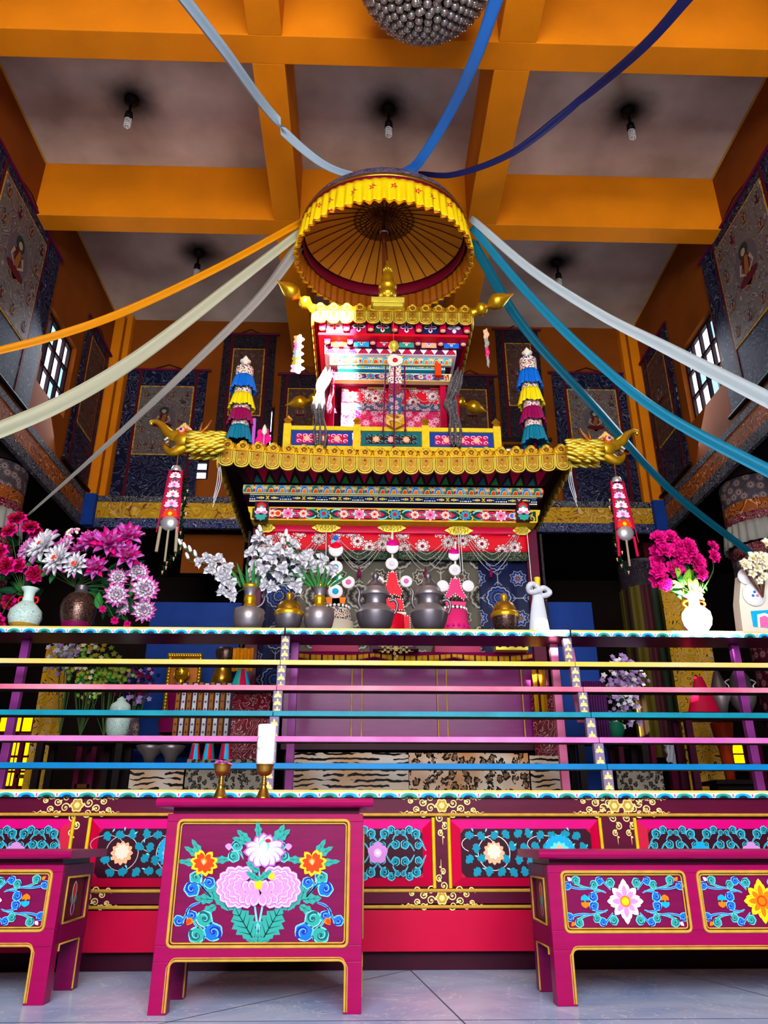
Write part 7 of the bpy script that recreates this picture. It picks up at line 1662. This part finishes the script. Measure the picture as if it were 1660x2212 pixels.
P.poly([(1622, 1320), (1690, 1316), (1690, 1360), (1628, 1354)], M['sky_paint'], 1); P.poly([(1636, 1328), (1652, 1324), (1668, 1330), (1668, 1357), (1638, 1355)], M['butter_white'], 2); P.poly([(1641, 1334), (1652, 1330), (1662, 1336), (1662, 1356), (1643, 1355)], M['pink_paint'], 3); b.build('painted_niche', t)
bouquet('plumeria_spray', 'spray of cream plumeria flowers with dry twigs above the white butter sculpture', 'flowers', A_(1650, 1290, 6.15), [(x, y, 6.08, 'plumeria', s) for x, y, s in ((1628, 1208, 1.5), (1645, 1212, 1.5), (1612, 1222, 1.2), (1652, 1222, 1.4), (1636, 1228, 1.3), (1608, 1218, 1), (1655, 1176, 1.2), (1648, 1205, 1.2), (1625, 1240, .9), (1650, 1245, .9), (1640, 1255, .8))], [], 6, 'wood_brown')
# ---------------------------------------------------------------- throne cabinet seen through the rack
YC = 7.15; cab = thing('throne_cabinet', 'wide purple cabinet with gilt lined panels inside the shrine, seen through the rack', 'cabinet', (A_(890, 1500, YC).x, 7.4, 0))
zc = lambda y, Y=YC: A_(850, y, Y).z; xc = lambda x, y=1520, Y=YC: A_(x, y, Y).x
b = MB(); b.box(xc(612), xc(1158), YC+.01, 7.57, 1.5, 2.33, M['purple_wood']); b.build('body', cab)
b = MB(); b.box(xc(608), xc(1162), YC-.03, 7.585, 2.33, 2.36, M['purple_wood']); b.build('top', cab, bevel=.004)
b = MB(); b.box(xc(618), xc(1152), YC+.1, 7.5, 0, 1.5, M['black_wood']); b.build('base', cab)
for x0, x1 in ((612, 634), (760, 782), (946, 966), (1130, 1158)):
    b = MB(); b.box(xc(x0), xc(x1), YC-.012, YC+.01, zc(1598), 2.33, M['purple_wood']); b.build('stile', cab, bevel=.002)
b = MB(); b.box(xc(612), xc(1158), YC-.014, YC+.01, zc(1620), zc(1597), M['dark_plum']); b.build('bottom_rail', cab)  # dark strip puts the shadow below the panels into colour
for x0, x1 in ((634, 760), (782, 946), (966, 1130)):
    for x in (x0, x1):
        b = MB(); b.tube([(xc(x), YC-.014, zc(1597)), (xc(x), YC-.014, 2.3)], .007, M['gilt_line'], 6); b.build('gilt_line', cab)
# scalloped runner over the cabinet front
B['runner'] = brocade('runner', 'stripe', ['#c89018', '#c89018', '#2c1408', '#c89018', '#c89018', '#a86c10'], 9)
def runner(label, x0, x1, z1, drop, Y):
    t = thing('table_runner', label, 'cloth', ((x0+x1)/2, Y, z1-drop)); n = 3
    for k, (m, e0, e1) in enumerate(((M['plum_wood'], 0, 1.0), (B['runner'], .28, .78))):
        b = MB(); f = lambda u: drop*(.45+.55*abs(math.sin(u*PI*n)))
        b.grid(lambda u, v: (x0+(x1-x0)*u, Y-.004*k+.006*math.sin(u*30), z1-f(u)*(e0+(e1-e0)*(1-v))), 60, 2, m, True, x1-x0, 1); b.build('hem' if k == 0 else 'gold_stripe', t, solid=.003)
runner('scalloped gold and plum runner hanging over the purple cabinet front', xc(630), xc(1160), 2.375, .13, YC-.04)
b = MB(); b.box(xc(805), xc(905), 7.0-.0, 7.12, 2.376, zc(1400, 7.0), M['box_plum']); o = thing('carved_box', 'long plum box with gilt scrolls on the purple cabinet beneath the kettles', 'box', (xc(855), 7.06, 2.376)); b.build('body', o)
b = MB(); P = Paint(b, lambda u, v: (xc(855)+u, 7.0, 2.376+(zc(1400, 7.0)-2.376)/2+v), (0, -1, 0), .001); curls_gilt(P, 0, 0, .55); b.build('gilt_scrolls', o)
o = thing('gilt_stand', 'pierced gilt stand on the purple cabinet at its right end', 'stand', (xc(1108), 7.06, 2.376))
b = MB(); b.box(xc(1073), xc(1143), 7.0, 7.12, 2.376, 2.46, M['gold_pale'])
for k in range(4): b.ball((xc(1082+k*17), 7.0, 2.42), .022, M['black_metal'], 8, (1, .3, 1))
b.build('pierced_band', o)
# animal print bench cloths
def bench(label, x0, x1, Y, z, m, dep=.2, amp=.012, name='bench_cloth'):
    t = thing(name, label, 'cloth', ((x0+x1)/2, Y+dep/2, 0)); L = x1-x0
    b = MB(); b.grid(lambda u, v: (x0+L*u, Y+amp*math.sin(u*L*9)+(dep*(v-.8)/.2 if v > .8 else 0), z*min(1, v/.8)), int(30*L)+4, 15, m, True, L, z*1.1); b.build('printed_cloth', t)
    b = MB(); b.box(x0+.01, x1-.01, Y+.03, Y+dep, 0, z-.012, M['black_wood']); b.build('bench', t); return t
zb_ = A_(850, 1626, 6.9).z
bench('grey and black tiger-striped cloth over the low bench, left half under the cabinet', A_(626, 1660, 6.9).x, A_(883, 1660, 6.9).x, 6.9, zb_, B['tiger'])
bench('leopard-spotted cloth over the low bench, right half under the cabinet', A_(884, 1660, 6.9).x, A_(1143, 1660, 6.9).x, 6.9, zb_, B['leopard'])
bench('tiger-striped cloth end piece at the right beside the leopard-spotted cloth', A_(1146, 1660, 6.9).x, A_(1228, 1660, 6.9).x, 6.9, zb_-.02, B['tiger'])
# left table with leopard and tiger cloths
zl_ = A_(450, 1640, 6.75).z
bench('dim grey leopard-spotted cloth under the three striped cones', A_(402, 1660, 6.75).x, A_(572, 1660, 6.75).x, 6.75, zl_, B['leopard_grey'], .4)
bench('dim tiger-striped cloth hanging left of the grey leopard-spotted cloth', A_(282, 1660, 6.75).x, A_(399, 1660, 6.75).x, 6.75, zl_-.03, B['tiger'], .4)
bench('dim grey leopard-spotted cloth bundle right of the painted right rack post', A_(1332, 1670, 6.9).x, A_(1432, 1670, 6.9).x, 6.9, A_(1380, 1662, 6.9).z, B['leopard_grey'], .2)
# brocade column cloths
for lab, x0, x1, y0, m in (('maroon scroll brocade hanging left of the purple cabinet', 500, 582, 1496, 'maroon_scroll'), ('maroon scroll brocade hanging right of the purple cabinet', 1152, 1214, 1494, 'maroon_scroll')):
    cloth('brocade_hanging', A_(x0, 1560, 7.05).x, A_(x1, 1560, 7.05).x, 7.05, .6, A_(x0, y0, 7.05).z, B[m], None, .01, 1, label=lab, cat='hanging')
cloth('pleated_curtain', A_(1152, 1490, 7.0).x, A_(1180, 1490, 7.0).x, 6.98, A_(1160, 1545, 7.0).z, A_(1160, 1443, 7.0).z, B['runner'], None, .02, 2, label='folded black and gold curtain edge right of the purple cabinet', cat='curtain')
# blue backboards
for lab, x0, x1, Y, y1 in (('blue painted altar backboard behind the golden image at left', 322, 520, 8.6, 1300), ('blue painted altar backboard to the right of the white scarf', 1188, 1284, 8.6, 1300)):
    a, c = A_(x0, 1350, Y), A_(x1, 1350, Y); b = MB(); b.box(a.x, c.x, Y, Y+.05, 0, A_(x0, y1, Y).z, M['blue_paint']); b.build('backboard', label=lab, cat='board', bevel=.006)
# dim side table on the left carrying vases and bowls
def stand(label, x0, x1, Y0, Y1, z, m='black_wood'):
    t = thing('side_table', label, 'table', ((x0+x1)/2, (Y0+Y1)/2, 0)); b = MB(); b.box(x0, x1, Y0, Y1, z-.04, z, M[m]); b.build('tabletop', t, bevel=.003)
    for x in (x0+.02, x1-.08):
        for y in (Y0+.02, Y1-.08): b = MB(); b.box(x, x+.06, y, y+.06, 0, z-.04, M[m]); b.build('leg', t)
    return z
zs = stand('dark side table behind the rack holding the golden image and crown', A_(250, 1500, 7.9).x, A_(515, 1500, 7.9).x, 7.7, 8.4, A_(400, 1592, 7.7).z)
zs2 = stand('dark side table far left behind the rack below the yellow flowers', A_(95, 1560, 7.4).x, A_(285, 1560, 7.4).x, 7.25, 7.65, A_(200, 1592, 7.25).z)
# golden image in ornate frame
Yb = 8.0; t = thing('golden_image', 'small golden seated figure in an ornate gilt frame before the blue backboard', 'statue', (A_(390, 1480, Yb).x, Yb, zs)); cx = t.location.x
W_ = lambda x, y, d=0: A_(x, y, Yb+d)
b = MB(); a0, a1 = W_(350, 1500), W_(432, 1412); b.box(a0.x, a1.x, Yb+.1, Yb+.14, zs, a1.z, M['gold_dark'])
for k in range(26):
    for sx in (-1, 1): b.ball((cx+sx*(a1.x-a0.x)*.46, Yb+.1, zs+(a1.z-zs)*k/26), .025, M['gold'], 7)
for k in range(14): b.ball((a0.x+(a1.x-a0.x)*(k+.5)/14, Yb+.1, a1.z), .028, M['gold'], 7)
b.build('ornate_frame', t)
hz = W_(389, 1452).z; b = MB(); b.ball((cx, Yb, hz), .085, M['gold'], 16, (.85, .9, 1.1)); b.ball((cx, Yb, hz+.1), .045, M['black_metal'], 12); b.lathe([(.035, -.13), (.032, -.05)], (cx, Yb, hz), M['gold'], 12)
b.lathe([(.24, -.62), (.26, -.5), (.15, -.38), (.17, -.2), (.10, -.12), (.03, -.1)], (cx, Yb, hz), M['plum_wood'], 20, (.7, .5)); b.ball((cx, Yb-.08, hz-.01), .012, M['gold'], 8, (1, 1, 1.8))
for sx in (-1, 1): b.ball((cx+sx*.075, Yb, hz-.02), .015, M['gold'], 8, (.5, .7, 2.4)); b.ball((cx+sx*.03, Yb-.075, hz+.02), .011, M['black_metal'], 8, (1.5, .5, .5))
b.tube([(cx-.025, Yb-.078, hz-.045), (cx+.025, Yb-.078, hz-.045)], .005, M['gold_dark'], 5); b.build('figure', t)
# striped strips cloth
B['strip_white'] = brocade('strip_white', 'stripe', ['#c0bcc4', '#c0bcc4', '#c0bcc4', '#3c2c3c'], 9)
b = None; t = thing('striped_drape', 'drape of hanging white and ochre woven strips below the golden image', 'cloth', A_(445, 1590, 7.5)); t.location.z = zs-.25
for k in range(10):
    x = 388+k*12; a = A_(x, 1474+(k % 2)*2, 7.55); c = A_(x-3, 1590, 7.55); b = MB(); m = M['white_cloth'] if k % 2 else M['strip_ochre'] if 'strip_ochre' in M else None
    if m is None: D('strip_ochre', '#9c6418', .6); m = M['strip_ochre']
    b.box(a.x-.018, a.x+.018, 7.55, 7.56, c.z, a.z, m)
    for q in range(7): z = c.z+(a.z-c.z)*(q+.5)/7; b.box(a.x-.012, a.x+.012, 7.546, 7.55, z-.004, z+.004, M['plum_wood']); b.box(a.x-.003, a.x+.003, 7.546, 7.55, z-.014, z+.014, M['plum_wood'])
    b.build('woven_strip', t)
b = MB(); a, c = A_(385, 1474, 7.57), A_(502, 1592, 7.57); b.box(a.x, c.x, 7.565, 7.6, c.z, a.z, M['dark_plum']); b.build('backing', t)
vase('crown_vessel', 'pierced gilt crown-shaped vessel right of the golden image', 'crown', 470, 7.8, [(18, 1592), (14, 1560), (12, 1500), (16, 1490), (23, 1474), (24, 1466), (20, 1455), (16, 1442), (17, 1441)], [('pedestal', 0, 3, M['gold_dark']), ('crown_band', 3, 8, B['gold_relief'])], zs)
vase('gilt_vessel', 'dark gilt vessel with hanging chains behind the yellow rail', 'vessel', 474, 8.1, [(8, 1592), (7, 1470), (8, 1450), (16, 1436), (24, 1412), (22, 1402), (18, 1400)], [('stem', 0, 2, M['gold_dark']), ('body', 2, 6, B['kettle_relief'])], zs+.0)
cloth('yellow_scarf', A_(503, 1420, 7.0).x, A_(548, 1420, 7.0).x, 7.0, A_(520, 1450, 7.0).z, A_(520, 1400, 7.0).z, M['silk_orange'], None, .015, 3, label='bright yellow fringed scarf hanging behind the yellow rail left of the cabinet', cat='scarf')
def cone(label, px_, y0, y1, Y, r0, r1, cols, zb, group=None):
    c = A_(px_, y1, Y); s = (Vector(c)-cam.location).dot(fw)/F; t = thing('striped_cone', label, 'ornament', (c.x, Y, zb), 0, group); H = A_(px_, y0, Y).z-zb; n = 8
    for k in range(n):
        b = MB(); a0, a1 = 2*PI*k/n, 2*PI*(k+1)/n
        b.grid(lambda u, v: (s*(r1+(r0-r1)*v)*math.cos(a0+(a1-a0)*u), s*(r1+(r0-r1)*v)*math.sin(a0+(a1-a0)*u), H*v), 4, 2, M[cols[k % len(cols)]]); b.build('stripe', t, local=True)
    b = MB(); b.lathe([(r0*s, H), (r0*s*.6, H+.01), (0, H+.01)], (0, 0, 0), M['gilt_line'], 16); b.build('cap', t, local=True)
cs = ['silk_petrol', 'crimson_paint', 'sky_paint', 'red_paint']
cone('teal and red striped cone, leftmost of the three on the leopard cloth', 420, 1608, 1640, 6.9, 8, 13, cs, zl_)
cone('teal and red striped cone, middle of the three on the leopard cloth', 450, 1606, 1640, 6.9, 9, 14, cs[1:]+cs[:1], zl_)
cone('teal and red striped cone, rightmost of the three on the leopard cloth', 486, 1603, 1640, 6.9, 9, 14, cs, zl_)
b = None
cone('large pink and blue striped lampshade cone beneath the yellow scarf', 520, 1446, 1486, 7.0, 9, 22, ['crimson_paint', 'sky_paint', 'teal_paint'], A_(520, 1486, 7.0).z)
pb = MB(); z = A_(520, 1486, 7.0).z; pb.box(A_(500, 1486, 7.0).x, A_(580, 1486, 7.0).x, 6.9, 7.04, z-.03, z, M['black_wood']); pb.build('wall_shelf', label='short dark shelf under the striped lampshade cone', cat='shelf')
# vases and flowers at the left behind the rack
vase('porcelain_jar', 'pale porcelain jar with lid behind the teal rail at left', 'jar', 252, 7.4, [(18, 1592), (24, 1580), (26, 1560), (22, 1540), (22, 1530), (20, 1522), (10, 1515), (9, 1510), (0, 1504)], [('body', 0, 4, B['porcelain_floral']), ('lid', 4, 8, M['porcelain'])], zs2)
vase('porcelain_jar', 'small grey flowered vase just right of the pale porcelain jar', 'jar', 282, 7.45, [(14, 1592), (17, 1580), (15, 1560), (12, 1552)], [('body', 0, 3, B['column_floral'])], zs2)
def bunch(label, px_, py_, Y, kind, n, sx, sy, zt, seed, s=1.6):
    r = random.Random(seed); hd = [(px_+r.gauss(0, sx), py_+r.gauss(0, sy), Y+r.uniform(-.1, .1), kind, s*r.uniform(.8, 1.2)) for _ in range(n)]
    root = A_(px_, py_+sy*3, Y); root.z = min(root.z, zt) if zt else root.z
    return bouquet('flower_bunch', label, 'flowers', root, hd, rleaves(6, px_-sx, px_+sx, py_, py_+sy*2, Y, ['dark', 'green'], seed), seed)
bunch('yellow and cream flower bunch between the yellow and pink rails at left', 185, 1440, 7.4, 'yellowbunch', 16, 20, 24, zs2+.02, 1)
bunch('lime green flower bunch right of the yellow one behind the rails', 237, 1462, 7.4, 'limebunch', 11, 12, 12, zs2+.02, 2)
bunch('whitish lilac flower bunch above the yellow one behind the rails', 150, 1420, 7.5, 'whitebunch', 10, 16, 14, zs2+.02, 3)
bunch('dark blue and violet flower bunch left of the blue backboard', 288, 1480, 7.6, 'darkbunch', 14, 18, 22, zs2+.02, 4)
bunch('lilac blossom bunch above the green vase at right behind the rack', 1346, 1488, 7.3, 'lilac', 22, 15, 24, 0, 5)
zr_ = stand('dark side table at right behind the rack holding the green vase', A_(1240, 1590, 7.2).x, A_(1400, 1590, 7.2).x, 7.15, 7.55, A_(1330, 1592, 7.15).z)
vase('green_vase', 'dull green bottle vase with two ears below the lilac blossoms', 'vase', 1332, 7.35, [(12, 1592), (18, 1582), (20, 1573), (16, 1562), (6, 1556), (5, 1545), (7, 1540)], [('body', 0, 3, M['rubber_green']), ('neck', 3, 6, M['rubber_green'])], zr_)
b = MB(); x0, x1 = A_(1256, 1540, 7.3).x, A_(1310, 1540, 7.3).x; b.grid(lambda u, v: (x0+(x1-x0)*u, 7.25+.012*math.sin(u*60), zr_+(A_(1280, 1474, 7.3).z-zr_)*v), 60, 2, M['mauve_dark'] if 'mauve_dark' in M else mat('mauve_dark', '#4c1c54', .5)); b.build('ribbed_screen', label='small ribbed purple screen right of the painted rack post', cat='screen', solid=.01)
# dragon brocade hangings left and right
for lab, x0, x1, y0, Y in (('yellow dragon brocade hanging below the magenta bouquet at right', 1455, 1548, 1258, 8.9), ('yellow dragon brocade hanging at the far left behind the rack', 92, 150, 1395, 8.6)):
    cloth('dragon_hanging', A_(x0, 1450, Y).x, A_(x1, 1450, Y).x, Y, .01, A_(x0, y0, Y).z, B['yellow_dragon'], None, .01, 2, label=lab, cat='hanging')
t = A_(1520, 1535, 7.4)
b = MB(); zQ = A_(1600, 1538, 7.2).z+.003; zt = A_(1516, 1462, 7.4).z; x = t.x; b.grid(lambda u, v: (x+(.12*(1-v)+.02)*math.cos(u*2*PI+.3)+.02*math.sin(u*8), 7.4+(.08*(1-v)+.02)*math.sin(u*2*PI), zQ+(zt-zQ)*v), 24, 6, M['silk_red'] if 'silk_red' in M else mat('silk_red', '#c00c3c', .5), cu=True)
b.build('folded_cloth', label='bright crimson cloth folded upright before the yellow dragon brocade', cat='cloth')
zq = stand('dark plum side table at the far right holding the grey urns', A_(1470, 1560, 7.3).x, A_(1700, 1560, 7.3).x, 7.2, 7.6, A_(1600, 1538, 7.2).z, 'dark_plum')
def scroll_handles(t, s, L):
    for sg in (-1, 1): b = MB(); b.tube(catmull([L(sg*20, 1500), L(sg*30, 1494), L(sg*27, 1482), L(sg*34, 1474), L(sg*24, 1468)], 4), 1.8*s, M['silver'], 6); b.build('handle', t, local=True)
vase('grey_urn', 'dark grey offering urn nearest the yellow dragon brocade on the plum table', 'urn', 1563, 7.4, [(8, 1540), (14, 1522), (22, 1505), (21, 1498), (17, 1488), (12, 1470), (6, 1452), (0, 1446)], [('bowl', 0, 3, M['pewter']), ('lid', 3, 7, M['bronze_dark'])], zq)
vase('grey_urn', 'grey offering urn with pale scroll handles at the right edge', 'urn', 1612, 7.4, [(10, 1540), (24, 1520), (28, 1505), (26, 1498), (22, 1488), (20, 1465), (12, 1452), (0, 1448)], [('bowl', 0, 3, M['pewter']), ('lid', 3, 7, M['bronze_dark'])], zq, scroll_handles)
# stools and small shelf frames dim in the side aisles
def frame_shelf(label, x0, x1, y0, y1, Y, nx, ny, dep=.3):
    a, c = A_(x0, y1, Y), A_(x1, y0, Y); t = thing('wooden_stool', label, 'stool', ((a.x+c.x)/2, Y+dep/2, 0)); z1 = c.z
    for i in range(nx+1):
        for yy in (Y, Y+dep): b = MB(); x = a.x+(c.x-a.x)*i/nx; b.box(x-.025, x+.025, yy, yy+.05, 0, z1, M['maroon_wood']); b.build('leg', t)
    b = MB(); b.box(a.x-.04, c.x+.04, Y-.02, Y+dep+.07, z1, z1+.03, M['wood_brown']); b.build('seat', t)
    for j in range(1, ny): b = MB(); b.box(a.x, c.x, Y, Y+.04, z1*j/ny, z1*j/ny+.04, M['wood_brown']); b.build('stretcher', t)
frame_shelf('dim wooden stool in the left aisle beyond the porcelain jar', 160, 205, 1612, 1700, 8.2, 1, 4)
frame_shelf('dim wooden stool in the far left aisle near the amber windows', 30, 85, 1590, 1700, 9.2, 1, 4)
frame_shelf('dim wooden stool in the right aisle left of the hanging white scarf', 1352, 1410, 1608, 1700, 8.2, 1, 4)
frame_shelf('dim wooden stool in the far right aisle beyond the dragon brocade', 1560, 1640, 1600, 1700, 9.6, 1, 3)
for lab, px_, Y in (('wide black metal bowl left of the striped cones behind the orchid rail', 322, 6.95), ('wide black metal bowl just left of the first striped cone', 368, 6.95)):
    vase('metal_bowl', lab, 'bowl', px_, Y, [(8, 1640), (14, 1634), (26, 1622), (30, 1612), (28, 1611), (20, 1624), (0, 1632)], [('bowl', 0, 6, M['bronze_dark'])], zl_-.03)
scarf('small white scarf tied to a bracket in the right aisle', [(1448, 1600, 0), (1450, 1620, 0), (1451, 1650, 0)], 8.0, .10, M['white_cloth'], 'tied_scarf')
b = MB(); q = A_(1448, 1604, 8.06); b.box(q.x-.03, q.x+.03, 8.05, 8.1, 0, q.z+.02, M['maroon_wood']); b.build('scarf_post', label='thin maroon post carrying the small white scarf in the right aisle', cat='post')
vase('orange_urn', 'orange glazed bucket-shaped vessel in the right aisle', 'urn', 1572, 8.2, [(10, 1640), (14, 1620), (20, 1590), (24, 1562), (22, 1561)], [('body', 0, 4, mat('orange_glaze', '#a83410', .3, var=.4))], 1.3)
b = MB(); x = A_(1572, 1630, 8.2).x; b.box(x-.25, x+.25, 8.0, 8.4, 1.26, 1.3, M['black_wood']); b.box(x-.2, x+.2, 8.1, 8.3, 0, 1.26, M['black_wood']); b.build('dark_plinth', label='dark plinth under the orange glazed vessel', cat='plinth')
torma('small pale disc-topped butter sculpture at the right inside the rack', 1236, [(0, 1560, 9, 'butter_white', 'lilac_paint'), (-28, 1556, 8, 'butter_white', 'lilac_pale')], [], [('butter_white', [(-4, 1568), (4, 1568), (6, 1590), (-6, 1590)], 0)], [(1590, 1600, 8, 10, 'butter_white', None)], 'dark_plum') if 0 else None
